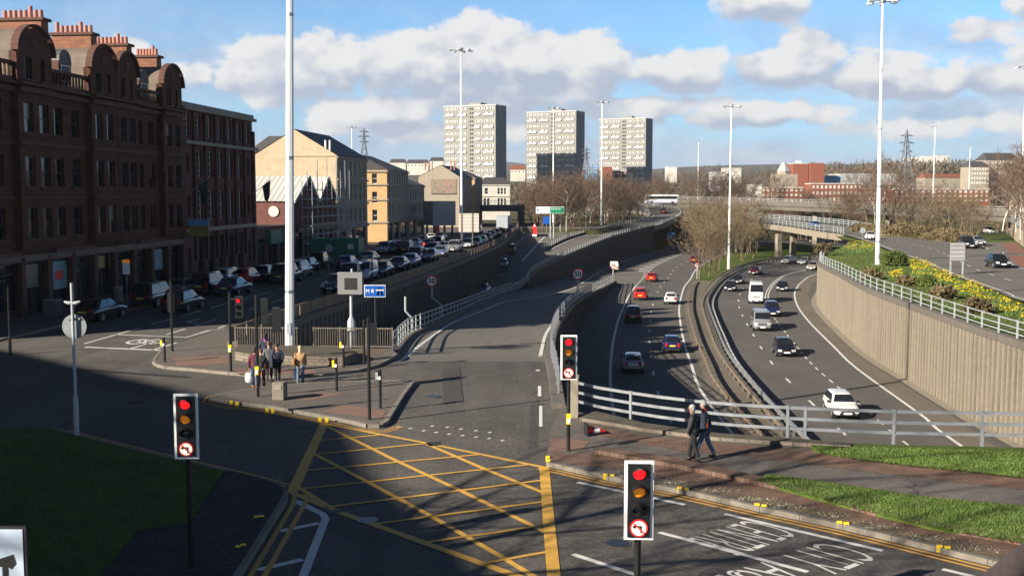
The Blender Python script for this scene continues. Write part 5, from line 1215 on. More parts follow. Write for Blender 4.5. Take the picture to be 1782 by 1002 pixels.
# ------------------------------------------------------------------ vehicles
glassmat('car_glass', (.012, .014, .017), .03, .3, .5, spec=.8)
mat('tyre', (.015, .015, .015), .9, .2, 4); mat('rim_metal', (.32, .33, .34), .35, .1, 3, metal=.6); mat('trim_black', (.014, .014, .015), .5, .2, 4)
mat('lamp_clear', (.62, .64, .66), .12, .1, 5, spec=.8); mat('lamp_red', (.35, .012, .012), .2, .2, 5); mat('lamp_red_on', (.9, .03, .03), .3, .05, 5, emit=3.0)
mat('plate_white', (.7, .7, .68), .5, .04, 5); mat('plate_yellow', (.72, .50, .05), .5, .04, 5)
def paint(name, c, metal=.0):
    m, t, b = newmat('car_paint_' + name); p = pos_of(t, 'obj'); n = t.noise(p, 1.6, 4, .6)
    t.l.new(t.mix(t.lin(n, .35, .65), tuple(x * .82 for x in c), c), b.inputs['Base Color']); b.inputs['Roughness'].default_value = .32; b.inputs['Metallic'].default_value = metal
    b.inputs['Coat Weight'].default_value = .8; b.inputs['Coat Roughness'].default_value = .05
for n_, c_, me_ in (('white', (.72, .72, .71), 0), ('silver', (.38, .40, .42), .45), ('grey', (.13, .14, .15), .4), ('black', (.010, .010, .012), 0), ('dark_blue', (.012, .022, .085), .2), ('blue', (.035, .085, .28), .3), ('pale_blue', (.17, .24, .42), .4),
                    ('red', (.42, .016, .012), 0), ('dark_red', (.14, .012, .016), .2), ('green', (.02, .05, .04), .2), ('beige', (.36, .33, .28), .3)): paint(n_, c_, me_)
# type: L, W, H, belt, bonnet z, wheel r, windscreen base/top, rear top/base (y, front positive), roof inset, front overhang wheel y, rear wheel y
CT = {'hatch': (4.0, 1.72, 1.48, .93, .86, .31, .95, .30, -1.45, -1.86, .2, 1.25, -1.25), 'saloon': (4.6, 1.78, 1.43, .92, .86, .32, .95, .25, -1.05, -1.75, .22, 1.38, -1.36), 'suv': (4.6, 1.86, 1.80, 1.05, 1.02, .38, 1.05, .55, -2.0, -2.22, .17, 1.38, -1.38),
      'mpv': (4.4, 1.80, 1.66, .98, .92, .33, 1.30, .45, -1.85, -2.1, .18, 1.36, -1.34), 'van': (4.9, 1.95, 2.0, 1.12, 1.08, .34, 1.75, .95, -2.38, -2.42, .12, 1.55, -1.45), 'bigvan': (5.9, 2.0, 2.62, 1.30, 1.20, .35, 2.15, 1.35, -2.88, -2.92, .10, 1.9, -1.7),
      'smallvan': (4.3, 1.80, 1.84, 1.03, .98, .32, 1.25, .55, -2.08, -2.13, .10, 1.35, -1.35), 'taxi': (4.6, 1.78, 1.76, 1.02, .98, .34, .75, .35, -1.85, -2.05, .13, 1.45, -1.4)}
_vm = {}
def body_shell(k):
    L, W_, H, belt, bon, wr, wb, wt, rt, rb, ins, fy, ry = CT[k]; h = L / 2; w = W_ / 2
    boxy = k in ('van', 'bigvan', 'smallvan', 'suv', 'taxi')
    tail = belt if k != 'saloon' else belt - .0
    st = [(-h, .36, .60, tail - .14, w * .84), (-h + .08, .26, .62, tail - .03, w * .94), (-h + .5, .22, .64, tail, w), (ry + .5, .20, .64, belt, w), (0, .19, .62, belt - .01, w), (fy - .5, .20, .62, belt - .02, w), (wb, .20, .62, bon + .06, w), (h - .55, .22, .60, bon - .04, w * .98), (h - .14, .26, .56, bon - .17, w * .90), (h, .34, .52, bon - .30, w * .76)]
    mb = MB(); n = 0; rings = []
    for (y, z0, zm, zt, hw) in st:
        half = [(hw * .72, z0), (hw * .97, z0 + .09), (hw, zm), (hw * .975, zt - .10), (hw * .88, zt), (hw * .45, zt + .03)]
        ring = [(x, y, z) for x, z in half] + [(-x, y, z) for x, z in half[::-1]]; rings.append(ring)
    m_ = len(rings[0]); vs = [v for r in rings for v in r]; fs = []
    for i in range(len(rings) - 1):
        for j in range(m_):
            a, b = i * m_ + j, i * m_ + (j + 1) % m_; fs.append((a, a + m_, b + m_, b))
    fs.append(tuple(range(m_))); e = (len(rings) - 1) * m_; fs.append(tuple(range(e + m_ - 1, e - 1, -1))); mb.add(vs, fs)
    me = mb.mesh('body', 'car_paint_white', True); bm = bmesh.new(); bm.from_mesh(me); bmesh.ops.recalc_face_normals(bm, faces=bm.faces); bm.to_mesh(me); bm.free()
    lower = evaluated(me, [('SUBSURF', {'levels': 1, 'render_levels': 1})])
    # greenhouse
    g = MB(); bw, tw = w * .90, w * .90 - ins; zb_, zr_ = belt - .04, H
    def ring(q, x, z, yf, yr, r):
        return [(x, yf - r, z), (x, yr + r, z), (x - r, yr, z), (-x + r, yr, z), (-x, yr + r, z), (-x, yf - r, z), (-x + r, yf, z), (x - r, yf, z)]
    mids = [ring(0, bw, zb_, wb + .02, rb - .02, .10), ring(1, bw + (tw - bw) * .86, zb_ + (zr_ - zb_) * .86, wb + (wt - wb) * .86, rb + (rt - rb) * .86, .14), ring(2, tw - .05, zr_ - .025, wt - .05, rt + .05, .18), ring(3, tw * .55, zr_, wt - .5, rt + .45, .1)]
    vs = [v for r in mids for v in r]; fs = []
    for i in range(3):
        for j in range(8): a, b = i * 8 + j, i * 8 + (j + 1) % 8; fs.append((a, b, b + 8, a + 8))
    fs.append(tuple(range(24, 32))); g.add(vs, fs); gm = g.mesh('greenhouse', 'car_paint_white', True)
    bm = bmesh.new(); bm.from_mesh(lower); bm.from_mesh(gm); bmesh.ops.recalc_face_normals(bm, faces=bm.faces); out = bpy.data.meshes.new('body'); bm.to_mesh(out); bm.free()
    out.materials.append(MATS['car_paint_white']); out.polygons.foreach_set('use_smooth', [True] * len(out.polygons)); out.set_sharp_from_angle(angle=R(38))
    P = {'body': out}
    def gp(yb, yt, f): return yb + (yt - yb) * f
    lo, hi = (.16, .84)
    def xs(f): return bw + (tw - bw) * f
    def zz(f): return zb_ + (zr_ - zb_) * f
    def plate(name, pts, nrm, m='car_glass'): P.setdefault(name, []).append(MB().plate(pts, nrm, .012).mesh(name, m))
    yf = lambda f: wb + .02 + (wt - wb) * f; yr = lambda f: rb - .02 + (rt - rb) * f
    nf = V(0, zr_ - zb_, -(wt - wb)).normalized(); nr = V(0, -(zr_ - zb_), (rt - rb)).normalized()
    plate('windscreen', [V(-xs(lo) + .08, yf(lo), zz(lo)), V(xs(lo) - .08, yf(lo), zz(lo)), V(xs(hi) - .10, yf(hi), zz(hi)), V(-xs(hi) + .10, yf(hi), zz(hi))], nf)
    if k not in ('bigvan', 'smallvan'):
        l2 = .28; plate('rear_window', [V(-xs(l2) + .12, yr(l2), zz(l2)), V(xs(l2) - .12, yr(l2), zz(l2)), V(xs(hi) - .13, yr(hi), zz(hi)), V(-xs(hi) + .13, yr(hi), zz(hi))], nr)
    for sg in (1, -1):
        N_ = V(sg * (zr_ - zb_), 0, (bw - tw)).normalized()
        segs = [(0.0, .5), (.5, 1.0)] if k not in ('bigvan', 'smallvan', 'van') else [(0, .28)] if k != 'van' else [(0, .24), (.26, .6), (.62, .97)]
        for f0, f1 in segs:
            def yy(f, t): return (yf(t) - .16) + ((yr(t) + .14) - (yf(t) - .16)) * f
            q = [V(sg * xs(lo), yy(f0, lo) - .02, zz(lo)), V(sg * xs(lo), yy(f1, lo) + .03, zz(lo)), V(sg * xs(hi), yy(f1, hi) + .03, zz(hi)), V(sg * xs(hi), yy(f0, hi) - .02, zz(hi))]
            plate('side_window', q if sg > 0 else q[::-1], N_)
    # lamps, plates, grille, bumpers, mirrors
    wl = w * .70; fz = bon - .28
    for sg in (1, -1):
        P.setdefault('headlight', []).append(MB().box((sg * wl * .93, h - .17, fz + .02), (.34, .26, .17), -sg * R(22)).mesh('headlight', 'lamp_clear'))
        tz = (belt - .10) if not boxy else belt - .2; P.setdefault('tail_light', []).append(MB().box((sg * (w * .62), -h + .03, tz - .04), (.20, .12, .34 if boxy or k in ('hatch', 'mpv') else .2)).mesh('tail_light', 'lamp_red'))
        P.setdefault('mirror', []).append(MB().box((sg * (w + .07), wb - .22, belt + .06), (.2, .12, .14)).box((sg * (w - .04), wb - .2, belt + .02), (.12, .05, .05)).mesh('mirror', 'trim_black'))
    P['grille'] = [MB().box((0, h - .04, fz - .03), (w * .9, .12, .12)).box((0, h - .03, .40), (w * 1.1, .12, .16)).mesh('grille', 'trim_black')]
    P['rear_bumper'] = [MB().box((0, -h + .04, .36), (w * 1.5, .12, .14)).mesh('rear_bumper', 'trim_black')]
    P['front_plate'] = [MB().box((0, h + .035, .45), (.52, .02, .12)).mesh('front_plate', 'plate_white')]
    P['rear_plate'] = [MB().box((0, -h - .02, .70 if k in ('hatch', 'suv', 'mpv', 'saloon') else .55), (.52, .03, .12)).mesh('rear_plate', 'plate_yellow')]
    whl = []
    for sg in (1, -1):
        mb = MB().slot(0); xo, xi = sg * (w + .012), sg * (w - .19); n = 18
        mb.tube([(xi, 0, 0), (xi + sg * .02, 0, 0), (xo - sg * .03, 0, 0), (xo, 0, 0)], [wr * .94, wr, wr, wr * .93], n); mb.slot(1).tube([(xo - sg * .01, 0, 0), (xo + sg * .006, 0, 0)], [wr * .64, wr * .60], n)
        mb.slot(0); [mb.box((xo + sg * .006, cos(a) * wr * .38, sin(a) * wr * .38), (.012, .05, .05)) for a in (0, 1.257, 2.513, 3.77, 5.03)]
        whl.append(mb.mesh('wheel', ['tyre', 'rim_metal'], True))
    P['wheel'] = whl; P['arch'] = [MB().tube([(sg * (w - .25), 0, 0), (sg * (w + .004), 0, 0)], [wr + .06, wr + .055], 18).mesh('wheel_arch', 'trim_black') for sg in (1, -1)]
    return P
def make_car(k, label, cat, group):
    if k not in _vm: _vm[k] = body_shell(k)
    P = _vm[k]; L, W_, H, belt, bon, wr, wb, wt, rt, rb, ins, fy, ry = CT[k]
    root = thing({'hatch': 'hatchback', 'saloon': 'saloon_car', 'suv': 'off_road_car', 'mpv': 'people_carrier', 'van': 'minibus', 'bigvan': 'delivery_van', 'smallvan': 'small_van', 'taxi': 'taxi'}[k], label, cat, group=group)
    link('body', P['body'], root)
    for n in ('windscreen', 'rear_window', 'side_window', 'headlight', 'tail_light', 'mirror', 'grille', 'rear_bumper', 'front_plate', 'rear_plate'):
        for me in P.get(n, ()): link(n, me, root)
    for i in (0, 1):
        for y in (fy, ry): link('wheel_arch', P['arch'][i], root, (0, y, wr)); link('wheel', P['wheel'][i], root, (0, y, wr))
    return root
_proto = {}
def car(k, col, label, pos, head, cat=None, group='moving and parked cars', brake=False, slope=0.0):
    cat = cat or {'van': 'minibus', 'bigvan': 'van', 'smallvan': 'van', 'taxi': 'taxi'}.get(k, 'car')
    if k not in _proto: r = make_car(k, label, cat, group); _proto[k] = r
    else: r = copy_tree(_proto[k]); r['label'] = label; r['category'] = cat; r['group'] = group
    r.location = pos; r.rotation_euler = (slope, 0, head)
    for ch in r.children:
        if ch.name.startswith('body'): ch.material_slots[0].link = 'OBJECT'; ch.material_slots[0].material = MATS['car_paint_' + col]
        if brake and ch.name.startswith('tail_light'): ch.material_slots[0].link = 'OBJECT'; ch.material_slots[0].material = MATS['lamp_red_on']
    return r
def tangent(pts, y):
    best = min(range(1, len(pts)), key=lambda i: abs(pts[i].y - y)); t = pts[best] - pts[best - 1]; return math.atan2(-t.x, t.y), math.atan2(t.z, math.hypot(t.x, t.y))
def drive(k, col, label, pxy, z, path, away, group, turn=0.0, **kw):
    """near bottom edge centre of the vehicle as seen in the photo -> place on the road"""
    p = G(pxy[0], pxy[1], z); a, sl = tangent(path, p.y); L = CT[k][0]; d = V(-sin(a), cos(a), 0) * (L / 2 * .92); c = p + d
    if callable(z): c.z = z(c.y)
    c.z += .012
    return car(k, col, label, c, a + turn + (0 if away else math.pi), group=group, slope=sl if away else -sl, **kw)
ST = [V(FAC(y), y, 0) for y in range(40, 300, 10)]
GA, GB, GC, GD, GE = 'cars heading away on the left motorway carriageway', 'traffic approaching on the right motorway carriageway', 'cars in the busy street on the left', 'cars climbing the exit ramp', 'traffic on the upper right road'
for k, c, xy_, lab in (('hatch', 'silver', (1102, 650), 'silver-blue hatchback, nearest car on the shaded motorway side'), ('hatch', 'dark_blue', (1170, 615), 'dark blue hatchback ahead of the silver one in the right lane'), ('suv', 'black', (1102, 562), 'black off-road car in the shaded left lane'),
                       ('mpv', 'red', (1114, 523), 'bright red people carrier, nearer of two red cars'), ('hatch', 'white', (1167, 530), 'white hatchback in the right lane beside the red people carrier'), ('hatch', 'red', (1133, 491), 'bright red hatchback further up, beside the striped hatching'),
                       ('saloon', 'dark_red', (1207, 458), 'dark maroon car passing the tree trunks on the central island')):
    drive(k, c, lab, xy_, ZM, CENL, True, GA)
drive('saloon', 'grey', 'dark grey car mostly hidden behind the island trees', (1216, 434), ZM, CENL, True, GA)
drive('smallvan', 'white', 'white box van joining from the slip road', (1067, 473), ZM, ML, True, 'vans on the motorway', turn=.12)
NC = [a.lerp(b, .5) for a, b in nlr]
for k, c, xy_, lab in (('hatch', 'white', (1474, 731), 'shiny white hatchback, nearest car on the sunny carriageway'), ('hatch', 'black', (1369, 622), 'black hatchback alone in the middle of the sunny carriageway'), ('van', 'silver', (1327, 577), 'silver minibus with pale seats behind its windscreen'),
                       ('mpv', 'dark_blue', (1345, 552), 'dark blue car half hidden behind the silver minibus'), ('bigvan', 'white', (1316, 529), 'tall white delivery van with a raised roof'), ('hatch', 'black', (1270, 508), 'black hatchback close to the curved crash barrier'),
                       ('saloon', 'black', (1282, 495), 'dark saloon following just behind the barrier-side hatchback'), ('hatch', 'black', (1361, 508), 'black hatchback between the double white line and the wall'), ('saloon', 'dark_red', (1311, 479), 'dark red saloon in the bend'),
                       ('mpv', 'silver', (1366, 460), 'silver car coming out from under the bridge, left one'), ('saloon', 'silver', (1395, 461), 'silver saloon under the bridge beside the pier'), ('mpv', 'beige', (1411, 471), 'pale silver car emerging from behind the tall wall')):
    drive(k, c, lab, xy_, ZM, NC, False, GB)
for k, c, xy_, lab in (('saloon', 'pale_blue', (837, 515), 'pale blue saloon at the bottom of the exit ramp'), ('hatch', 'pale_blue', (873, 468), 'blue hatchback with a yellow plate halfway up the ramp'), ('mpv', 'black', (888, 442), 'black people carrier near the top of the ramp')):
    drive(k, c, lab, xy_, zr, [V(p.x + 6, p.y, zr(p.y)) for p in STREET_EDGE], True, GD)
drive('saloon', 'dark_red', 'maroon car in the bend of the flyover', (1154, 372), zf, FLY_R, True, 'cars on the flyover')
UR = [a.lerp(b, .5) for a, b in zip(a_, b_)]
drive('saloon', 'white', 'white car on the upper right road behind the tall mast', (1519, 418), 0, UR, False, GE, turn=-.25); drive('saloon', 'blue', 'blue car behind the white bridge railing', (1424, 397), .45, UR, False, GE)
drive('hatch', 'black', 'black hatchback on the upper right road by the red lane', (1741, 467), 0, UR, False, GE, turn=.15); drive('taxi', 'black', 'black taxi at the upper right junction', (1688, 433), 0, UR, False, GE, turn=.1)
drive('saloon', 'silver', 'silver car close behind the black taxi', (1706, 428), 0, UR, False, GE); drive('hatch', 'white', 'small white car in the shadow under the far overpass', (1727, 407), -1.0, UR, False, GE)
# street: parked on the left, then queueing and oncoming cars
for k, c, xy_, aw, lab in (
    ('saloon', 'black', (146, 563), 1, 'black saloon parked alone nearest the sunlit crossing'), ('suv', 'black', (246, 537), 1, 'black off-road car with a spare wheel on its tail, parked'), ('saloon', 'grey', (300, 519), 1, 'grey saloon squeezed in front of the off-road car'),
    ('hatch', 'black', (300, 545), 1, 'black hatchback driving away beside the parked off-road car'), ('suv', 'black', (348, 514), 1, 'dark off-road car parked past the grey saloon'), ('mpv', 'silver', (382, 501), 1, 'silver estate with a shiny roof parked at the kerb'),
    ('saloon', 'dark_blue', (391, 517), 1, 'dark blue saloon driving away in the kerb-side lane'), ('hatch', 'red', (418, 497), 1, 'red hatchback parked among dark cars'), ('hatch', 'dark_blue', (452, 491), 1, 'dark blue hatchback with bright side windows, parked after the red car'),
    ('suv', 'green', (486, 495), 1, 'dark green off-road car partly behind the white pole'), ('mpv', 'silver', (510, 484), 1, 'silver car just to the right of the white pole'), ('hatch', 'dark_blue', (527, 474), 1, 'dark hatchback before the green container'), ('suv', 'black', (550, 468), 1, 'black off-road car beside the end of the green container'),
    ('hatch', 'blue', (598, 470), 1, 'deep blue hatchback in front of the green container'), ('saloon', 'silver', (636, 460), 1, 'silver saloon driving away past the green container'),
    ('saloon', 'dark_blue', (575, 511), 0, 'dark blue saloon, nearest oncoming car beside the parapet'), ('suv', 'black', (600, 496), 0, 'black off-road car with a pale roof following the blue saloon'), ('smallvan', 'white', (626, 491), 0, 'small white van in the queue beside the parapet'),
    ('saloon', 'black', (655, 483), 0, 'black saloon queueing behind the white van'), ('saloon', 'black', (686, 473), 0, 'glossy black saloon with bright headlights in the queue'), ('saloon', 'silver', (707, 466), 0, 'silver saloon tucked behind the glossy black one'),
    ('suv', 'dark_blue', (717, 458), 0, 'dark tall car in the middle of the queue'), ('hatch', 'grey', (729, 456), 0, 'grey hatchback in the shade against the parapet'), ('saloon', 'black', (722, 447), 0, 'black saloon in the outer queue lane'), ('saloon', 'silver', (742, 455), 0, 'silver-grey saloon close to the parapet before the sign back'),
    ('mpv', 'grey', (748, 445), 0, 'grey people carrier in the outer lane of the queue'), ('hatch', 'pale_blue', (762, 449), 0, 'pale blue hatchback in the queue left of the lamp mast'), ('saloon', 'silver', (771, 440), 0, 'silver saloon with a bright bonnet left of the lamp mast'), ('mpv', 'silver', (787, 440), 0, 'silver people carrier right beside the lamp mast'),
    ('saloon', 'white', (810, 433), 0, 'white saloon behind the square sign back'), ('hatch', 'silver', (825, 431), 0, 'silver hatchback just right of the square sign back'), ('hatch', 'white', (835, 427), 0, 'white hatchback at the tapering end of the queue'), ('saloon', 'black', (844, 421), 0, 'small dark saloon far down the queue'),
    ('saloon', 'silver', (852, 416), 0, 'tiny silver saloon far down the queue'), ('saloon', 'grey', (860, 412), 0, 'last grey car of the queue by the lit parapet panels'),
    ('mpv', 'silver', (664, 443), 0, 'silver people carrier parked under the golden tenement'), ('hatch', 'grey', (676, 442), 0, 'grey hatchback parked under the golden tenement'), ('mpv', 'white', (687, 441), 0, 'white people carrier beside the golden tenement shops'), ('suv', 'black', (702, 443), 1, 'black car driving away past the dark shop fronts'),
    ('saloon', 'white', (719, 432), 1, 'white saloon waiting at the far lights'), ('hatch', 'silver', (732, 427), 1, 'silver hatchback parked by the red panel of the billboard'), ('saloon', 'dark_red', (745, 434), 1, 'dark red saloon with its brake lights on'), ('saloon', 'white', (748, 422), 1, 'white car ahead of the braking red saloon'),
    ('saloon', 'silver', (764, 420), 1, 'silver saloon turning off beside the billboard'), ('suv', 'silver', (828, 408), 0, 'silver off-road car near the railway bridge'), ('saloon', 'pale_blue', (890, 404), 1, 'pale blue car at the top of the ramp junction'), ('saloon', 'dark_red', (868, 404), 1, 'dark red car waiting under the railway bridge'),
    ('mpv', 'dark_red', (757, 432), 0, 'maroon people carrier passing the braking saloon')):
    drive(k, c, lab, xy_, 0, ST, bool(aw), GC, brake='brake lights' in lab)
# box lorry and bus
lo_ = thing('box_lorry', 'small box lorry with a pale grey back near the railway bridge', 'lorry', G(876, 405, 0) + V(0, 4, 0), TH)
MB().box((0, 0, 2.1), (2.3, 5.5, 2.5)).build('box_body', 'sign_grey', lo_); MB().box((0, 3.6, 1.4), (2.1, 1.6, 2.0)).build('cab', 'car_paint_white', lo_); MB().box((0, 0, .7), (2.0, 6.5, .3)).build('chassis', 'trim_black', lo_)
for x in (-1.05, 1.05):
    for y in (-1.7, 2.9): link('wheel', _vm['bigvan']['wheel'][1 if x < 0 else 0], lo_, (0, y, .4))
bp = D(1151, 356, 372); bu = thing('bus', 'white and lilac single-deck bus crossing behind the flyover bend', 'bus', (bp.x, 372, zf(372) + .05), R(-92))
mat('bus_lilac', (.45, .42, .60), .4, .1, 2)
bb_ = MB().box((0, 0, 1.75), (2.5, 11.6, 2.9)).mesh('body', 'car_paint_white'); bb_ = evaluated(bb_, [('BEVEL', {'width': .25, 'segments': 3})]); link('body', bb_, bu)
for sg in (1, -1):
    MB().box((sg * 1.26, .2, 2.15), (.04, 10.6, .95)).build('side_window', 'car_glass', bu); MB().box((sg * 1.255, 0, .75), (.03, 10.8, .55)).build('skirt_panel', 'bus_lilac', bu)
    for y in (-3.4, 3.6): MB().cyl((sg * 1.05, y, .45), (sg * 1.29, y, .45), .48, n=16).build('wheel', 'tyre', bu)
MB().box((0, 5.79, 1.95), (2.1, .06, 1.4)).build('windscreen', 'car_glass', bu); MB().box((0, 5.8, 2.95), (1.6, .05, .3)).build('destination_panel', 'trim_black', bu)
# ------------------------------------------------------------------ lighting masts
def mast(label, base, h, r0, r1, heads=True, n=8, square=False):
    root = thing('lighting_mast', label, 'lamp mast', base, 0, 'tall white lighting masts'); mb = MB(); k = 7
    for i in range(k):
        a, b = i / k, (i + 1) / k; mb.cyl((0, 0, h * a), (0, 0, h * b + .03), r0 + (r1 - r0) * a, r0 + (r1 - r0) * b + .004, n)
    mb.build('pole', 'mast_white', root, smooth=30)
    if r0 > .225:
        for q in (.09, .3, .52, .74): MB().cyl((0, 0, h * q), (0, 0, h * q + .16), r0 + (r1 - r0) * q + .012, n=n).build('joint_collar', 'galv', root)
        MB().box((0, -r0 * .96, 1.1), (.2, .05, .6)).build('access_door', 'sign_grey', root)
    MB().box((0, 0, .06), (r0 * 3, r0 * 3, .16)).build('base_plate', 'galv', root)
    if heads:
        MB().cyl((0, 0, h - .2), (0, 0, h + .3), .35, .35, 10).build('hub', 'galv', root)
        for i in range(6):
            a = i * math.pi / 3 + .3; mb = MB(); mb.bar((0, 0, h), (cos(a) * 1.3, sin(a) * 1.3, h - .05), .09, .09); l = mb.build('lamp_arm', 'galv', root); MB().box((cos(a) * 1.55, sin(a) * 1.55, h - .12), (.75, .42, .22), a).build('lamp_head', 'sign_grey', l)
    return root
mast('broad octagonal white mast rising out of the top of the picture', G(504, 608, .13), 32, .235, .12).rotation_euler = (0, R(1.05), 0)
mast('tall white mast standing in the daffodil bank on the right', G(1527, 462, -.5), 30.6, .28, .13).rotation_euler = (0, R(-.5), 0)
for pxx, pyt, hh, zb_, lab in ((803, 92, 30, 0, 'white mast with a ring of lamps beside the queueing cars'), (963, 190, 30, -1.2, 'white mast behind the green direction sign'), (1047, 180, 30, 0, 'white mast in front of the right-hand tower block'), (1271, 187, 30, -6.2, 'white mast standing among the central island trees'),
                              (1215, 247, 30, 0, 'small far mast above the bare trees left of the island mast'), (1625, 222, 30, 1, 'far mast above the brick flats, taller of the right pair'), (1687, 256, 30, 1, 'shortest far mast above the brick flats'), (613, 223, 30, 0, 'far mast behind the cream gable roof'), (1779, 120, 30, -.3, 'mast cut by the right edge above the birches'), (1530, 213, 30, 0, 'far lamp head peeping out behind the daffodil bank mast')):
    Y = (hh + zb_ - CAMZ) * FPX / (335 - pyt); p = D(pxx, 300, Y); mast(lab, (p.x, p.y, zb_), hh, .22, .11)
# ------------------------------------------------------------------ traffic signals
mat('signal_red', (.85, .008, .012), .35, .05, 9, emit=.8); mat('signal_amber', (.75, .23, .015), .35, .05, 9, emit=.12); mat('signal_dark', (.02, .03, .03), .2, .2, 9, spec=.7); mat('signal_face', (.90, .82, .66), .4, .05, 9, emit=.25)
def aspect(mb_parent, x, z, m, r=.105, y=-.0):
    l = MB().tube([(x, y - .02, z), (x, y - .045, z), (x, y - .06, z)], [r, r * .8, r * .25], 20).build('lens', m, mb_parent, smooth=True)
    mb = MB(); n = 18
    for i in range(n):
        a0, a1 = R(-25) + R(230) * i / n, R(-25) + R(230) * (i + 1) / n; d0, d1 = [.06 + .17 * max(0, sin(max(0, min(math.pi, (a + R(25)) / R(230) * math.pi)))) for a in (a0, a1)]
        q = (r + .015); mb.quad((x + q * cos(a0), y, z + q * sin(a0)), (x + q * cos(a1), y, z + q * sin(a1)), (x + q * cos(a1), y - d1, z + q * sin(a1) - .02 * d1), (x + q * cos(a0), y - d0, z + q * sin(a0) - .02 * d0))
    mb.build('visor', 'black_paint', mb_parent)
def signal(label, base, z0, rz, banned=True, red=True, board=True, scale=1.0, pole_h=None, group='traffic signals'):
    root = thing('traffic_signal', label, 'traffic light', base, rz, group); W_, H = .50, 1.38
    MB().cyl((0, .12, 0), (0, .12, pole_h or z0 + H - .1), .058, n=12).build('pole', 'black_paint', root, smooth=30)
    b = MB().box((0, 0, z0 + H / 2), (W_ - .11, .12, H - .1)).build('signal_body', 'black_paint', root)
    if board:
        mb = MB(); t = .062
        for x in (-1, 1): mb.box((x * (W_ / 2 - t / 2), -.01, z0 + H / 2), (t, .03, H))
        for z in (t / 2, H - t / 2): mb.box((0, -.01, z0 + z), (W_ - 2 * t, .03, t))
        mb.build('white_border', 'sign_white', root); MB().box((0, .012, z0 + H / 2), (W_ - .01, .015, H - .01)).build('backing_board', 'black_paint', root)
    y = -.062
    aspect(b, 0, z0 + 1.17, 'signal_red' if red else 'signal_dark', y=y); aspect(b, 0, z0 + .86, 'signal_amber' if red else 'signal_dark', y=y); aspect(b, 0, z0 + .55, 'signal_dark', y=y)
    if banned:
        z = z0 + .22; s = MB().cyl((0, y, z), (0, y - .02, z), .155, n=28).build('turn_sign', 'sign_red', root); MB().cyl((0, y - .018, z), (0, y - .026, z), .125, n=28).build('turn_sign_face', 'signal_face', s)
        mb = MB(); yy = y - .03; mb.box((.035, yy, z - .035), (.03, .006, .10)).box((-.012, yy, z + .03), (.125, .006, .03)).add([(-.12, yy - .003, z + .03), (-.055, yy - .003, z + .075), (-.055, yy - .003, z - .015)], ((0, 2, 1),)); mb.build('turn_arrow', 'sign_black', s)
        MB().bar((-.09, yy - .008, z + .09), (.09, yy - .008, z - .09), .006, .026).build('red_slash', 'sign_red', s)
    return root
def foot(px_, Y): p = D(px_, 335, Y); return V(p.x, Y, 0)
signal('nearest red traffic light, its bottom cut off, beside the lane lettering', foot(1117, 18.35) + V(0, 0, -.02), 2.16, R(-2))
signal('red traffic light on the shaded paving at the lower left', G(331, 990, .15), 2.38, R(4)); signal('red traffic light at the near end of the bridge railing', G(989, 786, .12), 2.25, R(-3))
def plain_signal(label, base, h, rz, man=False, heads=((0, 2.2),), back=False):
    root = thing('traffic_signal', label, 'traffic light', base, rz, 'black signal posts'); MB().cyl((0, 0, 0), (0, 0, h), .06, n=10).build('pole', 'black_paint', root, smooth=30)
    for x, z in heads:
        b = MB().box((x, -.12 if not back else .14, z + .45), (.30, .2, .98)).build('signal_body', 'black_paint', root)
        if not back:
            for i, m in enumerate(('signal_dark', 'signal_dark', 'signal_red' if man else 'signal_dark')): aspect(b, x, z + .15 + i * .3, m, .09, -.225)
        MB().bar((0, 0, z + .8), (x, -.1 if not back else .1, z + .8), .05, .05).build('bracket', 'black_paint', root)
    return root
plain_signal('black signal post with a lit red man by the corner railing', G(402, 646, .12), 3.55, R(0), True, ((.45, 2.45),)); plain_signal('slim black signal post beside the cycle symbol', G(300, 611, .12), 3.6, R(0), False, ((-.05, 2.0),), True)
plain_signal('black signal post in front of the people crossing', G(449, 690, .12), 4.0, R(0), False, ((.25, 2.9), (.75, 2.55)), True); plain_signal('bare leaning black pole on the tip of the traffic island', G(643, 730, .12), 3.6, R(0), False, (), True)
ps_ = plain_signal('black signal post behind the traffic island pole', G(634, 634, .12), 2.1, R(0), False, ((.42, .95),), True)
def push_post(label, base, h, face=1, yellow=True):
    root = thing('push_button_post', label, 'crossing post', base, R(0), 'black crossing posts'); MB().cyl((0, 0, 0), (0, 0, h), .055, n=10).build('post', 'black_paint', root, smooth=30)
    b = MB().box((-.06 * face, -.07, h - .22), (.18, .12, .36)).build('button_box', 'black_paint', root); MB().box((-.11 * face, -.11, h - .22), (.09, .08, .28)).build('yellow_side' if yellow else 'pale_side', 'yellow_plastic' if yellow else 'sign_grey', b); MB().box((-.02, -.14, h - .3), (.1, .02, .12)).build('button_plate', 'sign_white', b)
push_post('black crossing post with a yellow button box at the left kerb', G(287, 630, .12), 1.15); push_post('black crossing post in the middle of the island', G(586, 680, .12), 1.35); push_post('black crossing post with a pale box near the island tip', G(662, 710, .12), 1.45, 1, False); push_post('yellow-sided crossing post beside the white mast', G(598, 640, .12), 1.3)
for lab, p in (('yellow button box fixed to the signal post in front of the crossing group', G(449, 690, .12)), ('yellow button box on the corner signal post', G(402, 646, .12)), ('yellow button box low on the right signal post', G(989, 786, .12))):
    b = thing('button_box', lab, 'button box', p + V(.0, -.09, 1.05), 0, 'yellow button boxes'); MB().box((0, 0, 0), (.14, .11, .32)).build('case', 'yellow_plastic', b); MB().box((0, -.07, -.05), (.1, .02, .14)).build('plate', 'sign_white', b)
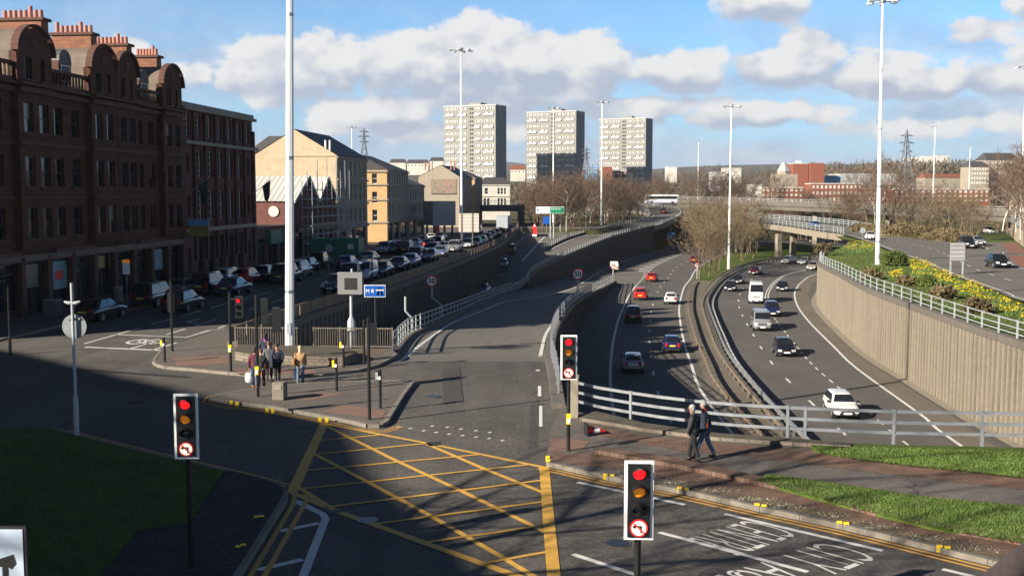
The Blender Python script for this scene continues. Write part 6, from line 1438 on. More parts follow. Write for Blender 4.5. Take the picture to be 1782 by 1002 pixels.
# ------------------------------------------------------------------ signs
def disc_sign(parent, c, r, txt, rz=0, size=.4, y=0.0):
    s = MB().cyl((c[0], c[1] - .0, c[2]), (c[0], c[1] - .03, c[2]), r, n=32).build('sign_plate', 'sign_red', parent); MB().cyl((c[0], c[1] - .028, c[2]), (c[0], c[1] - .036, c[2]), r * .78, n=32).build('sign_face', 'sign_white', s)
    lettering('numerals', txt, Matrix.Translation((c[0], c[1] - .042, c[2])) @ Matrix.Rotation(R(90), 4, 'X'), 'sign_black', s, bold=.018, size=size)
def speed_sign(label, base, h, crank, r, txt='50'):
    root = thing('speed_limit_sign', label, 'road sign', base, 0, 'round red-rimmed speed limit signs'); cx = crank
    MB().tube([(0, 0, 0), (0, 0, h * .42), (cx, 0, h * .62), (cx, 0, h)], .075, 8).build('post', 'rail_white', root)
    if r: disc_sign(root, (cx, -.1, h + r * .55), r, txt, size=r * 1.25)
    return root
speed_sign('round 50 sign on a cranked white post above the slip road railing', G(768, 557, zc), 2.9, -.75, .45); speed_sign('empty cranked white post on the slip road railing', G(718, 582, zc), 2.5, -.45, 0).__setitem__('category', 'sign post')
speed_sign('round 50 sign above the curved railing beside the motorway', V(7.0, 116, zc(116)), 2.6, .0, .60); speed_sign('small far 50 sign at the end of the curved railing', V(15.6, 168, zc(168)), 2.4, 0, .42); speed_sign('round 50 sign at the tip of the treed island', V(30.6, 180, ZM), 2.2, 0, .42)
speed_sign('round 50 sign in front of the bare trees by the green sign', D(975, 400, 225).xy.to_3d(), 2.3, 0, .45)
ms = thing('matrix_sign', 'grey message sign with a dark screen on a stout white post', 'message sign', G(612, 604, .13), R(-6))
MB().tube([(0, 0, 0), (0, 0, 1.35), (0, 0, 1.6), (0, 0, 2.9)], [.21, .21, .075, .075], 8).build('post', 'rail_white', ms, smooth=30); c = MB().box((0, -.05, 3.32), (1.28, .34, 1.12)).build('case', 'sign_case', ms); MB().box((.05, -.225, 3.30), (.66, .02, .60)).build('screen', 'shop_dark', c); MB().cyl((.06, 0, 3.85), (.06, 0, 4.05), .06).build('cap', 'rail_white', ms); MB().box((0, -.23, 3.84), (1.3, .03, .06)).build('rim', 'grey_post', c)
m8 = thing('motorway_sign', 'blue motorway sign with white border and lettering next to the message sign', 'road sign', G(656, 606, .0) + V(.05, -1.0, 0), 0)
zs_ = 8.08 - 171 * 55.5 / FPX; MB().cyl((0, .1, -2), (0, .1, zs_), .05, n=8).build('post', 'black_paint', m8)
p_ = MB().box((0, 0, zs_), (1.08, .03, .62)).build('border', 'sign_white', m8); MB().box((0, -.012, zs_), (1.02, .03, .56)).build('panel', 'sign_blue', p_)
lettering('lettering', 'M 8', Matrix.Translation((-.26, -.032, zs_)) @ Matrix.Rotation(R(90), 4, 'X'), 'sign_white', p_, size=.27)
mb = MB(); 
for sx in (-1, 1): mb.add([(.26 + sx * .03, -.03, zs_ + .2), (.26 + sx * .075, -.03, zs_ + .2), (.26 + sx * .16, -.03, zs_ - .22), (.26 + sx * .05, -.03, zs_ - .22)], ((0, 1, 2, 3), (3, 2, 1, 0)))
mb.box((.26, -.034, zs_ + .05), (.42, .01, .045)).box((.09, -.034, zs_ + .03), (.035, .01, .06)).box((.43, -.034, zs_ + .03), (.035, .01, .06)); mb.build('motorway_symbol', 'sign_white', p_)
def board(name, label, base, w, h, zc_, face, posts=(-.35, .35), rz=0.0, post_h=None, pm='galv', th=.08):
    root = thing(name, label, 'road sign', base, rz); P = MB().box((0, 0, zc_), (w, th, h)).build('panel', face, root)
    for x in posts: MB().box((x * w, th / 2 + .07, (post_h or zc_ + h / 2) / 2), (.12, .12, post_h or zc_ + h / 2)).build('post', pm, root)
    return root, P
bk = D(1665, 480, 108); r, P = board('sign_back', 'pale back of a two-post sign among the daffodils', V(bk.x, 108, -.3), 1.45, 1.75, 2.55, 'render_grey', (-.42, .42), 0, None, 'rail_white'); [MB().box((0, -.06, 1.9 + i * .42), (1.45, .04, .04)).build('stiffener', 'grey_post', P) for i in range(4)]
r, P = board('sign_back', 'large square sign back with rust-brown posts beside the lamp mast', G(815, 438, 0) + V(0, 2, 0), 2.8, 2.6, 3.9, 'render_white', (-.36, .18), 0, None, 'rust_fence', .06)
for x in (-1.0, .5): MB().box((x, -.06, 3.9), (.16, .06, 2.6)).build('rust_post', 'rust_fence', P)
for i in range(6): MB().box((0, -.05, 2.75 + i * .46), (2.8, .03, .03)).build('stiffener', 'grey_post', P)
gp = D(957, 415, 222); r = thing('direction_sign', 'wide direction sign, white left half and green right half, on tall posts', 'road sign', V(gp.x, 222, -1.2), 0)
MB().box((0, 0, 5.7), (5.7, .1, 1.35)).build('white_panel', 'sign_white', r); P = MB().box((1.4, -.06, 5.7), (2.75, .06, 1.2)).build('green_panel', 'sign_green', r); MB().box((-1.4, -.055, 5.7), (2.7, .03, 1.15)).build('inset_panel', 'plate_white', r)
for x in (.1, .75): MB().cyl((x, .2, 0), (x, .2, 6.3), .12, n=8).build('post', 'rail_white', r)
lettering('lettering', 'Dumbarton', Matrix.Translation((1.2, -.1, 5.95)) @ Matrix.Rotation(R(90), 4, 'X'), 'sign_white', P, size=.42); lettering('lettering', 'City Centre', Matrix.Translation((-1.2, -.08, 5.9)) @ Matrix.Rotation(R(90), 4, 'X'), 'sign_black', r, size=.38)
for x, m, sg in ((2.5, 'sign_white', 1), (-2.4, 'sign_black', -1)): MB().add([(x - .2, -.1, 5.95), (x + .15, -.1, 5.85), (x - .05 + .2 * sg, -.1, 5.4)], ((0, 1, 2), (2, 1, 0))).build('arrow', m, r)
bs = D(951, 402, 232); r, P = board('blue_sign', 'small blue sign in front of the bare trees below the direction sign', V(bs.x, 232, -.4), 1.5, 1.6, 2.6, 'sign_blue', (0,))
bs = G(1173, 436, ZM) + V(0, 6, 0); r, P = board('blue_sign', 'blue sign with white columns under the flyover', bs, 1.9, 1.7, 3.4, 'sign_blue', (-.3, .3)); [MB().box((-.6 + i * .4, -.05, 3.4), (.08, .02, 1.2)).build('white_bar', 'sign_white', P) for i in range(4)]
rw = D(930, 405, 225); r = thing('roadworks_sign', 'red and white roadworks sign standing at the ramp top', 'road sign', V(rw.x, 225, -.9), 0)
MB().plate([(-.55, 0, .4), (.55, 0, .4), (.45, 0, 1.9), (-.45, 0, 1.9)], (0, -1, 0), .08).build('red_board', 'sign_red', r); P = MB().plate([(-.42, 0, 1.92), (.42, 0, 1.92), (0, 0, 2.7)], (0, -1, 0), .06).build('triangle', 'sign_red', r); MB().plate([(-.26, -.065, 2.0), (.26, -.065, 2.0), (0, -.065, 2.48)], (0, -1, 0), .02).build('triangle_face', 'sign_white', P); MB().box((0, 0, .2), (.9, .5, .4)).build('foot', 'sign_white', r)
rs_ = thing('round_sign_back', 'grey back of a round sign on a slim white post', 'road sign', G(134, 764, 0), 0)
MB().tube([(0, 0, 0), (0, 0, 1.35), (0, 0, 1.45), (0, 0, 5.15)], [.085, .085, .05, .05], 10).build('post', 'rail_white', rs_, smooth=30); MB().cyl((0, .1, 3.72), (0, .13, 3.72), .40, n=28).build('plate', 'grey_post', rs_); MB().box((0, .07, 3.98), (.44, .05, .05)).build('bracket', 'grey_post', rs_); MB().tube([(-.26, 0, 4.55), (-.13, 0, 4.5), (0, 0, 4.5), (.13, 0, 4.5), (.26, 0, 4.55)], [.03, .06, .05, .06, .03], 8).build('loudspeaker', 'sign_grey', rs_)
rs2 = thing('round_sign_back', 'small round sign back beside the white car on the upper road', 'road sign', V(D(1501, 420, 175).x, 175, -.3), 0); MB().cyl((0, 0, 0), (0, 0, 2.5), .04).build('post', 'galv', rs2); MB().cyl((0, 0, 2.3), (0, .03, 2.3), .45, n=24).build('plate', 'sign_grey', rs2)
ys_ = foot(20, 11.0); ys_.x = -5.16; mat('lane_sign_face', (.42, .50, .60), .3, .12, 1.2); r = thing('lane_sign', 'white sign with a black arrow cut by the lower left corner', 'road sign', (-5.40, 11.0, -.09), 0)  # bluish tint of the white face imitates reflected cloud
P = MB().box((0, 0, 4.25), (.78, .03, 1.0)).build('border', 'sign_black', r); Q = MB().box((0, -.01, 4.25), (.72, .03, .94)).build('panel', 'lane_sign_face', r)
mb = MB(); yy = -.03; mb.add([(.08, yy, 4.40), (.26, yy, 4.46), (.285, yy, 4.36), (.235, yy, 4.30), (.20, yy, 4.33), (.20, yy, 3.9), (.14, yy, 3.9), (.14, yy, 4.33), (.06, yy, 4.33)], ((0, 8, 7, 4, 3, 2, 1), (4, 7, 6, 5))); mb.build('arrow', 'sign_black', Q)
for x in (-.2, .2): MB().cyl((x, .08, 0), (x, .08, 4.7), .04).build('post', 'grey_post', r)
bs_ = thing('bus_stop_sign', 'white bus stop flag with an orange top in front of the shops', 'bus stop', G(222, 530, .12), 0); MB().cyl((0, 0, 0), (0, 0, 3.3), .04).build('post', 'grey_post', bs_); MB().box((0, -.05, 2.6), (.5, .04, .85)).build('flag', 'sign_white', bs_); MB().box((0, -.06, 3.1), (.5, .05, .22)).build('orange_top', 'signal_amber', bs_)
# ------------------------------------------------------------------ small street objects
cb = thing('concrete_block', 'squat pale concrete block on the traffic island', 'block', G(484, 696, .12), R(-8)); m_b = evaluated(MB().box((0, .2, .34), (.46, .46, .68)).mesh('block', 'kerb'), [('BEVEL', {'width': .02, 'segments': 2})]); link('block', m_b, cb); MB().box((0, -.045, .5), (.3, .012, .2)).build('worn_plate', 'concrete', cb)
ep = thing('railing_pillar', 'square weathered concrete pillar at the end of the bridge railing', 'pillar', G(997, 726, .12), R(-6)); MB().box((0, .1, .72), (.36, .4, 1.44)).build('shaft', 'concrete', ep); MB().box((0, .1, 1.46), (.40, .44, .06)).build('cap', 'concrete', ep)
cn = thing('traffic_cone', 'grubby red and white traffic cone lying on its side by the signal', 'cone', G(1020, 757, .13), R(-78)); MB().box((0, 0, .2), (.40, .05, .40)).build('base', 'trim_black', cn)
MB().cyl((0, .02, .2), (0, .25, .17), .15, .11, 14).build('lower_cone', 'sign_red', cn); MB().cyl((0, .25, .17), (0, .45, .14), .11, .075, 14).build('white_band', 'sign_white', cn); MB().cyl((0, .45, .14), (0, .66, .10), .075, .03, 14).build('tip', 'sign_red', cn)
km = None
def kmark(x, y, up=0.0, first=[None]):
    p = G(x, y, .1)
    lab = 'small bright yellow block on the kerb, one of a pair'
    if first[0] is None:
        r = thing('kerb_marker', lab, 'kerb marker', p, 0, 'yellow kerb markers'); MB().box((0, -.03, .0), (.115, .07, .16)).build('block', 'yellow_plastic', r); first[0] = r
    else: dup(first[0], p)
for x, y in ((1053, 828), (1065, 829), (1182, 851), (1194, 853), (1317, 880), (1329, 882), (1460, 911), (1472, 913), (1634, 953), (1648, 955), (465, 713), (475, 714), (557, 729), (569, 730), (403, 700), (413, 702), (447, 902), (456, 901), (415, 954), (424, 951), (953, 797), (954, 803)): kmark(x, y)
mat('handrail_brown', (.05, .04, .04), .5, .3, 5); hr = thing('footbridge_handrail', 'blurred dark handrail cutting the lower right corner', 'handrail', (0, 0, 0)); a_h, b_h = D(1745, 1003, 2.2), D(1800, 962, 2.05); MB().tube([a_h - (b_h - a_h) * 2, b_h + (b_h - a_h) * 3], .028, 12).build('rail', 'handrail_brown', hr, smooth=True); MB().cyl(b_h + (b_h - a_h) * 2, (b_h + (b_h - a_h) * 2) + V(0, 0, -1.2), .025).build('post', 'black_paint', hr)
bn = thing('litter_bin', 'square grey bin on the shaded pavement in front of the shops', 'bin', G(93, 552, .12), TH); MB().box((0, 0, .55), (.8, .8, 1.1)).build('box', 'concrete_dark', bn); MB().box((0, 0, 1.13), (.86, .86, .08)).build('lid', 'grey_post', bn)
bn2 = thing('litter_bin', 'round grey bin beside the bus stop flag', 'bin', G(206, 524, .12), 0); MB().cyl((0, 0, 0), (0, 0, 1.0), .3, .33).build('drum', 'concrete', bn2); MB().cyl((0, 0, 1.0), (0, 0, 1.06), .35, .33).build('lid', 'grey_post', bn2)
for i, (x, y) in enumerate(((566, 460), (650, 505), (545, 505))):
    Y = G(x, y, 0).y
for x, y, t, lab in ((573, 520, 437, 'slim dark street post nearest the message sign'), (648, 480, 440, 'slim dark street post beside the white van'), (18, 600, 500, 'slim dark post at the far left pavement')):
    p = G(x, y + 18, .0); h = CAMZ - (t - 335) * p.y / FPX; q = thing('street_post', lab, 'post', p, 0, 'slim dark street posts'); MB().cyl((0, 0, 0), (0, 0, h), .05, .04, 8).build('pole', 'black_paint', q); MB().cyl((0, 0, 0), (0, 0, .9), .08, .08, 8).build('base', 'black_paint', q)
# ------------------------------------------------------------------ trees
def barkmat(name, c1, c2):
    m, t, b = newmat(name); p = pos_of(t); n = t.noise(p, 2.0, 5, .7); oi = t.node('ShaderNodeObjectInfo')
    c = t.mix(t.lin(n, .35, .65), c1, c2); c = t.mix(1.0, c, t.mix(oi.outputs['Random'], (.72, .70, .66), (1.25, 1.2, 1.15)), 'MULTIPLY')
    t.l.new(c, b.inputs['Base Color']); b.inputs['Roughness'].default_value = .9; b.inputs['Specular IOR Level'].default_value = .15
barkmat('bark_brown', (.075, .055, .04), (.14, .105, .075)); barkmat('bark_white', (.42, .39, .34), (.62, .58, .50)); barkmat('bark_olive', (.10, .085, .05), (.16, .13, .085))
barkmat('twig_red', (.078, .054, .043), (.140, .098, .076)); barkmat('twig_brown', (.09, .07, .048), (.165, .13, .088)); barkmat('twig_olive', (.105, .085, .045), (.18, .145, .08)); barkmat('leaf_green', (.06, .10, .026), (.125, .155, .042)); barkmat('far_twig', (.075, .06, .045), (.13, .105, .07))
def tree_meshes(seed, h, spread, trunk_r, bark, twig, nl=9, up=.9, stems=1, ntw=1500, tw=(.7, 1.5, .045), low=.25):
    rr = random.Random(seed); T = MB(); tips = []
    def limb(p, d, L, r, lev):
        pts = [p]; rs = [r]; n = 4; q = p.copy(); dd = d.copy()
        for i in range(n):
            dd = (dd + V(rr.gauss(0, .13), rr.gauss(0, .13), rr.gauss(.05 * up, .07))).normalized(); q = q + dd * (L / n); pts.append(q.copy()); rs.append(r * (1 - .75 * (i + 1) / n))
        T.tube(pts, rs, 6 if lev == 0 else (4 if lev == 1 else 3), False)
        if lev >= 2: tips.extend([(a, dd.copy()) for a in pts[1:]]); return
        k = nl if lev == 0 else 5
        for i in range(k):
            t = (low + (1 - low) * (i + rr.random()) / k) if lev == 0 else .25 + .75 * (i + rr.random()) / k
            j = min(n - 1, int(t * n)); a = pts[j].lerp(pts[j + 1], t * n - j); az = rr.uniform(0, 6.28); el = rr.uniform(.25, .9) * up
            nd = V(cos(az) * cos(el), sin(az) * cos(el), sin(el)); nd = (nd + dd * .25).normalized()
            limb(a, nd, L * (.30 + .34 * (1 - abs(t - .45))) * spread if lev == 0 else L * rr.uniform(.4, .62), max(.018, rs[j] * .5), lev + 1)
        tips.append((pts[-1], dd.copy()))
    for s in range(stems): limb(V(rr.gauss(0, .3) if stems > 1 else 0, rr.gauss(0, .3) if stems > 1 else 0, 0), V(rr.gauss(0, .06 * stems), rr.gauss(0, .06 * stems), 1).normalized(), h * rr.uniform(.8, .92), trunk_r, 0)
    C = MB()
    for i in range(ntw):
        p, d = tips[rr.randrange(len(tips))]; a = V(rr.gauss(0, .6), rr.gauss(0, .6), rr.gauss(.35 * up, .5)); a = (a + d * .6).normalized(); L = rr.uniform(*tw[:2]); s = p + V(rr.gauss(0, .35), rr.gauss(0, .35), rr.gauss(0, .3))
        x = a.cross(V(rr.gauss(0, 1), rr.gauss(0, 1), rr.gauss(0, 1))).normalized() * tw[2] * rr.uniform(.6, 1.4); e = s + a * L; e.z = max(e.z, .3); C.tri(s - x, s + x, e)
        m_ = s + a * L * .45; b2 = (a + V(rr.gauss(0, .6), rr.gauss(0, .6), rr.gauss(.1, .5))).normalized(); C.tri(m_ - x * .7, m_ + x * .7, m_ + b2 * L * .55)
    return T.mesh('trunk', bark, True), C.mesh('crown', twig)
TM = {}
for i in range(4): TM['red', i] = tree_meshes(10 + i, 12, 1.0, .20, 'bark_brown', 'twig_red', 10, .95, 1, 1000, (.7, 1.6, .038))
for i in range(3): TM['birch', i] = tree_meshes(30 + i, 13, .72, .12, 'bark_white', 'twig_red', 12, .95, 1, 800, (.6, 1.5, .033))
for i in range(4): TM['olive', i] = tree_meshes(50 + i, 9, 1.05, .13, 'bark_olive', 'twig_olive', 9, 1.0, 2, 430, (.5, 1.2, .027), .38)
for i in range(3): TM['brown', i] = tree_meshes(70 + i, 10, 1.15, .18, 'bark_brown', 'twig_brown', 11, .85, 2, 950, (.6, 1.4, .04))
TM['big', 0] = tree_meshes(90, 15, 1.1, .28, 'bark_brown', 'twig_red', 14, .8, 1, 900, (.5, 1.2, .03)); TM['big', 1] = tree_meshes(91, 14, 1.2, .26, 'bark_brown', 'twig_red', 13, .8, 1, 800, (.5, 1.2, .03))
def bush_mesh(seed, h, r, n, m, leaf=.16):
    rr = random.Random(seed); B = MB(); S = MB()
    for i in range(14): a = rr.uniform(0, 6.28); S.tube([V(0, 0, 0), V(cos(a) * r * .3, sin(a) * r * .3, h * .5), V(cos(a) * r * .7, sin(a) * r * .7, h * rr.uniform(.6, 1))], [.04, .03, .01], 4, False)
    for i in range(n):
        a, q, z = rr.uniform(0, 6.28), r * math.sqrt(rr.random()), rr.random(); z2 = h * (.08 + .92 * z) * (1 - .35 * (q / r) ** 2); p = V(cos(a) * q, sin(a) * q, z2); d = V(rr.gauss(0, 1), rr.gauss(0, 1), rr.gauss(.4, .8)).normalized(); x = d.cross(V(rr.gauss(0, 1), rr.gauss(0, 1), 1)).normalized() * leaf * .35; B.tri(p - x, p + x, p + d * leaf * rr.uniform(.8, 2.2))
    return S.mesh('stems', 'bark_brown'), B.mesh('foliage', m)
for i in range(2): TM['greenbush', i] = bush_mesh(110 + i, 1.6, 1.3, 2200, 'leaf_green', .2); TM['twigbush', i] = bush_mesh(120 + i, 1.5, 1.4, 420, 'twig_olive', .4); TM['olivebush', i] = bush_mesh(130 + i, 3.0, 2.6, 3000, 'twig_olive', .4)
CATS = {'red': ('bare_tree', 'tree'), 'birch': ('birch_tree', 'tree'), 'olive': ('small_tree', 'tree'), 'brown': ('bare_tree', 'tree'), 'big': ('bare_tree', 'tree'), 'greenbush': ('green_bush', 'bush'), 'twigbush': ('bare_bush', 'bush'), 'olivebush': ('thicket_bush', 'bush')}
def tree(kind, i, p, label, group, sc=1.0, zs=1.0):
    a, b = TM[kind, i % sum(1 for k in TM if k[0] == kind)]; r = thing(CATS[kind][0], label, CATS[kind][1], p, rng.uniform(0, 6.28), group, (sc, sc, sc * zs)); link(a.name, a, r); link(b.name, b, r); return r
# wood behind the flyover
GW = 'bare trees massed behind the flyover'; tr = random.Random(3); n = 0
def fly_left(y): return at_y(LF, y).x if y < 332 else 42
spots = []
while n < 78:
    y = tr.uniform(236, 345); x = tr.uniform(4, 44)
    if y < 332 and x > fly_left(y) - 3.2: continue
    if x < 4 + (y - 236) * .02 or any((x - a) ** 2 + (y - b) ** 2 < 6 for a, b in spots): continue
    spots.append((x, y)); k = tr.choice(('red', 'red', 'red', 'birch', 'brown')); lab = {'red': 'reddish bare tree in the wood behind the flyover', 'birch': 'white-stemmed bare birch in the wood behind the flyover', 'brown': 'brown many-stemmed bare tree in the wood behind the flyover'}[k]
    tree(k, tr.randrange(9), (x, y, max(-1.0, terr(x, y)) - .1), lab, GW, tr.uniform(.56, .90)); n += 1
GB_ = 'bare trees beyond the flyover bend'; n = 0
while n < 60:
    y = tr.uniform(300, 420); x = tr.uniform(50, 100) if y < 368 else tr.uniform(5, 110)
    if y < 368 and x < 56: continue
    if abs(x - corr(y)) < 14 and y < 400: continue
    k = tr.choice(('red', 'brown', 'red', 'birch')); tree(k, tr.randrange(9), (x, y, terr(x, y) - .2), {'red': 'reddish bare tree far beyond the flyover bend', 'brown': 'brown bare tree far beyond the flyover bend', 'birch': 'pale-stemmed birch far beyond the flyover bend'}[k], GB_, tr.uniform(.75, 1.1)); n += 1
# slope between the flyover and the road bridge
n = 0
while n < 17:
    y = tr.uniform(252, 300); x = tr.uniform(44, 62)
    if x < .172 * y or x > at_y(RRL, y).x - 3: n += .1; continue
    tree(tr.choice(('brown', 'olive')), tr.randrange(9), (x, y, max(-6, terr(x, y))), 'olive-brown bare tree on the slope left of the road bridge', 'bare trees left of the road bridge', tr.uniform(.8, 1.15)); n += 1
# central island trees
GI = 'small bare trees on the central island'
for i, (x, y, s) in enumerate(((1219, 486, .82), (1230, 482, .9), (1226, 474, .85), (1243, 478, .8), (1250, 470, .95), (1262, 467, .85), (1238, 465, .9), (1276, 462, .8), (1266, 455, 1.0), (1290, 455, .75), (1284, 447, 1.0), (1297, 448, 1.1), (1256, 452, .95), (1240, 450, .9), (1310, 452, .7), (1305, 442, 1.1), (1270, 444, 1.1), (1318, 441, 1.0))):
    lab = ('small olive-brown tree at the near tip of the central island', 'leaning olive-brown tree just behind the island tip')[i] if i < 2 else 'small olive-brown bare tree on the central island grass'
    p = G(x, y, ZM + .13); tree('olive' if i % 3 else 'brown', i, p, lab, GI, s * .9)
# right of the bridge road
GR = 'bare trees behind the bridge road'
for i, (x, base, Y, k, s) in enumerate(((1512, 0, 232, 'red', .95), (1535, 0, 226, 'red', 1.05), (1552, 0, 236, 'brown', 1.05), (1490, 0, 250, 'brown', .8), (1525, 0, 245, 'birch', .9), (1570, 0, 224, 'brown', .72), (1590, 0, 228, 'brown', .7), (1605, 0, 214, 'brown', .66), (1622, 0, 222, 'red', .62), (1640, 0, 205, 'brown', .7), (1655, 0, 215, 'brown', .68), (1668, 0, 198, 'olive', .85), (1682, 0, 192, 'brown', .68), (1636, 0, 225, 'red', .7), (1692, 0, 200, 'olive', .8), (1478, 0, 262, 'brown', .75), (1462, 0, 270, 'brown', .7), (1440, 0, 280, 'brown', .62), (1580, 0, 240, 'red', .75), (1700, 0, 190, 'brown', .5))):
    tree(k, i, (D(x, 335, Y).x, Y, -.4), {'red': 'reddish bare tree behind the cream railing of the bridge road', 'brown': 'brown twiggy tree behind the cream railing of the bridge road', 'birch': 'pale birch behind the cream railing of the bridge road', 'olive': 'olive twiggy tree near the far underpass'}[k], GR, s)
for i, (x, Y, s) in enumerate(((1540, 206, .8), (1560, 202, .9), (1580, 200, 1.0), (1598, 196, .8), (1615, 190, .9), (1520, 214, .8), (1500, 222, .8), (1630, 186, .7), (1662, 182, .8), (1678, 178, .7), (1645, 188, .8))): tree('olivebush', i, (D(x, 335, Y).x, Y, -.5), 'olive thicket along the verge behind the cream railing', 'thickets along the verge', s)
GBR = 'birches on the bank at the right edge'
for i, (x, Y, s) in enumerate(((1740, 150, .80), (1752, 141, .88), (1763, 150, .95), (1773, 138, .9), (1781, 146, 1.0), (1790, 135, .95), (1733, 162, .85), (1748, 168, .9), (1768, 160, 1.0), (1757, 128, .7), (1800, 150, 1.0), (1725, 172, .8))):
    tree('birch' if i % 3 else 'red', i, (D(x, 335, Y).x + 2, Y, 2.0), 'white-stemmed birch with purple-brown twigs above the low wall' if i % 3 else 'purple-brown bare tree among the birches above the low wall', GBR, s * .88)
structure('birch_bank', MB().sheet([(p.x + 1.2, p.y) for p in uw] + [(140, 205), (140, 118)], 2.15), 'soil')
# shrubs on the wall top and in the daffodil bank
for i, (x, y, k, s, lab) in enumerate(((1556, 462, 'greenbush', 1.05, 'rounded green bush just right of the tall mast'), (1516, 486, 'twigbush', .7, 'brown bare bush growing over the wall fence below the mast'), (1577, 497, 'twigbush', .6, 'brown bush in the fence among the daffodils'), (1640, 520, 'twigbush', .72, 'wider brown bush beside the fence in the daffodils'), (1612, 498, 'greenbush', .7, 'low green bush between two daffodil drifts'), (1432, 440, 'twigbush', .9, 'scraggy bush at the far end of the tall wall'), (1700, 545, 'twigbush', .7, 'thin brown scrub at the fence further right'))):
    tree(k, i, G(x, y, -.35), lab, None, s)
# the trees whose shadows streak the near road (left of the frame)
for i, p in enumerate(((-15.5, 14, 0), (-20, 5, 0))): tree('big', i, p, ('bare street tree left of the junction, nearest the lawn', 'bare street tree left of the junction, middle one', 'bare street tree left of the junction, furthest back')[i], None, (1.0, 1.05, .95)[i])
# daffodils
def scatter(poly, n, fn, seed=1):
    rr = random.Random(seed); xs = [p.x for p in poly]; yy = [p.y for p in poly]; got = 0
    while got < n:
        x, y = rr.uniform(min(xs), max(xs)), rr.uniform(min(yy), max(yy)); ins = False
        for i in range(len(poly)):
            a, b = poly[i], poly[i - 1]
            if (a.y > y) != (b.y > y) and x < (b.x - a.x) * (y - a.y) / (b.y - a.y) + a.x: ins = not ins
        if ins: fn(rr, x, y); got += 1
mat('daffodil_yellow', (.64, .50, .02), .6, .2, 2); barkmat('daffodil_leaf', (.06, .11, .03), (.11, .17, .05))
beds = [(px([(1462, 433), (1478, 424), (1510, 422), (1528, 428), (1525, 438), (1490, 440)], -.3), 420), (px([(1578, 452), (1600, 452), (1650, 476), (1720, 505), (1790, 545), (1790, 562), (1740, 545), (1690, 520), (1640, 498), (1590, 484), (1586, 470)], -.3), 1500), (px([(1546, 480), (1568, 473), (1572, 484), (1552, 488)], -.3), 160), (px([(1582, 402), (1600, 407), (1640, 418), (1632, 421), (1590, 410)], -.1), 260)]
F, Lf = MB(), MB()
def flower(rr, x, y):
    if sin(x * .9 + 1) * sin(y * .6) + rr.gauss(0, .45) < -.15: return leafy(rr, x, y)
    z = -.32 + rr.uniform(.25, .48); s = rr.uniform(.045, .085); a = rr.uniform(0, 6.28); c = V(x, y, z)
    for k in range(3): b = a + k * 1.05; u, w = V(cos(b), sin(b), .2) * s, V(-sin(b), cos(b), .5) * s * .6; F.quad(c - u - w, c + u - w, c + u + w, c - u + w)
    leafy(rr, x, y)
def leafy(rr, x, y):
    for k in range(3): a = rr.uniform(0, 6.28); p = V(x + rr.gauss(0, .1), y + rr.gauss(0, .1), -.36); q = V(cos(a) * .03, sin(a) * .03, 0); Lf.tri(p - q, p + q, p + V(rr.gauss(0, .07), rr.gauss(0, .07), rr.uniform(.2, .42)))
for i, (poly, n_) in enumerate(beds): scatter(poly, n_, flower, i)
tag(F.build('daffodils', 'daffodil_yellow'), kind='stuff'); tag(Lf.build('daffodil_leaves', 'daffodil_leaf'), kind='stuff')
T_ = MB()
def tuft(rr, x, y):
    z = bank_z(x, y) - .02
    for k in range(3): a = rr.uniform(0, 6.28); p = V(x + rr.gauss(0, .2), y + rr.gauss(0, .2), z); q = V(cos(a) * .05, sin(a) * .05, 0); T_.tri(p - q, p + q, p + V(rr.gauss(0, .12), rr.gauss(0, .12), rr.uniform(.08, .2)))
scatter([V(p.x + .1, p.y, 0) for p in edge if p.y > 55] + [V(p.x + 9, p.y, 0) for p in edge[::-1] if p.y > 55], 1700, tuft, 9)
tag(T_.build('rough_grass_tufts', 'blade'), kind='stuff')
# far woods on the rising ground
FT = MB(); rr = random.Random(21)
def far_clump(x, y, h, w, n=26):
    z0 = terr(x, y)
    for k in range(n):
        a, q, t = rr.uniform(0, 6.28), math.sqrt(rr.random()) * w, rr.random(); p = V(x + cos(a) * q, y + sin(a) * q * .5, z0 + h * (.05 + .85 * t) * (1 - .3 * q / w)); s = h * .11; d = V(rr.gauss(0, .5), rr.gauss(0, .5), rr.gauss(.8, .4)).normalized(); u = d.cross(V(rr.gauss(0, 1), rr.gauss(0, 1), rr.gauss(0, .3))).normalized() * s * .45; FT.tri(p - u, p + u, p + d * s * 2.2)
for k in range(330): y = rr.uniform(460, 800); x = rr.uniform(-.36, .50) * y; far_clump(x, y, rr.uniform(6, 12), rr.uniform(4, 9))
for k in range(420): y = rr.uniform(800, 2300); x = rr.uniform(-.42, .52) * y; far_clump(x, y, rr.uniform(8, 15), rr.uniform(8, 26), 22)
for k in range(260): y = rr.uniform(1100, 1750); x = rr.uniform(.27, .50) * y; far_clump(x, y, rr.uniform(14, 24), rr.uniform(7, 16), 34)
for k in range(90): y = rr.uniform(390, 480); x = rr.uniform(.15, .52) * y; far_clump(x, y, rr.uniform(3, 8), rr.uniform(3, 8), 40)
tag(FT.build('far_woods', 'far_twig'), kind='stuff')
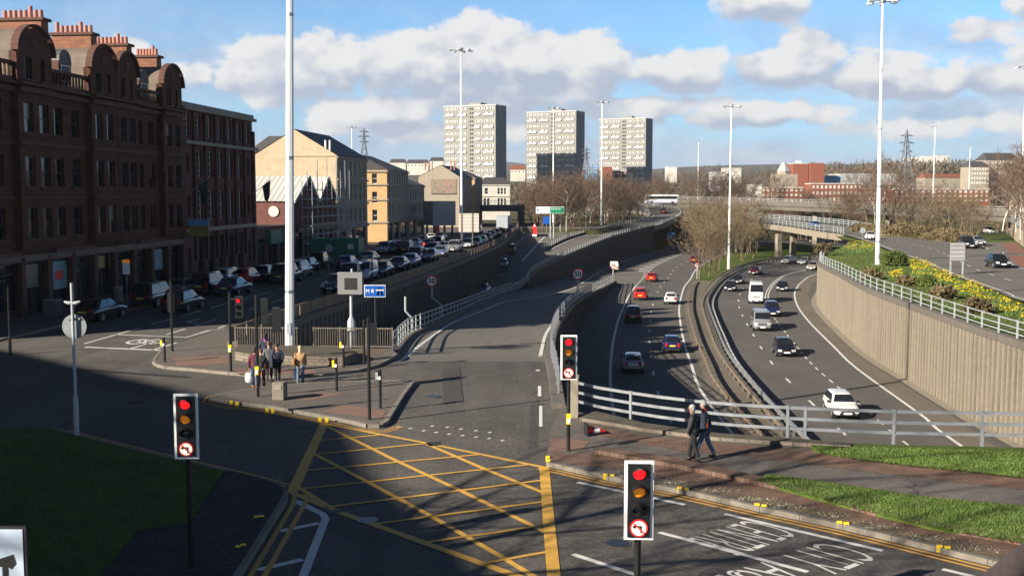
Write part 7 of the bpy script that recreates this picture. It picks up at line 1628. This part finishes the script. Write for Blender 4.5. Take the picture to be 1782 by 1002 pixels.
# ------------------------------------------------------------------ people
for n_, c_ in (('skin', (.42, .235, .165)), ('hair_grey', (.33, .32, .30)), ('hair_dark', (.03, .02, .014)), ('hair_brown', (.10, .055, .03)), ('hair_blonde', (.55, .42, .22)), ('cloth_black', (.018, .018, .021)), ('cloth_charcoal', (.055, .05, .05)), ('denim', (.07, .115, .19)), ('cloth_navy', (.018, .024, .05)),
               ('cloth_grey', (.10, .105, .115)), ('cloth_maroon', (.10, .018, .03)), ('cloth_tan', (.36, .22, .10)), ('leather_tan', (.36, .16, .05)), ('bag_white', (.66, .68, .68)), ('bag_orange', (.62, .13, .03)), ('shoe_dark', (.02, .018, .017)), ('scarf_purple', (.16, .03, .24)), ('scarf_red', (.5, .04, .03)), ('bag_navy', (.02, .03, .07)), ('bag_teal', (.18, .42, .44))): mat(n_, c_, .8, .22, 9, bmp=.004)
def skin_mesh(J, E, name, m, lev=2, root=0):
    """J: {name: (pos, radius)}; E: edges"""
    ks = list(J); me = bpy.data.meshes.new(name); me.from_pydata([J[k][0] for k in ks], [(ks.index(a), ks.index(b)) for a, b in E], [])
    ob = bpy.data.objects.new('tmp', me); COL.objects.link(ob); ob.modifiers.new('SKIN', 'SKIN'); lay = me.skin_vertices[0].data
    for i, k in enumerate(ks):
        r = J[k][1]; lay[i].radius = r if isinstance(r, tuple) else (r, r); lay[i].use_root = i == root
    bpy.data.objects.remove(ob)
    out = evaluated(me, [('SKIN', {'use_smooth_shade': True, 'branch_smoothing': .4}), ('SUBSURF', {'levels': lev, 'render_levels': lev})]); out.name = name; out.materials.clear(); out.materials.append(MATS[m]); return out
def lerp(a, b, t): return Vector(a).lerp(Vector(b), t)
def person(label, pos, face, hgt, hair, hairm, top, topm, legm, stride=.5, arms=((.1, .12), (.1, .12)), coat=.0, lean=.0, shoem='shoe_dark', phase=1, group='people walking', collar=None, lo=None):
    """figure about 1.75 tall before scaling, facing +Y; arms: (forward swing, elbow bend) for left, right"""
    root = thing('person', label, 'person', pos, face, group, hgt / 1.75)
    hip = V(0, 0, .93); y0 = lean
    J = {'pelvis': (hip, (.145, .105)), 'waist': (V(0, y0 * .25, 1.08), (.125, .095)), 'chest': (V(0, y0 * .6, 1.28), (.155, .105)), 'neck0': (V(0, y0 * .9, 1.45), .065), 'neck': (V(0, y0 + .01, 1.52), .052), 'jaw': (V(0, y0 + .035, 1.585), (.062, .07)), 'head': (V(0, y0 + .025, 1.66), (.074, .092)), 'crown': (V(0, y0 + .015, 1.735), (.055, .068))}
    E = [('pelvis', 'waist'), ('waist', 'chest'), ('chest', 'neck0'), ('neck0', 'neck'), ('neck', 'jaw'), ('jaw', 'head'), ('head', 'crown')]
    hands = []
    for sg, nm, (sw, bend) in ((-1, 'l', arms[0]), (1, 'r', arms[1])):
        sh = V(sg * .185, y0 * .8, 1.41); el = sh + V(sg * .05, sin(sw) * .29, -cos(sw) * .29); wr = el + V(sg * .01 - sg * bend * .12, sin(sw + bend) * .25, -cos(sw + bend) * .25); d = (wr - el).normalized(); pm = wr + d * .055
        J.update({nm + 'sh': (sh, .062), nm + 'el': (el, .043), nm + 'wr': (wr, .029), nm + 'pm': (pm, (.036, .022))}); E += [('chest', nm + 'sh'), (nm + 'sh', nm + 'el'), (nm + 'el', nm + 'wr'), (nm + 'wr', nm + 'pm')]; hands.append((sg, wr, pm, d))
    feet = []
    for sg, nm in ((-1, 'l'), (1, 'r')):
        f = stride * sg * phase; hp = V(sg * .09, 0, .88); kn = V(sg * .095, f * .22 + .03, .49); an = V(sg * .09, f * .44 + (-.03 if f < 0 else .02), .09 + (.04 if f < -.25 else 0)); toe = an + V(sg * .02, .17, -.045)
        J.update({nm + 'hp': (hp, .092), nm + 'kn': (kn, .056), nm + 'an': (an, .032), nm + 'toe': (toe, (.024, .018))}); E += [('pelvis', nm + 'hp'), (nm + 'hp', nm + 'kn'), (nm + 'kn', nm + 'an'), (nm + 'an', nm + 'toe')]; feet.append((sg, hp, kn, an, toe))
    body = skin_mesh(J, E, 'body', 'skin', 2); bm = bmesh.new(); bm.from_mesh(body); fx = MB()
    for sg, wr, pm, d in hands:          # five fingers, curled a little, thumb off the side of the palm
        q = V(0, 1, 0); q = (q - d * q.dot(d)).normalized(); s_ = d.cross(q).normalized()
        for k, L in enumerate((.066, .075, .070, .055)):
            a = pm + q * (.027 - .018 * k); b = a + d * L * .55; c = b + (d * .7 - s_ * sg * .7).normalized() * L * .45; fx.tube([a, b, c], [.009, .008, .006], 6)
        a = wr + d * .03 + q * .028; fx.tube([a, a + (d + q * .9).normalized() * .04, a + (d * 1.6 + q * .7).normalized() * .065], [.010, .009, .007], 6)
    h = V(0, y0 + .025, 1.66); fx.blob(h + V(0, .092, -.012), (.014, .02, .024), 1, 8, 5)      # nose
    for sg in (-1, 1): fx.blob(h + V(sg * .08, -.01, -.01), (.012, .022, .032), 1, 8, 5)         # ears
    body2 = fx.mesh('tmp', 'skin', True); bm.from_mesh(body2); bm.to_mesh(body); bm.free(); body.polygons.foreach_set('use_smooth', [True] * len(body.polygons)); bo = link('body', body, root)
    ey = MB()
    for sg in (-1, 1): ey.blob(h + V(sg * .03, .083, .012), (.011, .008, .007), 1, 8, 5)
    ey.box(h + V(0, .086, -.055), (.045, .01, .008)); ey.build('eyes_and_mouth', 'hair_dark', root)
    # hair
    hb_ = MB()
    hb_.blob(h + V(0, -.022, .035), (.090, .100, .085), 3, 14, 9, .03)
    if hair == 'long': hb_.blob(h + V(0, -.085, -.10), (.07, .045, .15), 4, 12, 8, .05)
    if hair == 'bun': hb_.blob(h + V(0, -.12, .06), (.05, .05, .05), 4, 10, 7, .05)
    if hair == 'mid': hb_.blob(h + V(0, -.05, -.035), (.088, .07, .10), 4, 12, 8, .05)
    hb_.build('hair', hairm, root, smooth=60)
    # jacket (torso and sleeves), trousers, shoes
    g = .024
    JT = {'pelvis': (V(0, 0, .90 - coat), (.19 + coat * .3, .15 + coat * .28)), 'waist': (J['waist'][0], (.172 + coat * .15, .138 + coat * .15)), 'chest': (J['chest'][0], (.188, .142)), 'neck0': (V(0, y0 * .9, 1.45), (.085, .08)), 'col': (V(0, y0 * .95, 1.50), (.072, .07))}
    ET = [('pelvis', 'waist'), ('waist', 'chest'), ('chest', 'neck0'), ('neck0', 'col')]
    for nm in 'lr':
        for k, r in (('sh', .092), ('el', .074), ('wr', .056)): JT[nm + k] = (J[nm + k][0], r)
        ET += [('chest', nm + 'sh'), (nm + 'sh', nm + 'el'), (nm + 'el', nm + 'wr')]
    link('jacket' if top == 'jacket' else top, skin_mesh(JT, ET, 'jacket', topm, 2), root)
    JL = {'pelvis': (V(0, 0, .95), (.152, .115))}; EL = []
    for nm in 'lr':
        JL[nm + 'hp'] = (J[nm + 'hp'][0], .105); JL[nm + 'kn'] = (J[nm + 'kn'][0], .075); JL[nm + 'an'] = (J[nm + 'an'][0] + V(0, 0, .01), .062); EL += [('pelvis', nm + 'hp'), (nm + 'hp', nm + 'kn'), (nm + 'kn', nm + 'an')]
    link('trousers', skin_mesh(JL, EL, 'trousers', legm, 2), root)
    for sg, hp, kn, an, toe in feet:
        link('shoe', skin_mesh({'a': (an + V(0, -.05, -.02), (.062, .062)), 'b': (an + V(0, .06, -.035), (.062, .055)), 'c': (toe + V(0, .06, -.005), (.055, .042))}, [('a', 'b'), ('b', 'c')], 'shoe', shoem, 1), root)
    if collar: MB().tube([V(0, y0 * .95, 1.47), V(0, y0, 1.50), V(0, y0, 1.545)], [.085, .092, .07], 14).build('scarf', collar, root, smooth=60)
    if lo: MB().tube([V(0, 0, .80), V(0, 0, .62)], [.20, .23], 16).build('skirt', lo, root, smooth=60)
    return root, hands
def world_hand(root, hands, i): sg, wr, pm, d = hands[i]; return root.matrix_basis @ (pm + d * .05)
def carrier(label, p, m, w=.26, h=.34, d=.13, rz=0, name='carrier_bag'):
    r = thing(name, label, 'bag', p, rz); mb = MB(); n = 10; prof = [(0, .9), (-.05, 1.0), (-h * .55, 1.12), (-h * .92, 1.0), (-h, .7)]; rings = []
    vs = []; fs = []
    for z, k in prof:
        for i in range(n): a = 2 * math.pi * i / n; vs.append((w / 2 * k * cos(a) * (1 + .08 * sin(3 * a + z * 9)), d / 2 * k * sin(a), z - .09))
    for i in range(len(prof) - 1):
        for j in range(n): a, b = i * n + j, i * n + (j + 1) % n; fs.append((a, b, b + n, a + n))
    fs.append(tuple(range((len(prof) - 1) * n, len(prof) * n))); mb.add(vs, fs); mb.build('bag_body', m, r, smooth=50)
    mb = MB(); mb.tube([(-w * .3, 0, -.1), (-.02, 0, 0), (.02, 0, 0), (w * .3, 0, -.1)], .009, 5); mb.build('handle', m, r); return r
FW_ = R(78)
pa, ha = person('person in a loose charcoal jacket and black trousers, with collar-length grey hair', G(1207, 803, .13), R(72), 1.70, 'mid', 'hair_grey', 'jacket', 'cloth_charcoal', 'cloth_black', .32, ((.15, .25), (-.15, .2)), .14, .06, group='couple walking beside the railing')
pb, hb2 = person('person in a black coat, blue jeans and red collar, with short grey hair', G(1226, 799, .13), R(76), 1.74, 'short', 'hair_grey', 'coat', 'cloth_black', 'denim', .62, ((.45, .2), (-.45, .25)), .20, .04, phase=-1, collar='scarf_red', group='couple walking beside the railing')
rk = thing('backpack', 'dark backpack with an orange and grey pocket on the nearer walker', 'backpack', pa.location + V(.26, .02, 0), R(72)); mbk = evaluated(MB().box((0, -.02, 1.22), (.30, .17, .46)).mesh('pack_body', 'cloth_navy'), [('BEVEL', {'width': .05, 'segments': 3})]); link('pack_body', mbk, rk); MB().box((.02, -.115, 1.12), (.2, .05, .2)).build('orange_pocket', 'bag_orange', rk); MB().box((.13, -.10, 1.18), (.05, .05, .18)).build('bottle', 'bag_white', rk)
for x in (-.09, .09): MB().tube([V(x, .05, 1.42), V(x, .18, 1.40), V(x, .22, 1.25), V(x, .08, 1.05)], .018, 6).build('strap', 'cloth_black', rk)
GP = 'people on the crossing'
away = R(8)
p1, h1 = person('woman in a navy top and black trousers, hair tied back, seen from behind', G(483, 668, .0), R(20), 1.72, 'bun', 'hair_dark', 'sweater', 'cloth_navy', 'cloth_black', .4, ((.25, .15), (-.25, .5)), .05, .03, group=GP); p1['label'] = 'person with tied-back hair in a navy top and black trousers, seen from behind'
p2, h2 = person('person in a tan hooded coat and blue jeans with long blonde hair', G(523, 671, .0), R(4), 1.68, 'long', 'hair_blonde', 'coat', 'cloth_tan', 'denim', .34, ((.0, .15), (.1, .3)), .20, .02, group=GP)
p3, h3 = person('person in a maroon jacket and grey trousers half hidden behind the signal post', G(444, 676, .0), R(10), 1.70, 'mid', 'hair_dark', 'jacket', 'cloth_maroon', 'denim', .42, ((.0, .1), (.1, .1)), .05, .02, group=GP, shoem='leather_tan', phase=-1)
p4, h4 = person('person in a grey top carrying an orange bag, walking in the middle of the group', G(469, 663, .0), R(15), 1.70, 'short', 'hair_brown', 'sweater', 'cloth_grey', 'cloth_black', .4, ((-.05, .1), (.2, .2)), .03, .03, group=GP)
p5, h5 = person('person in a dark jacket with a purple scarf, furthest across the crossing', G(462, 648, .12), R(12), 1.74, 'mid', 'hair_dark', 'jacket', 'cloth_navy', 'cloth_black', .4, ((.15, .2), (-.2, .2)), .05, .02, group=GP, collar='scarf_purple', phase=-1)
p6, h6 = person('person in black walking close behind the maroon jacket', G(455, 677, .0), R(6), 1.66, 'short', 'hair_brown', 'jacket', 'cloth_black', 'cloth_black', .4, ((.0, .1), (.1, .1)), .02, .02, group=GP, shoem='leather_tan')
bpy.context.view_layer.update()
carrier('white and teal carrier bag hanging from the maroon-jacketed person\'s hand', world_hand(p3, h3, 0), 'bag_white', .3, .40, .16, R(10)); carrier('orange carrier bag held by the grey-topped person', world_hand(p4, h4, 0), 'bag_orange', .26, .38, .14, R(15)); carrier('flat white paper bag held by the person in the tan coat', world_hand(p2, h2, 0), 'bag_white', .34, .40, .10, R(60), 'paper_bag')
def shoulder_bag(label, root, side, m, w=.3, h=.26, z=.95):
    r = thing('shoulder_bag', label, 'bag', root.location, root.rotation_euler.z); b = evaluated(MB().box((side * .24, -.10, z), (.10, w, h)).mesh('bag_body', m), [('BEVEL', {'width': .03, 'segments': 2})]); link('bag_body', b, r); MB().tube([V(side * .25, -.2, z + h / 2), V(side * .17, -.02, 1.42), V(side * .25, 0, z + h / 2)], .014, 5).build('strap', m, r)
shoulder_bag('tan leather shoulder bag on the person in the tan coat', p2, -1, 'leather_tan', .34, .28, 1.05); shoulder_bag('navy shoulder bag on the person with tied-back hair', p1, -1, 'bag_navy', .3, .42, .95)
# ------------------------------------------------------------------ thin air between here and the hills
hm = bpy.data.materials.new('haze'); hm.use_nodes = True; MATS['haze'] = hm; hn_ = hm.node_tree; hn_.nodes.remove(hn_.nodes['Principled BSDF'])
pv = hn_.nodes.new('ShaderNodeVolumePrincipled'); pv.inputs['Density'].default_value = .00007; pv.inputs['Color'].default_value = (.80, .88, 1.0, 1); pv.inputs['Anisotropy'].default_value = .2
hn_.links.new(pv.outputs[0], hn_.nodes['Material Output'].inputs['Volume'])
tag(MB().box((0, 6000, 85), (34000, 18000, 200)).build('haze', 'haze'), kind='stuff')
